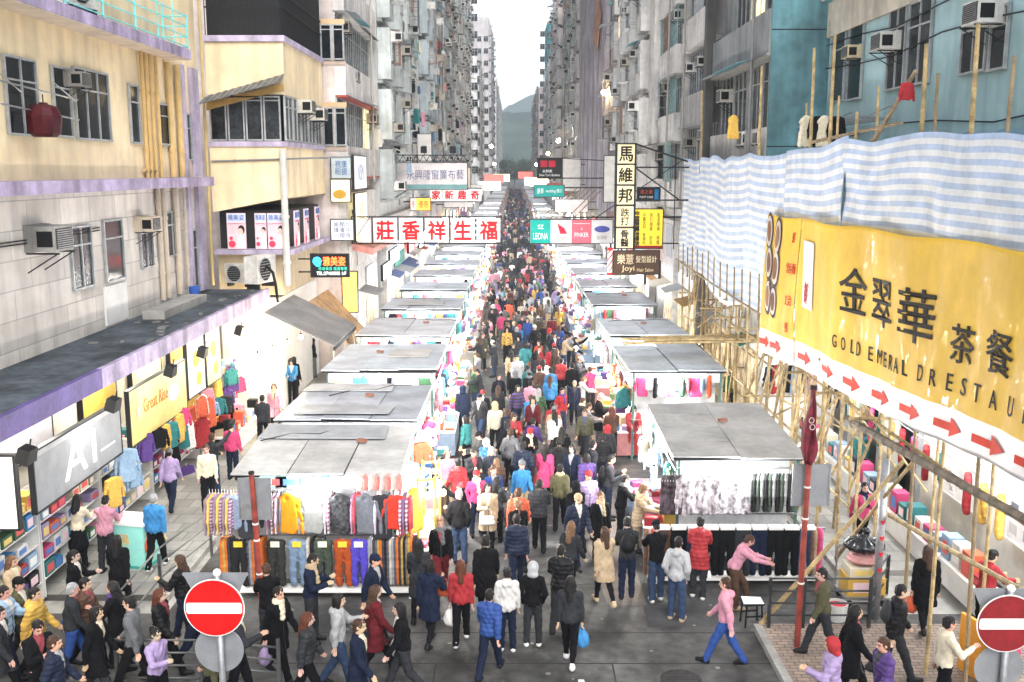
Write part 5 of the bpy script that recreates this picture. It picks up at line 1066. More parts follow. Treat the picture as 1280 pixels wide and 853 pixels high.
for side, rows in ((1, LEFT), (-1, RIGHT)):
    x0, x1 = (LX0, LX1) if side > 0 else (RX0, RX1); nm = 'left' if side > 0 else 'right'; xs = x1 if side > 0 else x0; xb = x0 if side > 0 else x1
    for i, (y0, y1, zr, tone, pn, rb, ov) in enumerate(rows):
        tg = '%s %s stall' % (nth(i), nm)
        desc = {('left', 0): 'nearest left stall with ribbed grey roof and rack of colourful hooded tops', ('right', 0): 'nearest right stall with two grey roof sheets and rows of black trousers'}.get((nm, i)) or 'market stall with flat %s roof, %s from the crossing on the %s row' % ('pale grey' if tone in (G1, G4) else 'blue grey' if tone is G3 else 'dark grey', nth(i), nm)
        o, zf = stall(desc, x0, x1, y0, y1, zr, side, tone, pn, rb, ov, cloth_c=rg.choice([(.6, .6, .6), (.5, .2, .2), (.3, .4, .55), (.65, .6, .5)]))
        L_ = y1 - y0; near = y0 < 48
        # lamps
        if y0 < 200:
            for k in range((3 if side > 0 else 2) if y0 > 21.5 else 2): tube_lamp('fluorescent tube, %s along front edge of %s' % (nth(k), tg), (x0 + .62 + k*1.05, y0 - .20, zf(-.2) - .14), .95)
            for k in range(int(L_/(1.1 if near else 2.2)) if y0 < 110 else 0): bulb('bare bulb, %s along street side of %s' % (nth(k), tg), (xs + side*.42, y0 + .5 + k*(1.1 if near else 2.2), zr - .62), warm=rg.random() < .25)
        if y0 < 160:
            e = 95 if near else 125
            lamp_light((xs + side*.35, y0 + L_*.3, zr - .55), e*1.7, (1, .55, .42) if (i == 1 and side < 0) else (1, .95, .86)); lamp_light((xs + side*.35, y0 + L_*.75, zr - .55), e*1.7, (1, .86, .68) if i % 3 == 1 else (.95, .97, 1))
            lamp_light(((x0 + x1)/2, y0 - .45, zr - .32), e*(.45 if i == 0 else .9), (.95, .98, 1)); lamp_light((xb - side*.3, y0 + L_*.5, zr - .5), e*.6)
        # street side: hanging goods above a table with boxes
        if 22 < y0 < 62 or i == 0:
            n = int(L_/(.62 if y0 < 36 else .9))
            for k in range(n):
                col = rg.choice(BOXC); kd = rg.choice(['shirt', 'dress', 'hoodie', 'shirt'])
                pt_ = rg.random() < .28; garment(kd, '%s%s %s on street side of %s, %s from near post' % ('patterned ' if pt_ else '', col, NAMEOF[kd].replace('_', ' '), tg, nth(k)), (xs + side*rg.uniform(.0, .3), y0 + .4 + k*(L_ - .5)/n, 2.22), col, R(rg.uniform(0, 95)), rg.uniform(.75, .95), hanger=y0 < 36, m=print_c if pt_ else None)
            n = int(L_/.55) if y0 < 40 else 0
            for k in range(n):
                for q in (0, 1):
                    if rg.random() < .8:
                        col = rg.choice(BOXC); parcel('%s box on table of %s, %s from near end%s' % (col, tg, nth(k), ', inner row' if q else ''), (xs + side*(.44 - q*.36), y0 + .5 + k*(L_ - .8)/n, .84), (.28, .30, rg.choice((.08, .14, .2, .3))), col, R(90*side + rg.uniform(-18, 18)))
        # front face: a valance of goods below the roof edge
        if y0 > 22 and y0 < 76:
            n = 11 if near else 5
            for k in range(n):
                col = rg.choice(BOXC + ['white', 'white', 'cream', 'pale blue']); kd = rg.choice(['shirt', 'dress', 'shirt', 'coat'])
                garment(kd, '%s %s on front rail of %s, %s from street corner' % (col, NAMEOF[kd].replace('_', ' '), tg, nth(k)), (xs - side*(.3 + k*(x1 - x0 - .5)/n), y0 - .09, zf(0) - .08), col, R(rg.choice((0, 0, 70))), .72, hanger=False)
def roof_item(kind, label, x, y, z, rz, color):
    m = MB()
    if kind == 'plank': m.box(-.6, .6, -.045, .045, 0, .025)
    elif kind == 'plastic_sheet':
        rn = random.Random(x*y); n = 9; m.add([((i/8 - .5)*.6 + rn.uniform(-.04, .04), (j/8 - .5)*.42 + rn.uniform(-.04, .04), .02 + .05*abs(math.sin(i*1.3 + j*.7)) + rn.uniform(0, .02)) for j in range(n) for i in range(n)], [(j*n + i, j*n + i + 1, (j + 1)*n + i + 1, (j + 1)*n + i) for j in range(8) for i in range(8)])
    elif kind == 'brick': m.box(-.11, .11, -.05, .05, 0, .07)
    else: m.path([(-1.2, -.3, .02), (-.5, .1, .02), (.1, -.15, .03), (.7, .3, .02), (1.2, .1, .02)], .014, 5)
    return tag(m.build(kind, bamboo_old if kind == 'plank' else paint, None, (x, y, z), (0, 0, rz), color=color), label, kind.replace('_', ' '), 'odds and ends on the stall roofs')
rq = random.Random(8)
for nm, rows, x0, x1 in (('left', LEFT, LX0, LX1), ('right', RIGHT, RX0, RX1)):
    for i, (y0, y1, zr, *_r) in enumerate(rows[:5]):
        for k, kd in enumerate(('plank', 'plastic_sheet', 'brick', 'rope')):
            if kd in ('rope', 'brick') and rq.random() < .5:
                y = y0 + (y1 - y0)*(.2 + .2*k); sl_ = .16 if y0 < 22 else -.15; l = y1 - y0; z = zr - max(sl_, 0) - min(sl_, 0)*.6 + sl_*(y - y0 + .15)/(l + .3) + .085
                roof_item(kd, '%s %s lying on roof of %s %s stall' % ({'plank': 'weathered', 'plastic_sheet': 'crumpled', 'brick': 'loose', 'rope': 'dark'}[kd], kd.replace('_', ' '), nth(i), nm), rq.uniform(x0 + .9, x1 - .9), y, z, rq.uniform(-.5, .5), {'plank': (.2, .15, .1), 'plastic_sheet': rq.choice([(.38, .39, .41), (.22, .28, .36), (.42, .40, .36)]), 'brick': (.3, .14, .1), 'rope': (.04, .04, .045)}[kd])
# nearest left stall: the clothes facing the crossing
y = 19.5
pr = {'print_dark': mat('dark_print_cloth', (.10, .07, .09), .85, var=.9, scale=9, bump=.2), 'print_light': mat('floral_print_cloth', (.66, .60, .64), .85, var=.7, scale=8, bump=.2), 'speckle': mat('speckled_knit', (.06, .06, .065), .9, var=.9, scale=16, bump=.4), 'stripe': mat('striped_knit', (.60, .58, .60), .85, var=.1, stripe=(2, .09, (.35, .10, .20))), 'vstripe': mat('plum_striped_cloth', (.45, .30, .42), .85, var=.2, stripe=(2, .07, (.15, .08, .13)))}
F0 = at_y
def fx(px, Y=19.5): return at_y(px, 640, Y).x
for i, (px, kd, col, lab, m) in enumerate((
  (362, 'hoodie', (.78, .26, .015), 'bright orange hooded top in the middle of upper rack', None), (394, 'hoodie', (.26, .26, .25), 'pale grey hooded top right of the orange one on upper rack', None), (427, 'hoodie', (.06, .06, .065), 'black speckled hooded top on upper rack', pr['speckle']),
  (459, 'hoodie', (.16, .17, .20), 'charcoal hooded top with pale hood lining on upper rack', None), (495, 'shirt', (.62, .05, .03), 'bright red top near street end of upper rack', None), (478, 'coat', (.035, .035, .04), 'black coat between charcoal hood and red top', None), (293, 'shirt', (.28, .34, .46), 'faded denim shirt half behind grey plate on upper rack', None), (312, 'coat', (.05, .05, .06), 'dark coat behind the grey plate on upper rack', None))):
    garment(kd, lab + ' of near left stall' if len(lab.split()) < 12 else lab, (fx(px), y - .14, 2.30), col, R(rg.uniform(-6, 6)), 1.0 if kd == 'hoodie' else .95, m=m, group='clothes on the near left rack', zs=1.24 if kd != 'coat' else 1.12)
for i in range(9): garment('shirt', 'patterned dark shirt hung edge-on, %s from outer end of near left upper rack' % nth(i), (fx(264) + i*.062, y - .05, 2.30), [(.25, .18, .22), (.6, .42, .12), (.12, .10, .12)][i % 3], R(82), .95, .6, zs=1.26, m=pr['vstripe'] if i % 3 == 2 else None, group='clothes on the near left rack')
for i, px in enumerate((338, 344, 349, 354, 410, 414, 443, 446, 472, 486, 503, 507, 511, 515)): garment('shirt', 'folded-in shirt hung edge-on, %s between the hooded tops of near left stall' % nth(i), (fx(px), y + .03, 2.30), [(.45, .25, .38), (.5, .08, .1), (.6, .5, .6), (.1, .1, .12), (.55, .55, .58), (.2, .14, .25)][i % 6], R(84), .95, .55, zs=1.26, m=pr['stripe'] if i in (1, 5, 10, 12) else None, group='clothes on the near left rack')
garment('dress', 'mustard yellow dress at street corner of the near left stall', (fx(517), y + .1, 2.35), (.7, .5, .08), R(60), 1.05, group='clothes on the near left rack')
for i, (px, col, lab) in enumerate(((299, (.02, .02, .022), 'black trousers with pale waist card on outer end of lower rack'), (345, (.03, .032, .03), 'black trousers left of blue jeans on lower rack'), (372, (.16, .23, .33), 'washed blue jeans on lower rack of near left stall'), (404, (.05, .065, .05), 'dark olive trousers right of the blue jeans on lower rack'), (429, (.36, .07, .02), 'rust red corduroy trousers on lower rack of near left stall'), (449, (.08, .06, .42), 'bright violet trousers beside the rust red pair'))):
    garment('trousers', lab, (fx(px), y - .12, 1.27), col, R(rg.uniform(-5, 5)), 1.05, group='trousers on the near left rack')
    tag(MB().box(-.09, .09, -.012, -.004, -.1, .02).build('price_card', pack, None, (fx(px), y - .20, 1.22), color=(.8, .75, .55) if i % 2 else (.8, .5, .05)), 'price card clipped on the %s' % lab.split(' trousers')[0].split(' on lower')[0] + (' trousers' if 'jeans' not in lab.split(' on ')[0] else ''), 'price card', 'price cards on the near left rack')
for i in range(34):
    px = 276 + i*.0; xx = fx(277) + i*.05 if i < 4 else fx(310) + (i - 4)*.055 if i < 10 else fx(385) + (i - 10)*.09 if i < 14 else fx(462) + (i - 14)*.048
    garment('trousers', 'trousers hung edge-on, %s from outer end of near left lower rack' % nth(i), (xx, y + .02, 1.27), rg.choice([(.02, .02, .024), (.05, .05, .06), (.22, .18, .14), (.5, .46, .4), (.1, .1, .13), (.45, .3, .08), (.6, .15, .03), (.3, .3, .33)]), R(86), 1.04, .55, hanger=False, group='trousers on the near left rack')
tag(MB().box(-6.2, -2.0, 19.28, 19.62, .14, .2).box(-6.1, -6.04, 19.3, 19.6, 0, .139).box(-2.15, -2.09, 19.3, 19.6, 0, .139).build('low_bench', white), 'low white plank below the near left trousers rack', 'plank')
for i, (px, c, w) in enumerate(((345, (.35, .62, .56), .55), (366, (.42, .66, .60), .6), (384, (.55, .57, .64), .3), (405, (.05, .14, .36), .32), (424, (.62, .62, .66), .3), (440, (.6, .6, .64), .3))): parcel('%s folded pack above the upper rack of near left stall' % ('mint', 'second mint', 'pale lilac', 'dark blue', 'pale grey', 'second pale grey')[i], (fx(px), y - .08, 2.36), (w, .1, .24), 'white').color = (*c, 1)
for i in range(8): garment('dress', 'red and white striped towel, %s under roof corner of near left stall' % nth(i), (fx(452) + i*.115, y - .1, 2.66), (.7, .25, .22) if i % 2 else (.72, .6, .56), R(60), .36, hanger=False, group='striped towels')
# nearest right stall: pale tops over a row of black trousers
y = 20.82; fr_ = lambda px: at_y(px, 640, 20.8).x
for i in range(8): garment('dress', 'dark wine patterned dress hung edge-on, %s from inner end of right upper rack' % nth(i), (fr_(828) + i*.06, y - .08, 2.25), (.12, .03, .04), R(70), .9, .6, m=pr['print_dark'], group='clothes on the near right rack')
for i in range(13): garment('dress' if i % 2 else 'shirt', 'pale floral top, %s past the wine dresses on right upper rack' % nth(i), (fr_(852) + i*.118, y - .12, 2.30), [(.55, .52, .62), (.62, .55, .5), (.45, .5, .62)][i % 3], R(rg.choice((0, 15, 50))), .9, zs=1.1 if i % 2 else 1.35, m=pr['print_light'], group='clothes on the near right rack')
for i in range(13): garment('coat' if i % 3 else 'shirt', '%s jacket hung edge-on, %s at outer half of right upper rack' % (('grey', 'black', 'dark green')[i % 3], nth(i)), (fr_(936) + i*.085, y - .08, 2.30), [(.3, .3, .3), (.03, .03, .03), (.08, .1, .08)][i % 3], R(72), .95, .7, group='clothes on the near right rack')
tr_ = ['brown', 'black', 'denim', 'black', 'black', 'charcoal', 'navy', 'black', 'black', 'denim']
pb = MB(); pb.box(2.75, 6.6, 20.1, 20.16, 1.20, 1.24)
for x in (2.8, 4.7, 6.55): pb.tube((x, 20.13, 0), (x, 20.13, 1.22), .025)
tag(pb.build('clothes_rail', steel), 'steel clothes rail carrying black trousers before the near right stall', 'clothes rail')
for i, cn_ in enumerate(tr_):
    xx = fr_(822) + i*(fr_(1003) - fr_(822))/9.3
    garment('trousers', '%s trousers facing the crossing, %s from street end of right rail' % (cn_, nth(i)), (xx, 20.08, 1.24), cn_, R(rg.uniform(-4, 4)), 1.08, hanger=False, group='trousers on the near right rail')
    tag(MB().box(-.15, .15, -.02, .16, -.03, .035).build('waist_card', white, None, (xx, 19.98, 1.27)), 'white waist card on trousers, %s from street end of right rail' % nth(i), 'card', 'white waist cards')
for i in range(8): garment('trousers', 'narrow trousers hung edge-on, %s at %s end of right rail' % (nth(i % 4), 'street' if i < 4 else 'outer'), ((fr_(803) + i*.07) if i < 4 else fr_(1004) + (i - 4)*.06, 20.13, 1.24), [(.18, .1, .07), (.4, .3, .22), (.5, .05, .08), (.6, .12, .3)][i % 4], R(84), 1.05, .6, hanger=False, group='trousers on the near right rail')
tag(MB().box(2.9, 6.5, 20.0, 20.4, .10, .16).box(3.0, 3.06, 20.05, 20.35, 0, .099).box(6.44, 6.5, 20.05, 20.35, 0, .099).build('low_bench', white), 'low white plank below the black trousers of near right stall', 'plank')
# heaps of goods farther down, too many and small to count
for side, rows in ((1, LEFT), (-1, RIGHT)):
    xs = (LX1 if side > 0 else RX0) + side*.25; m = MB(); cl = []
    for (y0, y1, *_r) in rows:
        if y0 > 40:
            for k in range(int((y1 - y0)*9)):
                z = rg.choice((.86, 1.2, 1.5, 1.8, 2.05)); a = rg.uniform(.1, .24); x = xs + side*rg.uniform(-.1, .3); yy = rg.uniform(y0, y1); m.box(x - a/2, x + a/2, yy - a, yy + a, z, z + rg.uniform(.1, .35), rg.randrange(8))
    tag(m.build('goods', [mat('goods_%s' % c.replace(' ', '_'), C(c), .5, var=.1) for c in ('white', 'red', 'pink', 'pale blue', 'yellow', 'cream', 'teal', 'purple')]), 'mixed small goods crowding the far %s stalls' % ('left' if side > 0 else 'right'), 'goods', kind='stuff')

# ---------------------------------------------------------------- striped tarpaulins, yellow banner and bamboo on the right
TX = 6.95
tarp_w, tarp_b = mat('tarpaulin_white', (.76, .78, .80), .45, var=.16, scale=2, spec=.4, bump=.55, bscale=4), mat('tarpaulin_blue', (.46, .57, .76), .45, var=.2, scale=2, spec=.4, bump=.55, bscale=4)
def tarp(label, y0, y1, ztop, zbot, nz, seed, mats=(tarp_w, tarp_b), amp=.10, sag=.15, x=TX, stripes=True, name='tarpaulin'):
    rn = random.Random(seed); ny = int(abs(y1 - y0)/.16); ph = [(rn.uniform(.6, 2.6), rn.uniform(0, 6), rn.uniform(-1.4, 1.4), rn.uniform(.4, 1)) for _ in range(9)]; m = MB(); vs = []
    for j in range(nz + 1):
        for i in range(ny + 1):
            t, u = i/ny, j/nz; y = y0 + (y1 - y0)*t
            zt = ztop(t) if callable(ztop) else ztop; zb = zbot(t) if callable(zbot) else zbot
            w = sum(a*math.sin(f*y*1.7 + p + q*u*4) for f, p, q, a in ph)/4; c = .5 + .5*math.cos(2*math.pi*t*max(1, round(abs(y1 - y0)/2.2)))
            z = zb + (zt - zb)*u - sag*(1 - c)*(u**2)*.35 + .03*math.sin(y*2.3 + seed)*u - .05*math.sin(y*1.1 + seed)
            vs.append((x + amp*w*(.35 + .65*math.sin(math.pi*min(1, .2 + u*.75))) , y, z))
    n = ny + 1; fs = [[], []]
    for j in range(nz):
        for i in range(ny): fs[j % 2 if stripes else 0].append((j*n + i, j*n + i + 1, (j + 1)*n + i + 1, (j + 1)*n + i))
    m.add(vs, fs[0], 0); b = len(m.f); m.f += fs[1]; m.m += [1]*len(fs[1])
    o = m.build(name, list(mats), smooth=True); s = o.modifiers.new('thickness', 'SOLIDIFY'); s.thickness = .006
    return tag(o, label, 'tarpaulin', 'striped tarpaulins on the bamboo scaffold')
tarp('blue and white striped tarpaulin at far end reaching lowest over the stalls', 41.6, 25.6, 9.15, lambda t: 4.9 + .25*math.sin(t*9) - .5*t, 36, 3, amp=.14)
tarp('narrow striped tarpaulin panel with creases in the middle of the scaffold', 25.7, 21.0, lambda t: 9.15 + .25*t, lambda t: 7.25 + .12*t, 16, 8, amp=.12, x=TX - .03)
tarp('large taut blue and white striped tarpaulin above the yellow banner', 21.1, 9.5, lambda t: 9.35 - .15*t, lambda t: 7.56 + .04*math.sin(t*12), 18, 5, amp=.09, x=TX - .06)
ban_y = mat('yellow_banner_plastic', (.78, .49, .045), .6, var=.14, scale=.8, bump=.7, bscale=3.5, spec=.28, coat=.06); ban_w = mat('white_banner_plastic', (.72, .71, .72), .35, var=.08, coat=.3)
rn = random.Random(4); bph = [(rn.uniform(.5, 2.2), rn.uniform(0, 6), rn.uniform(-2, 2)) for _ in range(6)]
ZT = lambda y: 7.70 - .05*math.sin((y - 11)*.8)**2 - .008*(y - 11)
ZB = lambda y: 4.62 - .056*(y - 13) + .05*math.sin(y*.6)
def bsurf(y, u): return TX - .24 + .022*sum(math.sin(f*y*1.9 + p + q*u*3) for f, p, q in bph)/2 + .05*math.sin(u*3 + y*.4) + .03*math.sin(y*9 + 5*u)*(1 - abs(2*u - 1))*.5
def bpt(y, u, off=0.): z = ZB(y) + (ZT(y) - ZB(y))*u; return (bsurf(y, u) - off, y, z)
def banner(label, y0, y1):
    ny, nz = int((y0 - y1)/.10), 40; n = ny + 1; vs = [bpt(y0 + (y1 - y0)*i/ny, j/nz) for j in range(nz + 1) for i in range(n)]; m = MB(); m.v = vs
    for j in range(nz):
        for i in range(ny): m.f.append((j*n + i, j*n + i + 1, (j + 1)*n + i + 1, (j + 1)*n + i)); m.m.append(1 if j/nz < .17 else 0)
    o = m.build('banner', [ban_y, ban_w], smooth=True); s = o.modifiers.new('thickness', 'SOLIDIFY'); s.thickness = .005; return tag(o, label, 'banner')
bnA = banner('short yellow banner end piece with food pictures and red arrows', 26.7, 23.42); bnB = banner('long yellow restaurant banner with black characters and red arrows', 23.35, 10.6)
def on_banner(s, par, yc, u, w, h, col, bold=0., name='lettering', off=.016):     # lettering lying in the banner's folds
    me, _ = tmesh(s, bold); me = me.copy(); n = len(me.vertices); a = np.empty(n*3, np.float32); me.vertices.foreach_get('co', a); a = a.reshape(-1, 3)
    for i in range(n):
        y = yc - a[i, 0]*w; z = a[i, 1]*h; uu = u + z/(ZT(y) - ZB(y)); p = bpt(y, uu, off + a[i, 2]); a[i] = p
    me.vertices.foreach_set('co', a.ravel()); me.update(); return obj(name, me, par, color=col)
def on_poly(par, pts, col, name, off=.012, n=10):
    m = MB(); yc = sum(p[0] for p in pts)/len(pts)
    vs = [bpt(y, u, off) for y, u in pts]; m.add(vs, [tuple(range(len(vs)))]); return m.build(name, paint, par, color=col)
def bY(px, py=420): return at_x(px, py, TX - .24).y
INK = (.012, .010, .010)
for ch, px0, px1, u, h in (('金', 1048, 1081, .63, 1.15), ('翠', 1085, 1113, .60, 1.15), ('華', 1119, 1166, .59, 1.2), ('茶', 1182, 1214, .50, .78), ('餐', 1230, 1268, .52, .80), ('廳', 1296, 1340, .52, .85)): a, b = bY(px0), bY(px1); on_banner(ch, bnB, (a + b)/2, u, (a - b)*.88, h*.76, INK, .012)
ys = [bY(px) for px in (1046, 1055, 1064, 1072)] + [bY(px) for px in (1086, 1095, 1104, 1113, 1122, 1132)] + [bY(px) for px in (1152, 1170, 1188, 1205, 1226, 1248, 1272, 1298, 1326, 1356)]
for ch, y in zip('GOLDEMERALDRESTAURANT', ys): on_banner(ch, bnB, y, .30, .20 if ch != 'I' else .06, .27, INK)
yb = [24.9, 26.1, 22.6, 20.9, 19.4, 17.9, 16.4, 14.9, 13.55, 12.2, 11.2]
for k, y in enumerate(yb):
    P = bnA if y > 23.4 else bnB; L_ = .55; on_poly(P, [(y + L_, .105), (y + L_, .065), (y, .065), (y, .035), (y - .45, .085), (y, .135), (y, .105)], (.68, .045, .02), 'arrow', .014)
# red seal box and food pictures
on_poly(bnB, [(22.95, .86), (22.95, .42), (22.0, .42), (22.0, .86)], (.75, .72, .70), 'seal_panel', .03); on_poly(bnB, [(22.75, .82), (22.75, .60), (22.2, .62), (22.2, .82)], (.55, .02, .02), 'seal', .036); on_banner('御膳', bnB, 22.5, .52, .5, .5, (.5, .03, .03), off=.045)
for s, u in (('鮮', .87), ('雲吞麵', .66), ('文治', .44), ('餐', .25)): on_banner(s, bnA, 23.9, u, .26*len(s), .26, (.6, .06, .02))
for k, (y, u, r) in enumerate(((26.2, .88, .34), (25.2, .86, .36), (26.1, .66, .33), (25.15, .64, .36), (26.0, .42, .34), (25.2, .40, .30))):
    def disc(rr, col, nm, off): on_poly(bnA, [(y + rr*math.cos(t*.4488), u + rr/3.1*math.sin(t*.4488)) for t in range(14)], col, nm, off)
    disc(r*1.25, (.05, .03, .025), 'picture_ground', .014); disc(r, (.65, .60, .55), 'plate_print', .024); disc(r*.7, ((.22, .09, .03), (.30, .14, .05), (.16, .06, .03))[k % 3], 'food_print', .034)
# bamboo scaffold
sc_ = empty('bamboo_scaffold', 'tall bamboo scaffold with lashed poles carrying the tarpaulins and banner', 'scaffold', (7.25, 30, 0)); rn = random.Random(12)
def pole(p0, p1, r=.036, m=None, name='pole'):
    p0, p1 = Vector(p0), Vector(p1); mb = MB(); d = (p1 - p0); L_ = d.length; n = max(2, int(L_/.45)); bend = Vector((rn.uniform(-1, 1), rn.uniform(-1, 1), 0))*L_*.006
    pts = [p0 + d*(k/n) + bend*math.sin(math.pi*k/n) for k in range(n + 1)]
    for k in range(n): mb.tube(pts[k], pts[k + 1], r*(1.0 - .25*k/n), r*(1.0 - .25*(k + 1)/n), 7); mb.tube(pts[k] - d/L_*.012, pts[k] + d/L_*.012, r*1.16*(1 - .25*k/n), n=7)
    return mb.build(name, m or (bamboo if rn.random() < .75 else bamboo_old), sc_, (-7.25, -30, 0))
for i in range(22):
    y = 41.5 - i*1.28 + rn.uniform(-.15, .15); pole((7.12 + rn.uniform(-.05, .05), y, KERB), (7.1, y + rn.uniform(-.15, .15), 9.0 + (1.3 if y < 27 and i % 2 else rn.uniform(-.3, .2))))
for i in range(12): y = 41 - i*2.4; pole((8.5, y, KERB), (8.5, y, 8.6))
for z in (2.1, 3.75, 5.3, 7.3, 8.6):
    for a, b in ((42, 31.5), (32, 21.5), (22, 12.5)):
        if not (z < 3 and b < 15): pole((7.2, a, z + rn.uniform(-.08, .08)), (7.2, b, z + rn.uniform(-.08, .08)), .038)
for z in (3.7, 5.25):
    for a, b in ((42, 31), (31.5, 20)): pole((8.42, a, z), (8.42, b, z), .036)
for i in range(10): y = 40 - i*2.3; pole((6.7, y, 3.82), (8.7, y, 3.82), .034)
for i in range(11): y = 41 - i*1.75; pole((7.0 + rn.uniform(-.1, .1), y, KERB + .1), (7.05, y - rn.uniform(1.8, 3.2), 5.2), .036)
for i in range(14): y = 41.3 - i*1.05; pole((6.86, y, 4.55), (6.84, y, 5.75 + rn.uniform(-.1, .15)), .03, bamboo_old)
pole((6.86, 42, 5.0), (6.84, 26, 4.75), .04, bamboo_old)
pole((7.0, 20.3, 3.55), (6.9, 11.4, 4.15), .085, mat('weathered_beam', (.20, .16, .12), .8, var=.4, scale=5), 'ledger_beam')
pole((7.2, 18.2, 2.2), (7.0, 12.6, 3.05), .05); pole((4.75, 17.9, KERB), (7.05, 17.4, 3.5), .05, bamboo); pole((7.0, 20.5, .4), (7.0, 16.8, 3.7), .04)
for px, pt_, y in ((948, 95, 38), (985, 80, 29), (1047, 60, 24), (1068, 40, 22.5), (1145, 55, 17.5), (1197, 30, 15.6), (1268, 60, 13.2), (1090, 140, 20.8)):
    p = at_y(px, pt_, y); pole((7.02, y, 8.6), (7.0, y, min(11.6, p.z)), .045, bamboo)
pole((7.0, 20.2, 9.0), (7.0, 17.9, 10.4), .05, bamboo_old); pole((7.05, 24, 9.35), (7.05, 18.5, 9.55), .04)
sc1_ = sc_; sc_ = empty('bamboo_scaffold', 'inner lattice of bamboo poles standing close to the right shops', 'scaffold', (7.25, 30, 0))
for i in range(16): y = 40.6 - i*1.35 + rn.uniform(-.2, .2); pole((7.75 + rn.uniform(-.15, .15), y, KERB), (7.75 + rn.uniform(-.2, .2), y + rn.uniform(-.3, .3), rn.uniform(5.2, 8.8)), .036)
for i in range(16): y = 40 - i*1.3; s_ = rn.choice((-1, 1)); pole((7.3 + rn.uniform(-.2, .4), y, rn.uniform(.3, 2)), (7.4 + rn.uniform(-.3, .5), y + s_*rn.uniform(1.4, 2.8), rn.uniform(3.4, 5.4)), .032)
for i in range(14): y = 39 - i*1.45; pole((6.75, y, rn.choice((2.1, 3.0, 4.6))), (8.6, y + rn.uniform(-.3, .3), rn.choice((2.1, 3.0, 4.6))), .03)
for z in (1.1, 2.9, 4.5):
    for a, b in ((41, 31), (31.5, 21)): pole((7.7, a, z), (7.7, b, z + rn.uniform(-.2, .2)), .034)
sc_ = sc1_
pf = MB()
for k in range(9): pf.tube((3.4 + (k % 3)*.7, 30.6 + k*.11, 3.38 + .07*(k % 2)), (7.9, 30.7 + k*.1, 3.42 + .07*(k % 2)), .042, .036, 7)
tag(pf.build('bamboo_bundle', bamboo), 'bundle of horizontal bamboo poles reaching out over the right stalls', 'bamboo bundle')
# laundry between the tarpaulin top and the turquoise wall
for i, (px, col, kd, lab) in enumerate(((1008, 'cream', 'dress', 'cream cloth hung to dry above the narrow tarpaulin'), (1022, 'black', 'coat', 'black coat hung to dry above the narrow tarpaulin'), (1030, 'cream', 'dress', 'second cream cloth drying beside the black coat'), (1046, 'black', 'coat', 'second black coat drying beside bamboo pole'), (917, 'yellow', 'dress', 'yellow striped cloth drying at the teal-sided block'), (1134, 'red', 'shirt', 'small red cloth tied to the bamboo pole'))):
    Y = 24.5 if px > 960 else 31.8; Y = 17.8 if px > 1100 else Y; p = at_y(px, 142 if px < 1100 else 100, Y); garment(kd, lab, (p.x, Y, p.z), col, R(20), .8 if px < 1100 else .5, hanger=False, group='laundry over the scaffold')

# ---------------------------------------------------------------- road signs, poles, railings, stool, trolley
sred, sback = mat('sign_red', (.55, .010, .010), .5, var=.12, scale=5, spec=.15), mat('sign_back_grey', (.30, .31, .33), .45, .5, var=.12, scale=5)
def no_entry(label, px, py, Y, rad, tone=1.):
    c = at_y(px, py, Y); o = empty('road_sign', label, 'road sign', (c.x, Y, 0)); z = c.z
    def disc(nm, y0, y1, r, m, z_=z, n=40): return MB().add([(r*math.cos(2*math.pi*i/n), y0, z_ + r*math.sin(2*math.pi*i/n)) for i in range(n)] + [(r*math.cos(2*math.pi*i/n), y1, z_ + r*math.sin(2*math.pi*i/n)) for i in range(n)], [tuple(range(n)), tuple(range(2*n - 1, n - 1, -1))] + [((i + 1) % n, i, n + i, n + (i + 1) % n) for i in range(n)]).build(nm, m, o)
    disc('rim', -.06, -.05, rad, white); disc('red_disc', -.066, -.0605, rad*.965, sred if tone == 1 else mat('dusty_sign_red', (.22, .012, .016), .4, var=.25)); 
    b = MB(); w, h, r = rad*.92, rad*.19, rad*.05
    b.add([(-w, -.07, z - h + r), (-w + r, -.07, z - h), (w - r, -.07, z - h), (w, -.07, z - h + r), (w, -.07, z + h - r), (w - r, -.07, z + h), (-w + r, -.07, z + h), (-w, -.07, z + h - r)], [tuple(range(8))]); b.build('white_bar', white, o)
    t = MB(); a = rad*1.1; zt = z + rad*1.04; t.prism([(-a, zt), (-a*.93, zt - .03), (-.06, zt - a*1.75), (.06, zt - a*1.75), (a*.93, zt - .03), (a, zt), (a*.97, zt + .03), (-a*.97, zt + .03)][::-1], .05, .057); t.build('triangle_plate', sback, o)
    disc('rear_disc', .06, .067, rad*.82, sback, z - rad*1.62 if tone == 1 else z - rad*1.7)
    MB().tube((.04, 0, 0), (.04, 0, zt + .03), .042, n=14).build('pole', steel, o, smooth=True); MB().ball((.04, 0, zt + .05), .055, 10, 6).build('cap', white, o)
    for dz in (-.18, .18): MB().box(-.06, .14, -.058, .058, z + dz - .02, z + dz + .02).build('bracket', steel, o)
    return o
no_entry('bright red round no entry sign on grey pole at lower edge of crossing', 269.5, 758, 12.4, .40); no_entry('dusty dark red no entry sign at the brick pavement corner', 1256, 777, 12.6, .41, .5)
def red_pole(label, p0, p1, plate, flag=False):
    o = empty('pole', label, 'pole', p0); d = Vector(p1) - Vector(p0); MB().tube((0, 0, 0), d, .055, .05, 10).build('shaft', rust, o)
    MB().tube(d*.985, d, .06, n=10).build('cap', darksteel, o)
    for t in (.25, .5, .62): MB().tube(d*t, d*t + d.normalized()*.03, .062, n=10).build('band', white, o)
    return o
pa = at_z(333, 742, KERB); a0 = Vector((pa.x, 18.9, 0)); a1 = at_y(314, 590, 18.75); red_pole('rust red leaning pole with grey plate before the near left stall', a0, a1, 1)
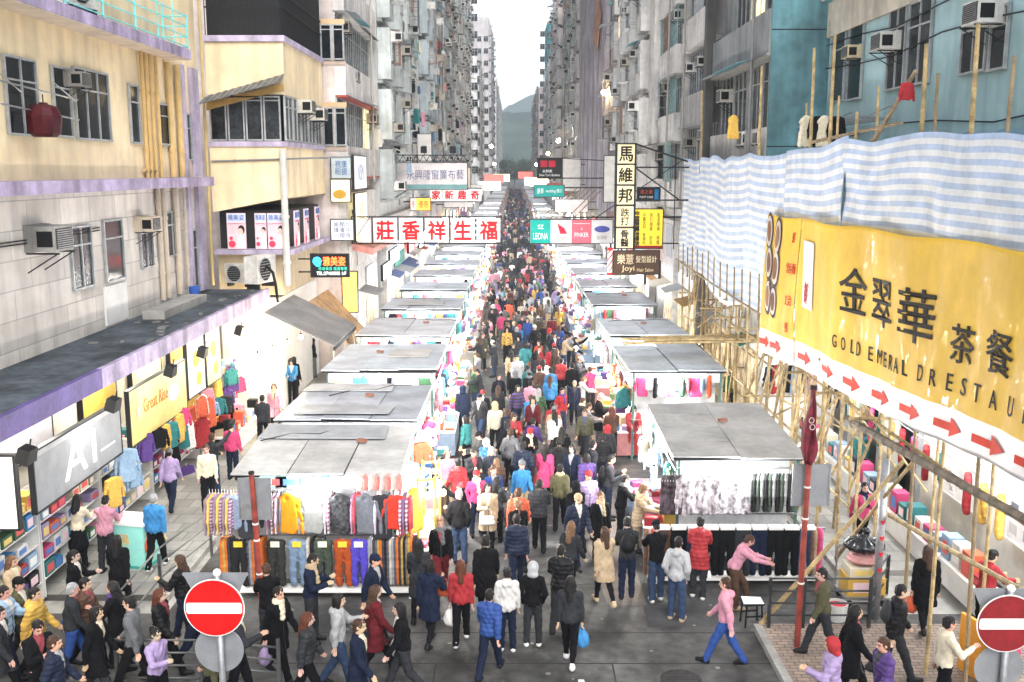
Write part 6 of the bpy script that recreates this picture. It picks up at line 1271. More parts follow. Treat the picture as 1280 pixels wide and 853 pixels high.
c, w, h = px_rect(297, 341, 598, 650, 18.86); o = empty('sign', 'blank grey rectangular sign back fixed to the left red pole', 'sign', c); MB().box(-w/2, w/2, -.015, .015, -h/2, h/2).build('plate', sback, o); MB().box(-w/2, -w/2 + .03, -.03, -.016, -h/2, h/2).box(w/2 - .03, w/2, -.03, -.016, -h/2, h/2).box(-w*.45, -w*.1, -.02, -.016, -h*.45, -h*.1).build('rib', steel, o)
pb_ = at_z(996, 808, KERB); b1_ = at_y(1017, 482, pb_.y); red_pole('tall rust red pole with furled flag at the right railing', pb_, b1_, 1)
c, w, h = px_rect(991, 1036, 580, 632, pb_.y + .12); o = empty('sign', 'blank grey rectangular sign back fixed to the right red pole', 'sign', c); MB().box(-w/2, w/2, -.015, .015, -h/2, h/2).build('plate', sback, o); MB().box(-w/2, -w/2 + .03, -.03, -.016, -h/2, h/2).box(w/2 - .03, w/2, -.03, -.016, -h/2, h/2).build('rib', steel, o)
fl = MB(); top = at_y(1016, 486, pb_.y - .05); bot = at_y(1008, 580, pb_.y - .05); n = 14
vs = []
for i in range(n + 1):
    t = i/n; q = top.lerp(bot, t); wd = .02 + .12*(min(t/.75, 1)**1.2)*(1 if t < .8 else 1 - (t - .8)*3.6)
    for k in range(7): u = k/6*2 - 1; vs.append((q.x + wd*u + .02*math.sin(9*t + k), q.y - .05 - .07*math.cos(u*4.5 + t*3), q.z))
fl.add(vs, [(i*7 + k, i*7 + k + 1, (i + 1)*7 + k + 1, (i + 1)*7 + k) for i in range(n) for k in range(6)])
fo = fl.build('flag', mat('red_flag', (.20, .010, .028), .7, var=.5, scale=6, bump=.2), smooth=True); s = fo.modifiers.new('thickness', 'SOLIDIFY'); s.thickness = .01; tag(fo, 'furled dark red flag wrapped round the tall red pole', 'flag')
em = MB(); q = bot.lerp(top, .55); [em.tube((q.x + .045*math.cos(a*.9) + dx, q.y - .15, q.z + dz + .05*math.sin(a*.9)), (q.x + .045*math.cos(a*.9 + .9) + dx, q.y - .15, q.z + dz + .05*math.sin(a*.9 + .9)), .008, n=5) for dx, dz in ((-.02, .08), (.0, -.04)) for a in range(7)]; em.build('emblem', paint, fo, color=(.6, .5, .5))
def railing(label, pts, h=.98, rails=4, m=None, hr=None):
    o = empty('railing', label, 'railing', pts[0]); p0 = Vector(pts[0]); mm = m or mat('black_railing', (.045, .05, .055), .4, .5, var=.2)
    for a in pts: q = Vector(a) - p0; MB().box(q.x - .028, q.x + .028, q.y - .028, q.y + .028, 0, h + .02).build('post', mm, o)
    for a, b in zip(pts, pts[1:]):
        qa, qb = Vector(a) - p0, Vector(b) - p0
        for k in range(rails): z = h - k*h/rails; MB().tube(qa + Vector((0, 0, z)), qb + Vector((0, 0, z)), .02, n=8).build('rail', mm, o, smooth=True)
    return o
r0, r1_, r2_, r3_ = at_z(913, 800, KERB), at_z(968, 808, KERB), at_z(1075, 800, KERB), at_z(1135, 760, KERB)
railing('black metal railing round the brick pavement corner', [(4.85, 17.75, KERB), (5.5, 17.75, KERB), (6.75, 17.75, KERB), (7.5, 18.9, KERB)])
railing('grey metal steps railing beside the near left stall', [(-7.35, 17.2, 0), (-7.25, 19.3, KERB), (-6.9, 21.6, KERB)], .95, 3, mat('grey_railing', (.13, .13, .13), .4, .6))
railing('low steel railing at the lower left crowd', [(-6.6, 15.4, KERB), (-5.2, 15.4, KERB), (-3.9, 15.4, 0.0)], .9, 4, _M['grey_railing'])
# stool with a sheet of paper
so_ = empty('stool', 'small black stool beside the black railing', 'stool', (4.62, 18.15, .004), R(8)); MB().box(-.19, .19, -.16, .16, .44, .48).build('seat', black, so_)
for x in (-.15, .15):
    for y_ in (-.12, .12): MB().tube((x*1.15, y_*1.15, 0), (x, y_, .44), .018, n=6).build('leg', black, so_)
[MB().box(-.16, .16, y_ - .008, y_ + .008, .2, .23).build('stretcher', black, so_) for y_ in (-.13, .13)]
tag(MB().hexa([(-.2, -.16, 0), (.19, -.18, .01), (.2, .16, 0), (-.18, .17, .012), (-.2, -.16, .004), (.19, -.18, .014), (.2, .16, .004), (-.18, .17, .016)]).build('paper', white, None, (4.62, 18.15, .488)), 'white sheet of paper lying on the black stool', 'paper')
# loaded trolley
tx, ty = 7.0, 18.9; t_ = empty('trolley', 'flat trolley loaded beside the bamboo poles', 'trolley', (tx, ty, KERB)); MB().box(-.45, .45, -.35, .35, .18, .23).build('deck', steel, t_)
for x in (-.35, .35):
    for y_ in (-.25, .25): MB().tube((x, y_ - .02, .08), (x, y_ + .02, .08), .08, n=12).build('wheel', black, t_)
MB().path([(-.42, .33, .23), (-.42, .33, 1.05), (.42, .33, 1.05), (.42, .33, .23)], .02, 8).build('handle', steel, t_)
z = KERB + .231
for lab, sx, sy, h_, col in (('yellow carton at the bottom of the loaded trolley', .75, .55, .38, 'yellow'), ('pale carton in the middle of the loaded trolley', .68, .5, .2, 'cream')): parcel(lab, (tx, ty, z), (sx, sy, h_), col, group='cartons on the trolley'); z += h_ + .002
S = SDF(); S.ell((0, 0, .11), (.33, .27, .13), .03).ell((.05, .02, .22), (.22, .2, .1), .05); tag(obj('folded_cloth', S.mesh('folded_cloth', .02, [cloth], lambda F, X, Y, Z: F + .012*np.sin(60*Z + 4*X)), None, (tx, ty, z), color=(.6, .3, .28)), 'pile of pink folded cloth on the loaded trolley', 'cloth'); z += .26
S = SDF(); S.ell((0, 0, .13), (.40, .34, .16), .03).ell((0, 0, .27), (.14, .12, .08), .06).cap((0, 0, .32), (.03, 0, .42), .04, .07, .03)
tag(obj('rubbish_bag', S.mesh('rubbish_bag', .018, [mat('black_bin_liner', (.012, .012, .014), .25, var=.1, spec=.6, bump=.3, bscale=14)], lambda F, X, Y, Z: np.maximum(F + .010*np.sin(14*np.arctan2(Y, X + 1e-6) + 3*Z) + .006*np.sin(40*Z + 20*X), -Z)), None, (tx, ty, z)), 'shiny black rubbish bag on top of the loaded trolley', 'rubbish bag')
tag(MB().lathe([(.001, 0), (.17, 0), (.21, .34), (.19, .34), (.155, .03), (.001, .03)], 18).build('bucket', paint, None, (6.25, 18.1, KERB), color=(.6, .6, .58)), 'pale plastic bucket behind the black railing', 'bucket'); tag(MB().lathe([(.001, .0), (.15, .0), (.17, .10), (.001, .17)], 12).build('cloth', cloth, None, (6.25, 18.1, KERB + .2), color=(.5, .06, .08)), 'red cloth heaped in the pale plastic bucket', 'cloth')
hp_ = at_z(1096, 790, KERB); po = empty('post', 'grey steel post covered with red heart stickers by the trolley', 'post', (7.0, 18.1, KERB)); MB().tube((0, 0, 0), (0, 0, 3.2), .075, n=12).build('shaft', mat('galvanised', (.42, .42, .44), .45, .6, var=.3), po, smooth=True)
for k in range(4):
    hm = MB(); z = 1.0 + k*.32; hm.add([(-.05, -.078, z + .05), (-.025, -.082, z + .075), (0, -.083, z + .05), (.025, -.082, z + .075), (.05, -.078, z + .05), (0, -.084, z - .03)], [tuple(range(6))]); hm.build('heart_sticker', paint, po, color=(.6, .02, .04))

# ---------------------------------------------------------------- pavement shops on the left, under the canopy
shopw = mat('shop_wall', (.72, .68, .60), .6, var=.15, scale=1.2)
tag(MB().box(-11.0, -10.35, 10, 33.9, KERB, 4.28).build('shop_wall', shopw), 'pale shop back wall behind the packed shelves under the slate canopy', 'wall')
def shelf(label, x, y0, y1, n, zs):
    o = empty('shelf_unit', label, 'shelf', (x, y0, KERB)); L_ = y1 - y0; MB().box(-.02, 0, 0, L_, 0, 2.2).build('back_panel', white, o)
    for z in zs: MB().box(.002, .42, .01, L_ - .01, z, z + .025).build('shelf', white, o)
    for y in (0, L_): MB().box(.001, .44, y - .02 if y else -.02, y + .0 if y else 0, 0, 2.2).build('side_panel', white, o)
    return o
rs = random.Random(33); zs = (.35, .75, 1.15, 1.55, 1.95)
for k, (y0, y1, lab) in enumerate(((16.2, 19.0, 'white shelf unit of small packets nearest the brick corner'), (19.1, 22.0, 'white shelf unit of small packets below the pale letter sign'), (22.1, 25.2, 'white shelf unit of small packets below the yellow shop sign'), (25.3, 29, 'white shelf unit deepest under the slate canopy'), (29.2, 33.6, 'white shelf unit of toys below the corrugated awning'))):
    shelf(lab, -9.95, y0, y1, 5, zs)
    for r_, z in enumerate(zs):
        y = y0 + .1; q = 0
        while y < y1 - .3:
            w = rs.uniform(.26, .46); h = rs.uniform(.16, .32); col = rs.choice(BOXC + ['white', 'cream', 'white'])
            if AC_N < 9999 and rs.random() < .9: parcel('%s packet on %s shelf up, %s along the %s shelf unit' % (col, nth(r_), nth(q), nth(k)), (-9.68, y + w/2, KERB + z + .027), (round(w - .03, 1), .3, round(h, 1)), col, R(90), group='packets on the pavement shop shelves'); q += 1
            y += w + .04
o = side_sign('pale grey shop sign with big white A1 letters under the canopy', -9.0, 17.9, 22.0, 2.35, 3.5, mat('lit_pale_grey', (.24, .25, .27), .4, emit=.03), R(90)); put(o, 'A1', -.1, .0, 1.5, .72, (.85, .85, .85), bold=.03); slab(o, 'thin_line', 1.3, -.22, .8, .05, paint, (.7, .7, .7))
slab(o, 'trim', 0, .52, 4.1, .10, paint, (.45, .45, .48), .01)
o = side_sign('pale yellow shop sign with orange lettering under the canopy', -9.0, 22.6, 26.6, 2.3, 3.6, mat('lit_pale_yellow', (.55, .41, .13), .4, emit=.08), R(90)); put(o, 'Great Rise', -.3, .12, 1.7, .34, (.65, .16, .03)); f = MB(); f.lathe([(.001, 0), (.16, .01), (.001, .012)], 14); f.build('emblem', paint, o, (-1.5, -.06, .05), (R(90), 0, 0), color=(.4, .38, .3)); f = MB(); f.ball((.95, -.062, .0), .4, 12, 7, 0, (1, .02, .55)); f.build('picture_print', paint, o, color=(.45, .55, .62))
o = sign('blank white lit shop sign facing the crossing at the canopy end', Vector((-9.75, 17.3, 2.95)), 1.5, 1.35, mat('lit_pale_white', (.75, .74, .72), .4, emit=.1))
for i, (y0, y1, col, lab) in enumerate(((27.1, 28.6, (.72, .74, .75), 'pale poster panel of yellow flowers under the canopy'), (28.8, 30.2, (.75, .68, .3), 'yellow fabric panel under the far canopy end'))): o = side_sign(lab, -9.1, y0, y1, 2.4, 4.0, paint, R(90), color=col); f = MB(); f.ball((0, -.055, .2), .3, 10, 7, 0, (1, .03, .8)); f.ball((.2, -.055, -.4), .25, 10, 7, 0, (1, .03, .8)); f.build('flower_print', paint, o, color=(.75, .5, .05))
for i, y in enumerate((16.3, 20.0, 23.5, 26.0, 29.6)):
    o = empty('floodlight', 'black floodlight under canopy edge, %s from the crossing' % nth(i), 'floodlight', (-8.2, y, 4.1), 0, 'floodlights along the canopy edge'); MB().hexa([(-.25, -.25, -.32), (.02, -.25, -.42), (.02, .25, -.42), (-.25, .25, -.32), (-.16, -.2, .0), (.1, -.2, -.08), (.1, .2, -.08), (-.16, .2, .0)]).build('housing', black, o); MB().hexa([(-.22, -.19, -.345), (-.02, -.19, -.42), (-.02, .19, -.42), (-.22, .19, -.345), (-.22, -.19, -.33), (-.02, -.19, -.40), (-.02, .19, -.40), (-.22, .19, -.33)]).build('lens', bulbm, o); MB().tube((0, 0, -.05), (.05, 0, .16), .02).build('bracket', darksteel, o); o.scale = (.75,)*3
for y in (15.5, 19.2, 23.2, 27.2, 31): lamp_light((-9.35, y, 4.05), 62, (1, .93, .8), .3)
for i, y in enumerate((16.5, 18.8, 21.2, 23.6, 26, 28.4)): tube_lamp('fluorescent tube under the slate canopy, %s from the crossing' % nth(i), (-9.5, y, 4.22), 1.2, R(90), 'fluorescent tubes under the canopy')
for i, (px, py, col, kd) in enumerate(((243, 540, 'red', 'dress'), (248, 525, 'orange', 'coat'), (267, 545, 'black', 'shirt'), (262, 575, 'blue', 'trousers'), (232, 560, 'hot pink', 'shirt'), (254, 515, 'orange', 'dress'), (285, 520, 'pink', 'shirt'), (240, 600, 'purple', 'coat'))):
    p = at_x(px, py, -9.2); garment(kd, '%s %s hung outside the pavement shop below the canopy%s' % (col, NAMEOF[kd], ', upper one' if i == 5 else ''), (-9.2 + rs.uniform(-.3, .3), p.y, min(3.0, p.z + .5)), col, R(rs.uniform(20, 80)), 1., group='clothes hung at the pavement shops')
# teal display chest
p = at_z(176, 700, KERB); ch = empty('display_chest', 'mint green glowing display chest on the left pavement', 'chest', (-8.35, 20.9, KERB), R(-12)); MB().box(-.42, .42, -.32, .32, .06, .98).build('body', mat('mint_box', (.25, .60, .54), .4, var=.1, emit=.05), ch); MB().box(-.46, .46, -.36, .36, .98, 1.04).build('lid', white, ch); MB().box(-.44, .44, -.34, .34, 0, .06).build('plinth', paint, ch, color=(.05, .35, .3))
text('湯\n丸', ch, (-.05, -.328, .52), .24, .5, (.75, .35, .05))
# sloping corrugated awning over the toy shop
aw = empty('awning', 'sloping grey corrugated awning over the glowing toy shop', 'awning', (-8.05, 32, 0)); m = MB(); n = 40
for i in range(n):
    y0, y1 = -.2 + 4.4*i/n, -.2 + 4.4*(i + 1)/n; u = .03 if i % 2 else 0; m.hexa([(0, y0, 4.15 + u), (2.25, y0, 3.05 + u), (2.25, y1, 3.05 + u), (0, y1, 4.15 + u), (0, y0, 4.18 + u), (2.25, y0, 3.08 + u), (2.25, y1, 3.08 + u), (0, y1, 4.18 + u)])
m.build('sheet', roofm, aw, color=(.22, .22, .215)); MB().box(2.2, 2.26, -.2, 4.2, 2.92, 3.04).build('edge_beam', darksteel, aw)
for y in (-.1, 2.0, 4.1): MB().tube((2.2, y, KERB), (2.2, y, 2.92), .03).build('post', steel, aw)
lamp_light((-7.6, 31.5, 3.0), 160, (1, .80, .5), .2); lamp_light((-7.6, 34.5, 3.0), 120, (1, .82, .55), .2)
for i in range(5): bulb('warm bulb under the corrugated awning, %s from the crossing' % nth(i), (-7.9 + .2*i, 30.2 + i*1.15, 3.05), 'warm bulbs under the corrugated awning', True)
for i in range(18): c_ = rs.choice(('orange', 'yellow', 'red', 'brown', 'black', 'white', 'beige')); parcel('%s toy box, %s of the stacked display below the corrugated awning' % (c_, nth(i)), (-9.3 + (i % 3)*.3, 29.6 + (i//3)*.55, KERB + .55 + (i % 3)*.0), (.28, .3, rs.choice((.3, .5, .2))), c_, R(90), group='toy boxes below the corrugated awning')
tb_ = MB().box(-9.6, -8.45, 29.3, 33.2, KERB + .5, KERB + .547).box(-9.55, -9.5, 29.4, 33.1, KERB, KERB + .499).box(-8.55, -8.5, 29.4, 33.1, KERB, KERB + .499); tag(tb_.build('display_table', white), 'low white display table below the corrugated awning', 'table')
tag(MB().hexa([(-6.6, 36.2, 2.7), (-5.9, 36.2, 2.2), (-5.9, 40, 2.2), (-6.6, 40, 2.7), (-7.6, 36.2, 3.9), (-7.5, 36.2, 3.95), (-7.5, 40, 3.95), (-7.6, 40, 3.9)]).build('awning', mat('orange_brown_awning', (.42, .24, .10), .7, var=.4, scale=3)), 'orange brown sloping awning beside the dot-matrix sign', 'awning')

# ---------------------------------------------------------------- bright shops on the right behind the bamboo
tag(MB().box(10.2, 10.6, 10, 31, KERB, 3.6).build('shop_wall', shopw), 'bright white shop wall behind the bamboo scaffold', 'wall')
for i, (y0, y1, z0, z1, col, lab) in enumerate(((12.2, 13.6, 1.4, 2.6, (.55, .56, .6), 'grey poster of phones on the right shop wall'), (14.0, 16.5, 1.3, 2.9, (.62, .66, .72), 'pale blue product board on the right shop wall'), (17.2, 19.4, 1.2, 3.0, (.7, .7, .72), 'white product grid board on the right shop wall'), (20.5, 23, 1.2, 2.8, (.75, .72, .68), 'cream board deeper along the right shop wall'))):
    o = sign(lab, Vector((10.12, (y0 + y1)/2, (z0 + z1)/2 + KERB)), y1 - y0, z1 - z0, paint, R(-90), color=col, fr=white)
    if i in (1, 2):
        for a in range(4):
            for b in range(4): slab(o, 'product_print', -(y1 - y0)*.38 + a*(y1 - y0)*.25, -(z1 - z0)*.36 + b*(z1 - z0)*.24, .3, .22, paint, rs.choice([(.3, .35, .45), (.5, .5, .5), (.15, .16, .2), (.7, .7, .75), (.6, .3, .35)]))
for i, y in enumerate((12.5, 15, 17.5, 20, 23, 26, 29)): lamp_light((9.4, y, 3.3), 85, (.96, .98, 1), .3)
for i, y in enumerate((13, 15.6, 18.2, 20.8, 23.6, 26.4)): tube_lamp('fluorescent tube inside the right shops, %s from the brick corner' % nth(i), (9.4, y, 3.5), 1.2, R(90), 'fluorescent tubes in the right shops')
for i in range(16):
    c_ = rs.choice(('teal', 'navy', 'black', 'white', 'hot pink', 'yellow', 'grey', 'red')); kd = rs.choice(('shirt', 'dress', 'coat')); garment(kd, '%s %s hung on right shop rail behind the bamboo, %s along' % (c_, NAMEOF[kd], nth(i)), (9.6, 18.8 + i*.72, 2.35 + KERB), c_, R(70), .95, hanger=False, group='clothes at the right shops')
tag(MB().tube((9.6, 18.4, 2.37 + KERB), (9.6, 30.4, 2.37 + KERB), .02).build('clothes_rail', steel), 'long steel rail of clothes along the right shops', 'clothes rail')
tag(MB().hexa([(7.75, 16.2, KERB), (8.1, 15.2, KERB), (8.15, 15.25, KERB), (7.8, 16.25, KERB), (7.75, 16.2, 1.15), (8.1, 15.2, 1.15), (8.15, 15.25, 1.15), (7.8, 16.25, 1.15)]).build('barrier_board', paint, color=(.75, .32, .04)), 'orange barrier board beside the brick pavement', 'board')

# right pavement shops: clutter, doors and lit panels behind the bamboo
for i, (y, w, col) in enumerate(((24.6, 1.1, (.05, .055, .06)), (27.4, 1.3, (.08, .07, .06)), (30, .9, (.04, .05, .05)))):
    d = sign('dark shop doorway with steel frame behind the bamboo, %s from the brick corner' % nth(i), Vector((10.14, y, 1.25 + KERB)), w, 2.4, glass, R(-90), fr=alu, name='shop_door', cat='door', group='doorways of the right shops')
for i in range(26):
    c_ = rs.choice(('red', 'yellow', 'teal', 'white', 'cream', 'hot pink', 'navy', 'orange', 'pale blue')); y = 18.4 + i*.48
    parcel('%s carton on low display along the right shops, %s from near end' % (c_, nth(i) if i < 20 else 'number %d' % (i + 1)), (9.2, y, KERB + .55), (.36, .32, rs.choice((.2, .35, .5))), c_, R(-90), group='cartons along the right shops')
tag(MB().box(8.95, 9.45, 18.1, 31, KERB + .5, KERB + .547).box(9.0, 9.05, 18.2, 30.9, KERB, KERB + .499).box(9.35, 9.4, 18.2, 30.9, KERB, KERB + .499).build('display_table', white), 'long low display table along the right shops', 'table')
for i in range(9):
    c_ = ('white', 'navy', 'red', 'cream', 'black', 'pale blue', 'yellow', 'charcoal', 'pink')[i]; garment(('shirt', 'coat', 'dress')[i % 3], '%s %s hung on teal-sided block shop wall' % (c_, NAMEOF[('shirt', 'coat', 'dress')[i % 3]]), (7.95 + i*.19, 30.9, 2.7), c_, R(rs.uniform(-20, 60)), 1., hanger=False, group='clothes on the teal-sided block shop wall')
for q_, z in (('upper', 12.3), ('middle', 11.6), ('lowest', 9.75)):
    cb = MB(); cb.path([(9.42, 9 + k*2.75, z + .12*math.sin(k*1.9 + z)) for k in range(9)], .018, 5); tag(cb.build('cable', black), '%s sagging black cable along the turquoise wall' % q_, 'cable')
for tg_, f_, i_, loc, rz in LAUNDRY_AT[:60]:
    c_ = rs.choice(('white', 'navy', 'red', 'grey', 'pale blue', 'pink', 'black', 'cream', 'teal', 'charcoal')); kd = rs.choice(('shirt', 'dress', 'trousers')); garment(kd, '%s %s drying on %s storey of %s, %s window along' % (c_, NAMEOF[kd], f_, tg_, i_), (loc[0], loc[1], loc[2] + .9), c_, rz + R(rs.uniform(-30, 60)), .9, hanger=False, group='laundry on the tenement fronts')
for i in range(26):
    c_ = rs.choice(('red', 'orange', 'black', 'hot pink', 'white', 'teal', 'yellow', 'purple', 'cream', 'pale blue', 'charcoal', 'pink')); kd = rs.choice(('shirt', 'dress', 'coat', 'hoodie')); y = 21.8 + i*.44
    garment(kd, '%s %s hung along canopy front, %s from its near end' % (c_, NAMEOF[kd].replace('_', ' '), nth(i) if i < 20 else 'far position %d' % (i + 1)), (-9.15 + rs.uniform(-.25, .35), y, rs.choice((1.75, 2.25, 2.3)) + KERB), c_, R(rs.uniform(10, 90)), rs.uniform(.7, .95), hanger=False, group='clothes hung at the pavement shops')
# trees closing the far end of the street
leafm = mat('foliage', (.055, .085, .05), .8, var=.4, scale=2)
def tree(label, x, y, h, seed):
    o = empty('tree', label, 'tree', (x, y, 0), 0, 'trees closing the far end of the street'); rn = random.Random(seed); t = MB(); t.tube((0, 0, 0), (.1, 0, h*.5), .4, .2, 8)
    for k in range(6): a = k*1.05; t.tube((.1, 0, h*(.35 + .03*k)), (math.cos(a)*h*.25, math.sin(a)*h*.25, h*(.6 + .05*k)), .14, .05, 6)
    t.build('trunk', bamboo_old, o); m = MB(); cl = [(rn.gauss(0, h*.2), rn.gauss(0, h*.2), h*rn.uniform(.5, .95)) for _ in range(16)]
    for _ in range(2600):
        c = rn.choice(cl); p = [c[i] + rn.gauss(0, h*.075) for i in range(3)]; s = rn.uniform(.2, .5); a = Vector((rn.gauss(0, 1), rn.gauss(0, 1), rn.gauss(0, 1))).normalized(); b = a.orthogonal().normalized()*s; c2 = a.cross(b)*.7; p = Vector(p); m.add([p - b, p + c2, p + b, p - c2], [(0, 1, 2, 3)])
    m.build('crown', leafm, o)
for i, (x, y, h) in enumerate(((-5.5, 470, 12.5), (.5, 480, 11.5), (5.5, 462, 13), (10, 490, 12), (-2, 500, 13))): tree('dark leafy tree closing the far end of the street, %s from the left' % nth((0, 2, 3, 4, 1)[i]), x, y, h, 70 + i)

for i, (x, y, z, w, h) in enumerate(((-3.6, 150, 6.4, 3.4, 1.3), (4.2, 165, 6.8, 3.2, 1.4), (-4.0, 205, 7.0, 4.0, 1.6), (4.6, 230, 6.2, 4.2, 1.8), (-3.4, 280, 6.6, 4.6, 2.0), (3.6, 310, 7.2, 4.4, 2.0))):
    s_ = -1 if x < 0 else 1; o = sign('bright lit hanging sign far down the street, %s from the crossing' % nth(i), (x, y, z), w, h, (lit1, lit2, lit3)[i % 3], group='far lit hanging signs'); MB().tube((s_*w/2, 0, 0), (s_*(7 - abs(x)), 0, 0), .05).build('bracket', darksteel, o)
for i, (y, w, z0_, z1_, col, nm) in enumerate(((17.5, 2.2, 2.6, 3.9, (.7, .66, .6), 'pale'), (20.2, 2.4, 2.7, 4.0, (.62, .6, .64), 'lilac grey'), (24.0, 2.0, 2.7, 3.9, (.62, .42, .10), 'amber'), (27.2, 2.2, 2.6, 3.9, (.66, .62, .4), 'straw'), (30.0, 1.8, 2.5, 4.0, (.66, .46, .16), 'orange'), (32.4, 1.6, 2.4, 3.9, (.7, .6, .3), 'yellow'))): sign('%s blank shop fascia on back wall under the canopy' % nm, (-10.28, y, (z0_ + z1_)/2), w, z1_ - z0_, paint, R(90), color=col)
yr = empty('display_rack', 'yellow painted rack at the street corner of near left stall', 'rack', (-1.98, 19.7, 0))
for x, y in ((0, 0), (.35, .1), (0, 1.3), (.35, 1.4)): MB().tube((x, y, 0), (x, y, 2.45), .028, n=8).build('post', mat('yellow_paint', (.70, .50, .06), .5, var=.2), yr)
MB().tube((0, 0, 2.4), (0, 1.3, 2.4), .02).tube((0, 1.3, 2.4), (.35, 1.4, 2.4), .02).tube((.35, 1.4, 2.4), (.35, .1, 2.4), .02).tube((.35, .1, 2.4), (0, 0, 2.4), .02).build('top_rail', _M['yellow_paint'], yr)
for i, (dx, dy, z, w_) in enumerate(((.42, .3, 2.25, False), (.45, .9, 1.85, True), (.2, .1, 2.05, False))): bulb('bare bulb on the yellow rack, %s' % ('highest', 'lowest', 'middle one')[i], (-1.98 + dx, 19.7 + dy, z), 'bulbs on the yellow rack', w_)

# ---------------------------------------------------------------- people one can point to: (px of feet, py of feet, facing, pose, top, bottom, hair, scale, label, shoes, bag)
random.seed(11)
def zground(x, y):
    if y < 15.6 and x < -6.05: return KERB
    if y > 19.2 and x < -7.05: return KERB
    if y > 20.5 and x > 7.05: return KERB
    if 11.2 < y < 17.9 and x > 4.6: return KERB
    return .004
TAKEN = []
def put_person(px, py, face, pose, top, bot, hair, sc, label, shoes='black', bg=None, group='people at the crossing and near stalls'):
    p = at_z(px, py, .02); p = at_z(px, py, zground(p.x, p.y)); b, fl = person(label, p.x, p.y, face, pose, top, bot, hair, sc, p.z, group, shoes); TAKEN.append((p.x, p.y))
    if bg:
        k, col, lab = bg
        if k == 'backpack': q = back_at(b, pose); bag('backpack', lab, q, col, R(face), sc=sc)
        else: q = hand_at(b, pose, 1, fl); bag(k, lab, q + Vector((0, 0, .02)), col, R(face + 90), sc=.9)
    return b
A, T = 180, 0
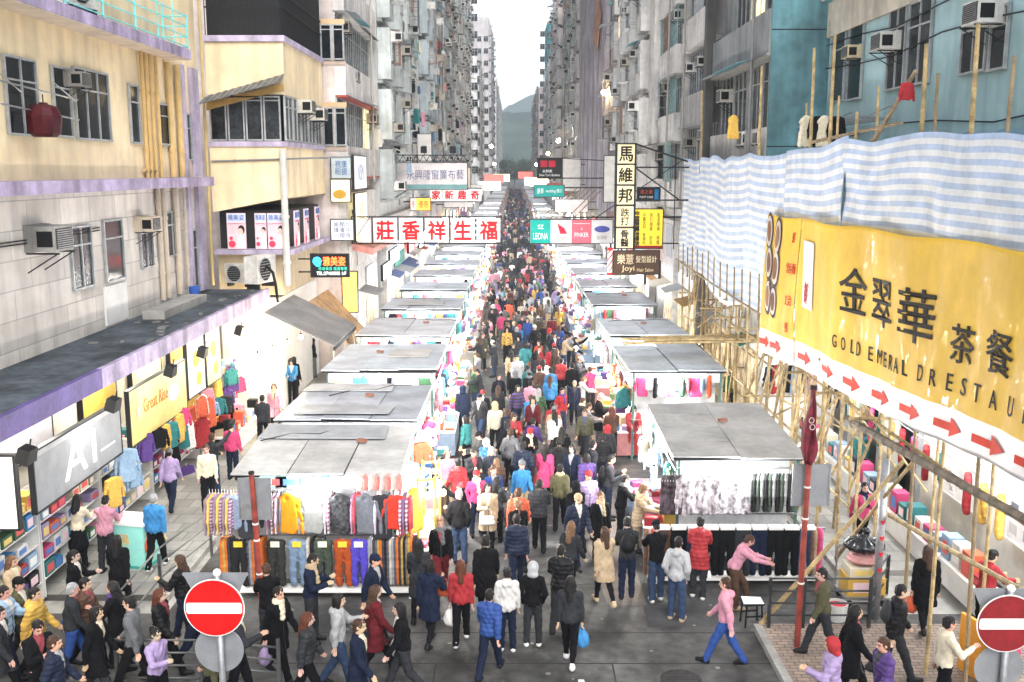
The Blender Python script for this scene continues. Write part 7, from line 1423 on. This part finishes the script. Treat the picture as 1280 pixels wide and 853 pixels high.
NEAR = [
 (391, 803, 85, 'phone', ('jacket', 'navy'), ('trousers', 'charcoal'), ('short', 'black'), 1.0, 'man in navy zip jacket looking down at the near left trousers rack', 'black', None),
 (845, 776, 150, 'pockets', ('hoodie', 'pale grey'), ('trousers', 'denim'), ('short', 'black'), .98, 'man in pale grey hooded top and blue jeans before black trousers rail', 'beige', None),
 (872, 748, 165, 'browse', ('parka', 'red'), ('trousers', 'charcoal'), ('short', 'black'), .98, 'person in bright red hooded parka facing the black trousers rail', 'white', None),
 (783, 748, 178, 'browse', ('jacket', 'charcoal'), ('trousers', 'navy'), ('short', 'black'), .98, 'man in charcoal jacket with dark backpack browsing beside right stall', 'black', ('backpack', 'black', 'black backpack on man browsing beside right stall')),
 (820, 752, 190, 'browse', ('jacket', 'black'), ('trousers', 'denim'), ('cap', 'black'), .97, 'person in black jacket and black cap between pale hooded man and stall', 'white', None),
 (634, 814, 182, 'stand', ('hoodie', 'white'), ('trousers', 'navy'), ('short', 'black'), .92, 'boy in white and navy hooded top standing with back to viewer', 'white', None),
 (666, 808, 175, 'pockets', ('jacket', 'black'), ('trousers', 'charcoal'), ('hood', 'pale grey'), .93, 'child in black vest with pale grey hood up', 'white', None),
 (577, 805, 178, 'carry', ('jacket', 'red'), ('trousers', 'black'), ('long', 'auburn'), .94, 'woman in rust red jacket walking away with white carrier bag', 'white', ('carrier_bag', 'white', 'white carrier bag held by woman in rust red jacket')),
 (538, 808, 160, 'walk_c', ('coat', 'navy'), ('leggings', 'black'), ('bob', 'black'), .96, 'woman in long navy coat walking beside rust red jacket woman', 'black', ('handbag', 'orange', 'orange red handbag carried by woman in long navy coat')),
 (552, 742, 5, 'walk_a', ('jacket', 'black'), ('trousers', 'dark red'), ('bun', 'light brown'), .97, 'woman with fair hair bun in black jacket walking towards the crossing', 'black', None),
 (608, 778, 185, 'walk_b', ('coat', 'black'), ('leggings', 'black'), ('short', 'black'), 1.02, 'tall figure in long black coat striding into the market', 'black', None),
 (712, 832, 170, 'carry', ('jacket', 'charcoal'), ('leggings', 'black'), ('long', 'black'), .96, 'woman in charcoal jacket with big bright blue bag crossing the road', 'white', ('carrier_bag', 'bright blue', 'big bright blue carrier bag of woman crossing the road')),
 (612, 846, 160, 'walk_a', ('puffer', 'blue'), ('trousers', 'navy'), ('short', 'black'), .93, 'child in bright blue puffer jacket at lower edge of crossing', 'black', None),
 (755, 757, 200, 'walk_c', ('coat', 'beige'), ('leggings', 'black'), ('long', 'brown'), .95, 'woman in beige coat and red scarf tones leaving the right stall', 'beige', None),
 (712, 748, 150, 'walk_b', ('sweater', 'charcoal'), ('trousers', 'black'), ('long', 'light brown'), .95, 'woman with long light brown hair in charcoal sweater near right stall', 'black', None),
 (646, 740, 182, 'carry', ('puffer', 'navy'), ('trousers', 'navy'), ('short', 'black'), .97, 'person in navy puffer jacket behind the white hooded boy', 'black', None),
 (648, 700, 178, 'walk_b', ('parka', 'orange'), ('trousers', 'charcoal'), ('short', 'brown'), .97, 'person in vivid orange parka in the middle of the street', 'black', None),
 (681, 632, 170, 'walk_a', ('coat', 'hot pink'), ('leggings', 'black'), ('long', 'black'), .96, 'woman in hot pink coat walking up the street centre', 'black', ('carrier_bag', 'red', 'red carrier bag beside the hot pink coat')),
 (674, 690, 182, 'walk_c', ('puffer', 'charcoal'), ('trousers', 'black'), ('short', 'black'), .99, 'man in charcoal puffer jacket behind the hot pink coat woman', 'black', None),
 (733, 645, 195, 'walk_a', ('puffer', 'purple'), ('leggings', 'black'), ('bob', 'black'), .95, 'girl in purple puffer jacket walking on the painted warm glow on the road', 'black', None),
 (702, 610, 182, 'stand', ('coat', 'black'), ('trousers', 'brown'), ('long', 'black'), .98, 'woman in long black coat with bag at mid street', 'black', ('handbag', 'red', 'red handbag beside woman in long black coat')),
 (666, 560, 0, 'walk_b', ('jacket', 'dark red'), ('trousers', 'black'), ('long', 'black'), .96, 'woman in dark red jacket approaching at mid street', 'black', None),
 (592, 640, 20, 'phone', ('jacket', 'charcoal'), ('trousers', 'black'), ('short', 'black'), .98, 'man in charcoal jacket looking at phone by the left stalls', 'black', None),
 (579, 545, 185, 'stand', ('coat', 'navy'), ('leggings', 'black'), ('hood', 'navy'), .97, 'hooded person in navy coat standing at second left stall', 'black', None),
 (560, 640, 20, 'stand', ('sweater', 'pink'), ('trousers', 'beige'), ('long', 'brown'), .95, 'woman in pale pink sweater beside the glowing bulbs of left stall', 'beige', None),
 (610, 690, 8, 'walk_c', ('coat', 'beige'), ('leggings', 'black'), ('long', 'black'), .95, 'woman in beige coat with crossbody bag facing the crossing', 'black', ('handbag', 'white', 'white handbag of woman in beige coat')),
 (715, 512, 182, 'stand', ('jacket', 'black'), ('trousers', 'denim'), ('short', 'black'), 1.0, 'man in black jacket and blue jeans walking up mid street', 'black', None),
 (738, 515, 200, 'browse', ('jacket', 'hot pink'), ('leggings', 'charcoal'), ('short', 'brown'), .95, 'person in pink jacket at the red lit stall', 'black', None),
 (764, 575, 190, 'phone', ('jacket', 'brown'), ('trousers', 'black'), ('long', 'auburn'), .95, 'woman with long auburn hair looking at right stall goods', 'black', None),
 (790, 572, 5, 'browse', ('puffer', 'red'), ('trousers', 'red'), ('long', 'black'), .95, 'woman in red puffer jacket minding the right stall street side', 'black', None),
 (775, 680, 95, 'browse', ('jacket', 'black'), ('trousers', 'black'), ('short', 'black'), .97, 'man in black jacket leaning towards right stall table', 'black', None),
 (760, 650, 90, 'phone', ('jacket', 'charcoal'), ('trousers', 'navy'), ('short', 'black'), .97, 'man with black backpack beside the right stall table', 'black', ('backpack', 'black', 'black backpack on man beside the right stall table')),
 (798, 690, 60, 'browse', ('parka', 'beige'), ('trousers', 'beige'), ('bob', 'light brown'), .95, 'person in beige parka bent over right stall table', 'black', None),
 # left pavement
 (197, 712, 178, 'carry', ('jacket', 'bright blue'), ('trousers', 'black'), ('short', 'grey'), .98, 'man in bright blue jacket with orange bag on the left pavement', 'white', ('carrier_bag', 'orange', 'orange carrier bag held by man in bright blue jacket')),
 (135, 716, 175, 'browse', ('jacket', 'pink'), ('trousers', 'charcoal'), ('short', 'black'), .97, 'person in pink and orange vest at the mint display chest', 'black', None),
 (100, 712, 178, 'browse', ('sweater', 'cream'), ('skirt', 'black'), ('long', 'black'), .95, 'woman in cream top browsing the packed shelves', 'black', None),
 (152, 768, 182, 'walk_a', ('coat', 'black'), ('trousers', 'charcoal'), ('long', 'black'), .95, 'woman in black coat walking onto the left pavement', 'black', None),
 (215, 640, 182, 'walk_b', ('jacket', 'lilac'), ('trousers', 'navy'), ('beanie', 'grey'), .95, 'person in lilac jacket and grey woolly hat on the left pavement', 'black', None),
 (268, 620, 150, 'reach', ('sweater', 'charcoal'), ('trousers', 'denim'), ('short', 'brown'), .98, 'person in charcoal sweater reaching to clothes by the pavement shop', 'black', None),
 (292, 600, 175, 'stand', ('jacket', 'hot pink'), ('trousers', 'navy'), ('short', 'black'), .95, 'person in hot pink jacket beside the near left stall edge', 'black', None),
 (366, 505, 10, 'browse', ('jacket', 'bright blue'), ('trousers', 'black'), ('hood', 'charcoal'), .98, 'hooded person in bright blue top at the toy display', 'black', None),
 (330, 560, 178, 'walk_a', ('jacket', 'charcoal'), ('trousers', 'black'), ('short', 'black'), .98, 'man in charcoal jacket walking along the left pavement', 'black', None),
 (345, 540, 5, 'walk_b', ('coat', 'pink'), ('leggings', 'black'), ('long', 'brown'), .95, 'woman in pink coat coming along the left pavement', 'black', None),
 # lower left crowd
 (55, 905, 50, 'phone', ('jacket', 'black'), ('trousers', 'black'), ('short', 'black'), 1.0, 'man in black jacket looking down in the lower left corner', 'black', None),
 (50, 850, 95, 'walk_a', ('parka', 'yellow'), ('trousers', 'black'), ('short', 'black'), .98, 'person in bright yellow parka in the lower left crowd', 'black', None),
 (95, 845, 120, 'walk_b', ('jacket', 'charcoal'), ('trousers', 'blue'), ('short', 'grey'), .98, 'grey haired person in charcoal jacket beside the yellow parka', 'black', None),
 (12, 850, 90, 'walk_c', ('puffer', 'pale blue'), ('trousers', 'navy'), ('short', 'black'), .98, 'person in pale blue puffer jacket at the left edge', 'black', None),
 (125, 880, 88, 'walk_b', ('coat', 'black'), ('trousers', 'charcoal'), ('bob', 'black'), .97, 'woman in black coat in the lower left crowd front', 'black', None),
 (172, 868, 270, 'walk_a', ('jacket', 'grey'), ('trousers', 'black'), ('short', 'black'), 1.0, 'man in grey jacket crossing leftward below the pavement', 'black', None),
 (205, 850, 90, 'walk_a', ('puffer', 'black'), ('trousers', 'black'), ('long', 'auburn'), .97, 'woman with auburn hair in black puffer beside the no entry sign', 'black', None),
 (200, 900, 60, 'walk_c', ('sweater', 'lilac'), ('leggings', 'black'), ('bun', 'black'), .9, 'girl in lilac sweater at lower edge beside the sign pole', 'black', None),
 (350, 850, 60, 'walk_b', ('coat', 'black'), ('trousers', 'black'), ('short', 'black'), .99, 'person in black coat passing behind the bright red sign', 'black', ('carrier_bag', 'lilac', 'lilac carrier bag of person in black coat behind the sign')),
 (338, 815, 200, 'browse', ('jacket', 'black'), ('trousers', 'charcoal'), ('short', 'brown'), .95, 'man in black jacket turned to the near left rack', 'black', None),
 (425, 860, 95, 'walk_c', ('hoodie', 'pale grey'), ('trousers', 'denim'), ('bob', 'black'), .97, 'woman in pale grey hooded top walking along the lower edge', 'black', ('handbag', 'charcoal', 'charcoal handbag of woman in pale grey hooded top')),
 (470, 845, 110, 'walk_a', ('coat', 'dark red'), ('trousers', 'black'), ('long', 'brown'), .97, 'woman in dark red coat below the near left stall corner', 'black', ('carrier_bag', 'white', 'white carrier bag of woman in dark red coat')),
 (468, 800, 70, 'walk_b', ('jacket', 'navy'), ('trousers', 'black'), ('cap', 'navy'), .98, 'man in navy jacket and navy cap before striped trousers rack', 'black', None),
 (270, 905, 270, 'walk_b', ('jacket', 'olive'), ('trousers', 'black'), ('short', 'black'), .98, 'person in olive jacket passing under the bright red sign', 'black', None),
 (20, 800, 85, 'walk_b', ('coat', 'beige'), ('leggings', 'black'), ('long', 'light brown'), .96, 'woman in beige coat at the left edge before packed shelves', 'black', None),
 (98, 792, 95, 'walk_c', ('jacket', 'black'), ('trousers', 'blue'), ('ponytail', 'black'), .95, 'woman with ponytail in black jacket before the packed shelves', 'black', None),
 (232, 800, 265, 'walk_c', ('puffer', 'black'), ('trousers', 'navy'), ('long', 'brown'), .96, 'woman in black puffer and navy trousers by the steps railing', 'black', None),
 (75, 925, 100, 'walk_a', ('puffer', 'navy'), ('trousers', 'black'), ('short', 'brown'), .98, 'person in navy puffer at the very bottom left edge', 'black', None),
 (300, 880, 100, 'walk_c', ('jacket', 'charcoal'), ('trousers', 'black'), ('beanie', 'black'), .98, 'person in charcoal jacket and black woolly hat below the sign', 'black', None),
 (5, 880, 95, 'walk_b', ('coat', 'charcoal'), ('trousers', 'black'), ('bob', 'black'), 0.97, 'woman in charcoal coat cut by the left edge of the crossing', 'black', None),
 (150, 840, 268, 'walk_c', ('coat', 'black'), ('leggings', 'black'), ('long', 'black'), 0.96, 'woman in long black coat heading left below the steps railing', 'black', None),
 (112, 835, 95, 'walk_a', ('puffer', 'brown'), ('trousers', 'black'), ('short', 'black'), 0.98, 'man in brown puffer jacket behind the grey haired person', 'black', None),
 (30, 835, 85, 'walk_a', ('jacket', 'olive'), ('trousers', 'charcoal'), ('cap', 'black'), 0.98, 'man in olive jacket and black cap in the lower left crowd', 'black', None),
 (245, 835, 92, 'walk_b', ('jacket', 'black'), ('trousers', 'navy'), ('ponytail', 'black'), 0.96, 'woman with ponytail in black jacket left of the bright red sign', 'black', None),
 (385, 885, 100, 'walk_b', ('puffer', 'charcoal'), ('trousers', 'black'), ('long', 'auburn'), 0.96, 'auburn haired woman in charcoal puffer at lower edge', 'black', None),
 (450, 900, 80, 'walk_a', ('coat', 'navy'), ('trousers', 'black'), ('short', 'brown'), 1.0, 'brown haired man in navy coat at the lower edge', 'black', None),
 (505, 870, 275, 'walk_b', ('jacket', 'black'), ('trousers', 'charcoal'), ('bob', 'black'), 0.96, 'woman in black jacket heading left at the lower edge', 'black', None),
 (525, 775, 178, 'walk_a', ('coat', 'charcoal'), ('leggings', 'black'), ('long', 'black'), 0.96, 'woman in charcoal coat rounding the near left stall corner', 'black', None),
 (700, 790, 165, 'walk_c', ('puffer', 'black'), ('trousers', 'charcoal'), ('short', 'black'), 1.0, 'man in black puffer jacket crossing behind blue bag woman', 'black', None),
 # right side
 (905, 832, 250, 'walk_a', ('hoodie', 'pink'), ('trousers', 'blue'), ('short', 'brown'), .96, 'person in dusty pink top striding past the stool', 'black', None),
 (915, 760, 80, 'lean', ('sweater', 'pink'), ('trousers', 'brown'), ('short', 'brown'), .93, 'person in pink sweater stooping before the black trousers rail', 'beige', None),
 (1153, 790, 175, 'carry', ('coat', 'black'), ('leggings', 'black'), ('long', 'brown'), .98, 'woman in long black coat entering the bright right shop pavement', 'black', ('carrier_bag', 'orange', 'orange carrier bag by woman in long black coat')),
 (1226, 800, 110, 'browse', ('jacket', 'red'), ('trousers', 'black'), ('short', 'black'), 1.0, 'man in red jacket browsing the bright right shop', 'black', None),
 (1060, 880, 85, 'walk_a', ('coat', 'black'), ('trousers', 'black'), ('bob', 'black'), .99, 'person in black coat hurrying over the brick pavement', 'black', None),
 (1115, 850, 80, 'walk_b', ('puffer', 'black'), ('trousers', 'charcoal'), ('short', 'black'), 1.0, 'man in black puffer jacket hurrying over the brick pavement', 'black', ('backpack', 'charcoal', 'charcoal backpack on man hurrying over the brick pavement')),
 (1035, 925, 265, 'walk_c', ('parka', 'lilac'), ('trousers', 'navy'), ('hood', 'red'), .95, 'child in lilac parka and red hood at lower edge', 'black', None),
 (1100, 925, 280, 'walk_b', ('puffer', 'purple'), ('trousers', 'black'), ('short', 'brown'), .97, 'person in purple puffer jacket at lower edge beside red hood child', 'black', None),
 (1175, 895, 90, 'walk_c', ('sweater', 'cream'), ('trousers', 'black'), ('short', 'black'), .97, 'person in cream sweater on brick pavement beside dusty sign', 'black', None),
 (1025, 820, 275, 'walk_b', ('jacket', 'olive'), ('trousers', 'charcoal'), ('short', 'black'), .96, 'man in olive jacket passing the black railing', 'black', None),
 (1255, 880, 200, 'stand', ('coat', 'hot pink'), ('leggings', 'black'), ('long', 'black'), .95, 'woman in hot pink coat half behind the dusty no entry sign', 'black', None),
 (1072, 610, 178, 'stand', ('jacket', 'teal'), ('trousers', 'black'), ('short', 'black'), .97, 'person in teal jacket behind the bamboo at right shops', 'black', None),
 (1075, 690, 5, 'walk_a', ('jacket', 'hot pink'), ('leggings', 'black'), ('ponytail', 'black'), .96, 'woman in hot pink jacket behind the bamboo poles', 'black', None),
 (912, 520, 178, 'stand', ('jacket', 'green'), ('trousers', 'black'), ('short', 'black'), .97, 'person in green jacket between bamboo and second right stall', 'black', None),
 (935, 518, 5, 'walk_b', ('puffer', 'charcoal'), ('leggings', 'black'), ('long', 'black'), .97, 'woman in charcoal puffer between bamboo and second right stall', 'black', None),
 (1262, 690, 60, 'sit', ('jacket', 'grey'), ('trousers', 'charcoal'), ('short', 'black'), .97, 'person in grey jacket seated inside the bright right shop', 'black', None)]
for q in NEAR: put_person(*q)
# stool for the seated person
q = TAKEN[-1]; so2 = empty('stool', 'pale stool under the seated person in the bright right shop', 'stool', (q[0] + .05, q[1] + .0, KERB)); MB().box(-.17, .17, -.17, .17, .36, .40).build('seat', white, so2)
for x in (-.13, .13):
    for y in (-.13, .13): MB().tube((x, y, 0), (x, y, .36), .015, n=6).build('leg', steel, so2)
# ---------------------------------------------------------------- the crowd between the rows: every figure one can tell apart
tops = ['jacket', 'puffer', 'hoodie', 'coat', 'parka', 'sweater', 'jacket', 'puffer']; tn = {'jacket': 'jacket', 'puffer': 'puffer jacket', 'hoodie': 'hooded top', 'coat': 'long coat', 'parka': 'parka', 'sweater': 'sweater'}
tc = ['black']*14 + ['charcoal']*8 + ['navy']*3 + ['brown', 'olive', 'dark red', 'grey'] + ['grey', 'grey', 'pale grey', 'white', 'navy', 'navy', 'blue', 'bright blue', 'pale blue', 'teal', 'green', 'olive', 'red', 'red', 'dark red', 'orange', 'yellow', 'beige', 'beige', 'brown', 'purple', 'lilac', 'pink', 'hot pink', 'cream']
bc = ['black', 'black', 'black', 'black', 'charcoal', 'navy', 'charcoal', 'denim', 'denim', 'navy', 'grey', 'beige', 'brown']; hk = ['short', 'short', 'short', 'long', 'long', 'bob', 'ponytail', 'bun', 'cap', 'beanie', 'hood']
seen = set()
def crowd_one(x, y, toward, face=None):
    for _ in range(60):
        t, c_, b_, h_ = random.choice(tops), random.choice(tc), random.choice(bc), random.choice(hk)
        hc = random.choice(['black']*5 + ['brown', 'brown', 'light brown', 'grey']) if h_ in ('short', 'long', 'bob', 'ponytail', 'bun') else random.choice(['black', 'grey', 'red', 'navy', 'beige', 'white'])
        k = (t, c_, b_, h_, hc, toward)
        if k not in seen: seen.add(k); break
    hn = {'short': 'short %s hair', 'long': 'long %s hair', 'bob': '%s bobbed hair', 'ponytail': '%s ponytail', 'bun': '%s hair bun', 'cap': '%s peaked cap', 'beanie': '%s woolly hat', 'hood': '%s hood'}[h_] % hc
    bt = 'trousers' if b_ != 'denim' else 'jeans'; bn = ('%s trousers' % b_) if b_ != 'denim' else 'blue jeans'
    br = (x < -.8 and random.random() < .55) and -90 or (x > 2.0 and random.random() < .55) and 90 or 0
    pt = random.choice(('striped', 'patterned')) if t in ('sweater', 'hoodie', 'coat') and random.random() < .3 and not br else None
    if t == 'coat' and pt: pt = 'patterned'
    lab = 'person in %s%s %s and %s, %s, %s' % (pt + ' ' if pt else '', c_, tn[t], bn, hn, ('browsing left stalls' if br < 0 else 'browsing right stalls') if br else 'facing viewer' if toward else 'facing away')
    pose = random.choice(('browse', 'phone', 'stand', 'reach', 'browse', 'pockets')) if br else random.choice(('walk_a', 'walk_b', 'walk_c', 'carry', 'stand', 'walk_a', 'walk_b', 'phone', 'pockets'))
    person(lab, x, y, (br if br else 0 if toward else 180) + random.gauss(0, 24), pose, (t, c_), (random.choice(('trousers', 'trousers', 'leggings')), b_), (h_, hc), random.uniform(.88, 1.0), zground(x, y), 'crowd walking between the stall rows', detail=y < 42, patt=pt)
    TAKEN.append((x, y))
def free(x, y, d): return all((x - a)**2 + (y - b)**2 > d*d for a, b in TAKEN)
y = 20.5; tries = 0
while N_PEOPLE < 290 and y < 66:
    dens = .9 if y > 24 else .7
    for _ in range(max(2, int(1.2*dens*4.6*.55))):
        for _t in range(12):
            x = random.uniform(-1.5, 2.7); yy = y + random.uniform(0, .55)
            if y < 26 and x > 2.2 and random.random() < .8: continue
            if free(x, yy, .50): crowd_one(x, yy, random.random() < .38); break
    y += .55
for i in range(14):
    x, yy = random.uniform(-9.2, -7.3), random.uniform(24, 58)
    if N_PEOPLE < 300 and free(x, yy, .5) and not (28.5 < yy < 34 and x < -8.3): crowd_one(x, yy, random.random() < .5)
LASTY = y
# ---------------------------------------------------------------- beyond that the crowd is one mass
def crowd_mass(y0, y1):
    base = []
    for pose in ('walk_a', 'walk_b', 'stand'):
        P = POSES[pose]; S1 = SDF(); P.torso(S1, .04)
        for a, e, w, d in P.arms: S1.cap(a, e, .085, .075, .04).cap(e, w, .07, .05, .02)
        S2 = SDF()
        for hp, kn, an, b in P.legs: S2.cap(hp, kn, .10, .085, .04).cap(kn, an - V3(0, 0, .05), .085, .07, .02)
        S3 = SDF(); S3.ell((0, .01, 0), (.092, .11, .125), .02, P.H)
        parts = []
        for S, mi in ((S1, 0), (S2, 1), (S3, 2)):
            me = S.mesh('tmp', .055, []); V = np.empty(len(me.vertices)*3, np.float32); me.vertices.foreach_get('co', V); Q = np.empty(len(me.loops), np.int32); me.loops.foreach_get('vertex_index', Q); parts.append((V.reshape(-1, 3), Q.reshape(-1, 4), mi)); bpy.data.meshes.remove(me)
        base.append(parts)
    cols = [C(c) for c in ('black', 'charcoal', 'grey', 'navy', 'blue', 'red', 'beige', 'pink', 'white', 'purple', 'teal')]; mats = [mat('crowd_%d' % i, c, .85, var=.1) for i, c in enumerate(cols)] + [mat('crowd_hair', (.02, .016, .014), .6)]
    Vs, Qs, Ms, nv = [], [], [], 0; y = y0
    while y < y1:
        for _ in range(4 if y < 100 else 3 if y < 150 else 2):
            x = random.uniform(-1.6, 2.8); a = R(180 if random.random() < .6 else 0) + random.gauss(0, .2); s = random.uniform(.88, 1.0); c, sn = math.cos(a)*s, math.sin(a)*s; yy = y + random.uniform(0, .8)
            for V, Q, mi in random.choice(base):
                q = np.stack([V[:, 0]*c - V[:, 1]*sn + x, V[:, 0]*sn + V[:, 1]*c + yy, V[:, 2]*s], 1); Vs.append(q); Qs.append(Q + nv); nv += len(q); Ms.append(np.full(len(Q), len(cols) if mi == 2 else random.choice((0, 1, 3)) if mi == 1 else random.choice((0, 0, 0, 0, 0, 1, 1, 1, 2, 2, 3, 3, 3, 4, 5, 6, 7, 8, 9))))
        y += .8 if y < 100 else 1.1 if y < 200 else 1.6
    o = obj('crowd', np_mesh('crowd', np.concatenate(Vs), np.concatenate(Qs), mats, np.concatenate(Ms)))
    tag(o, 'dense far crowd filling the street between the stall rows', 'crowd', kind='stuff')
crowd_mass(LASTY + .3, 400)
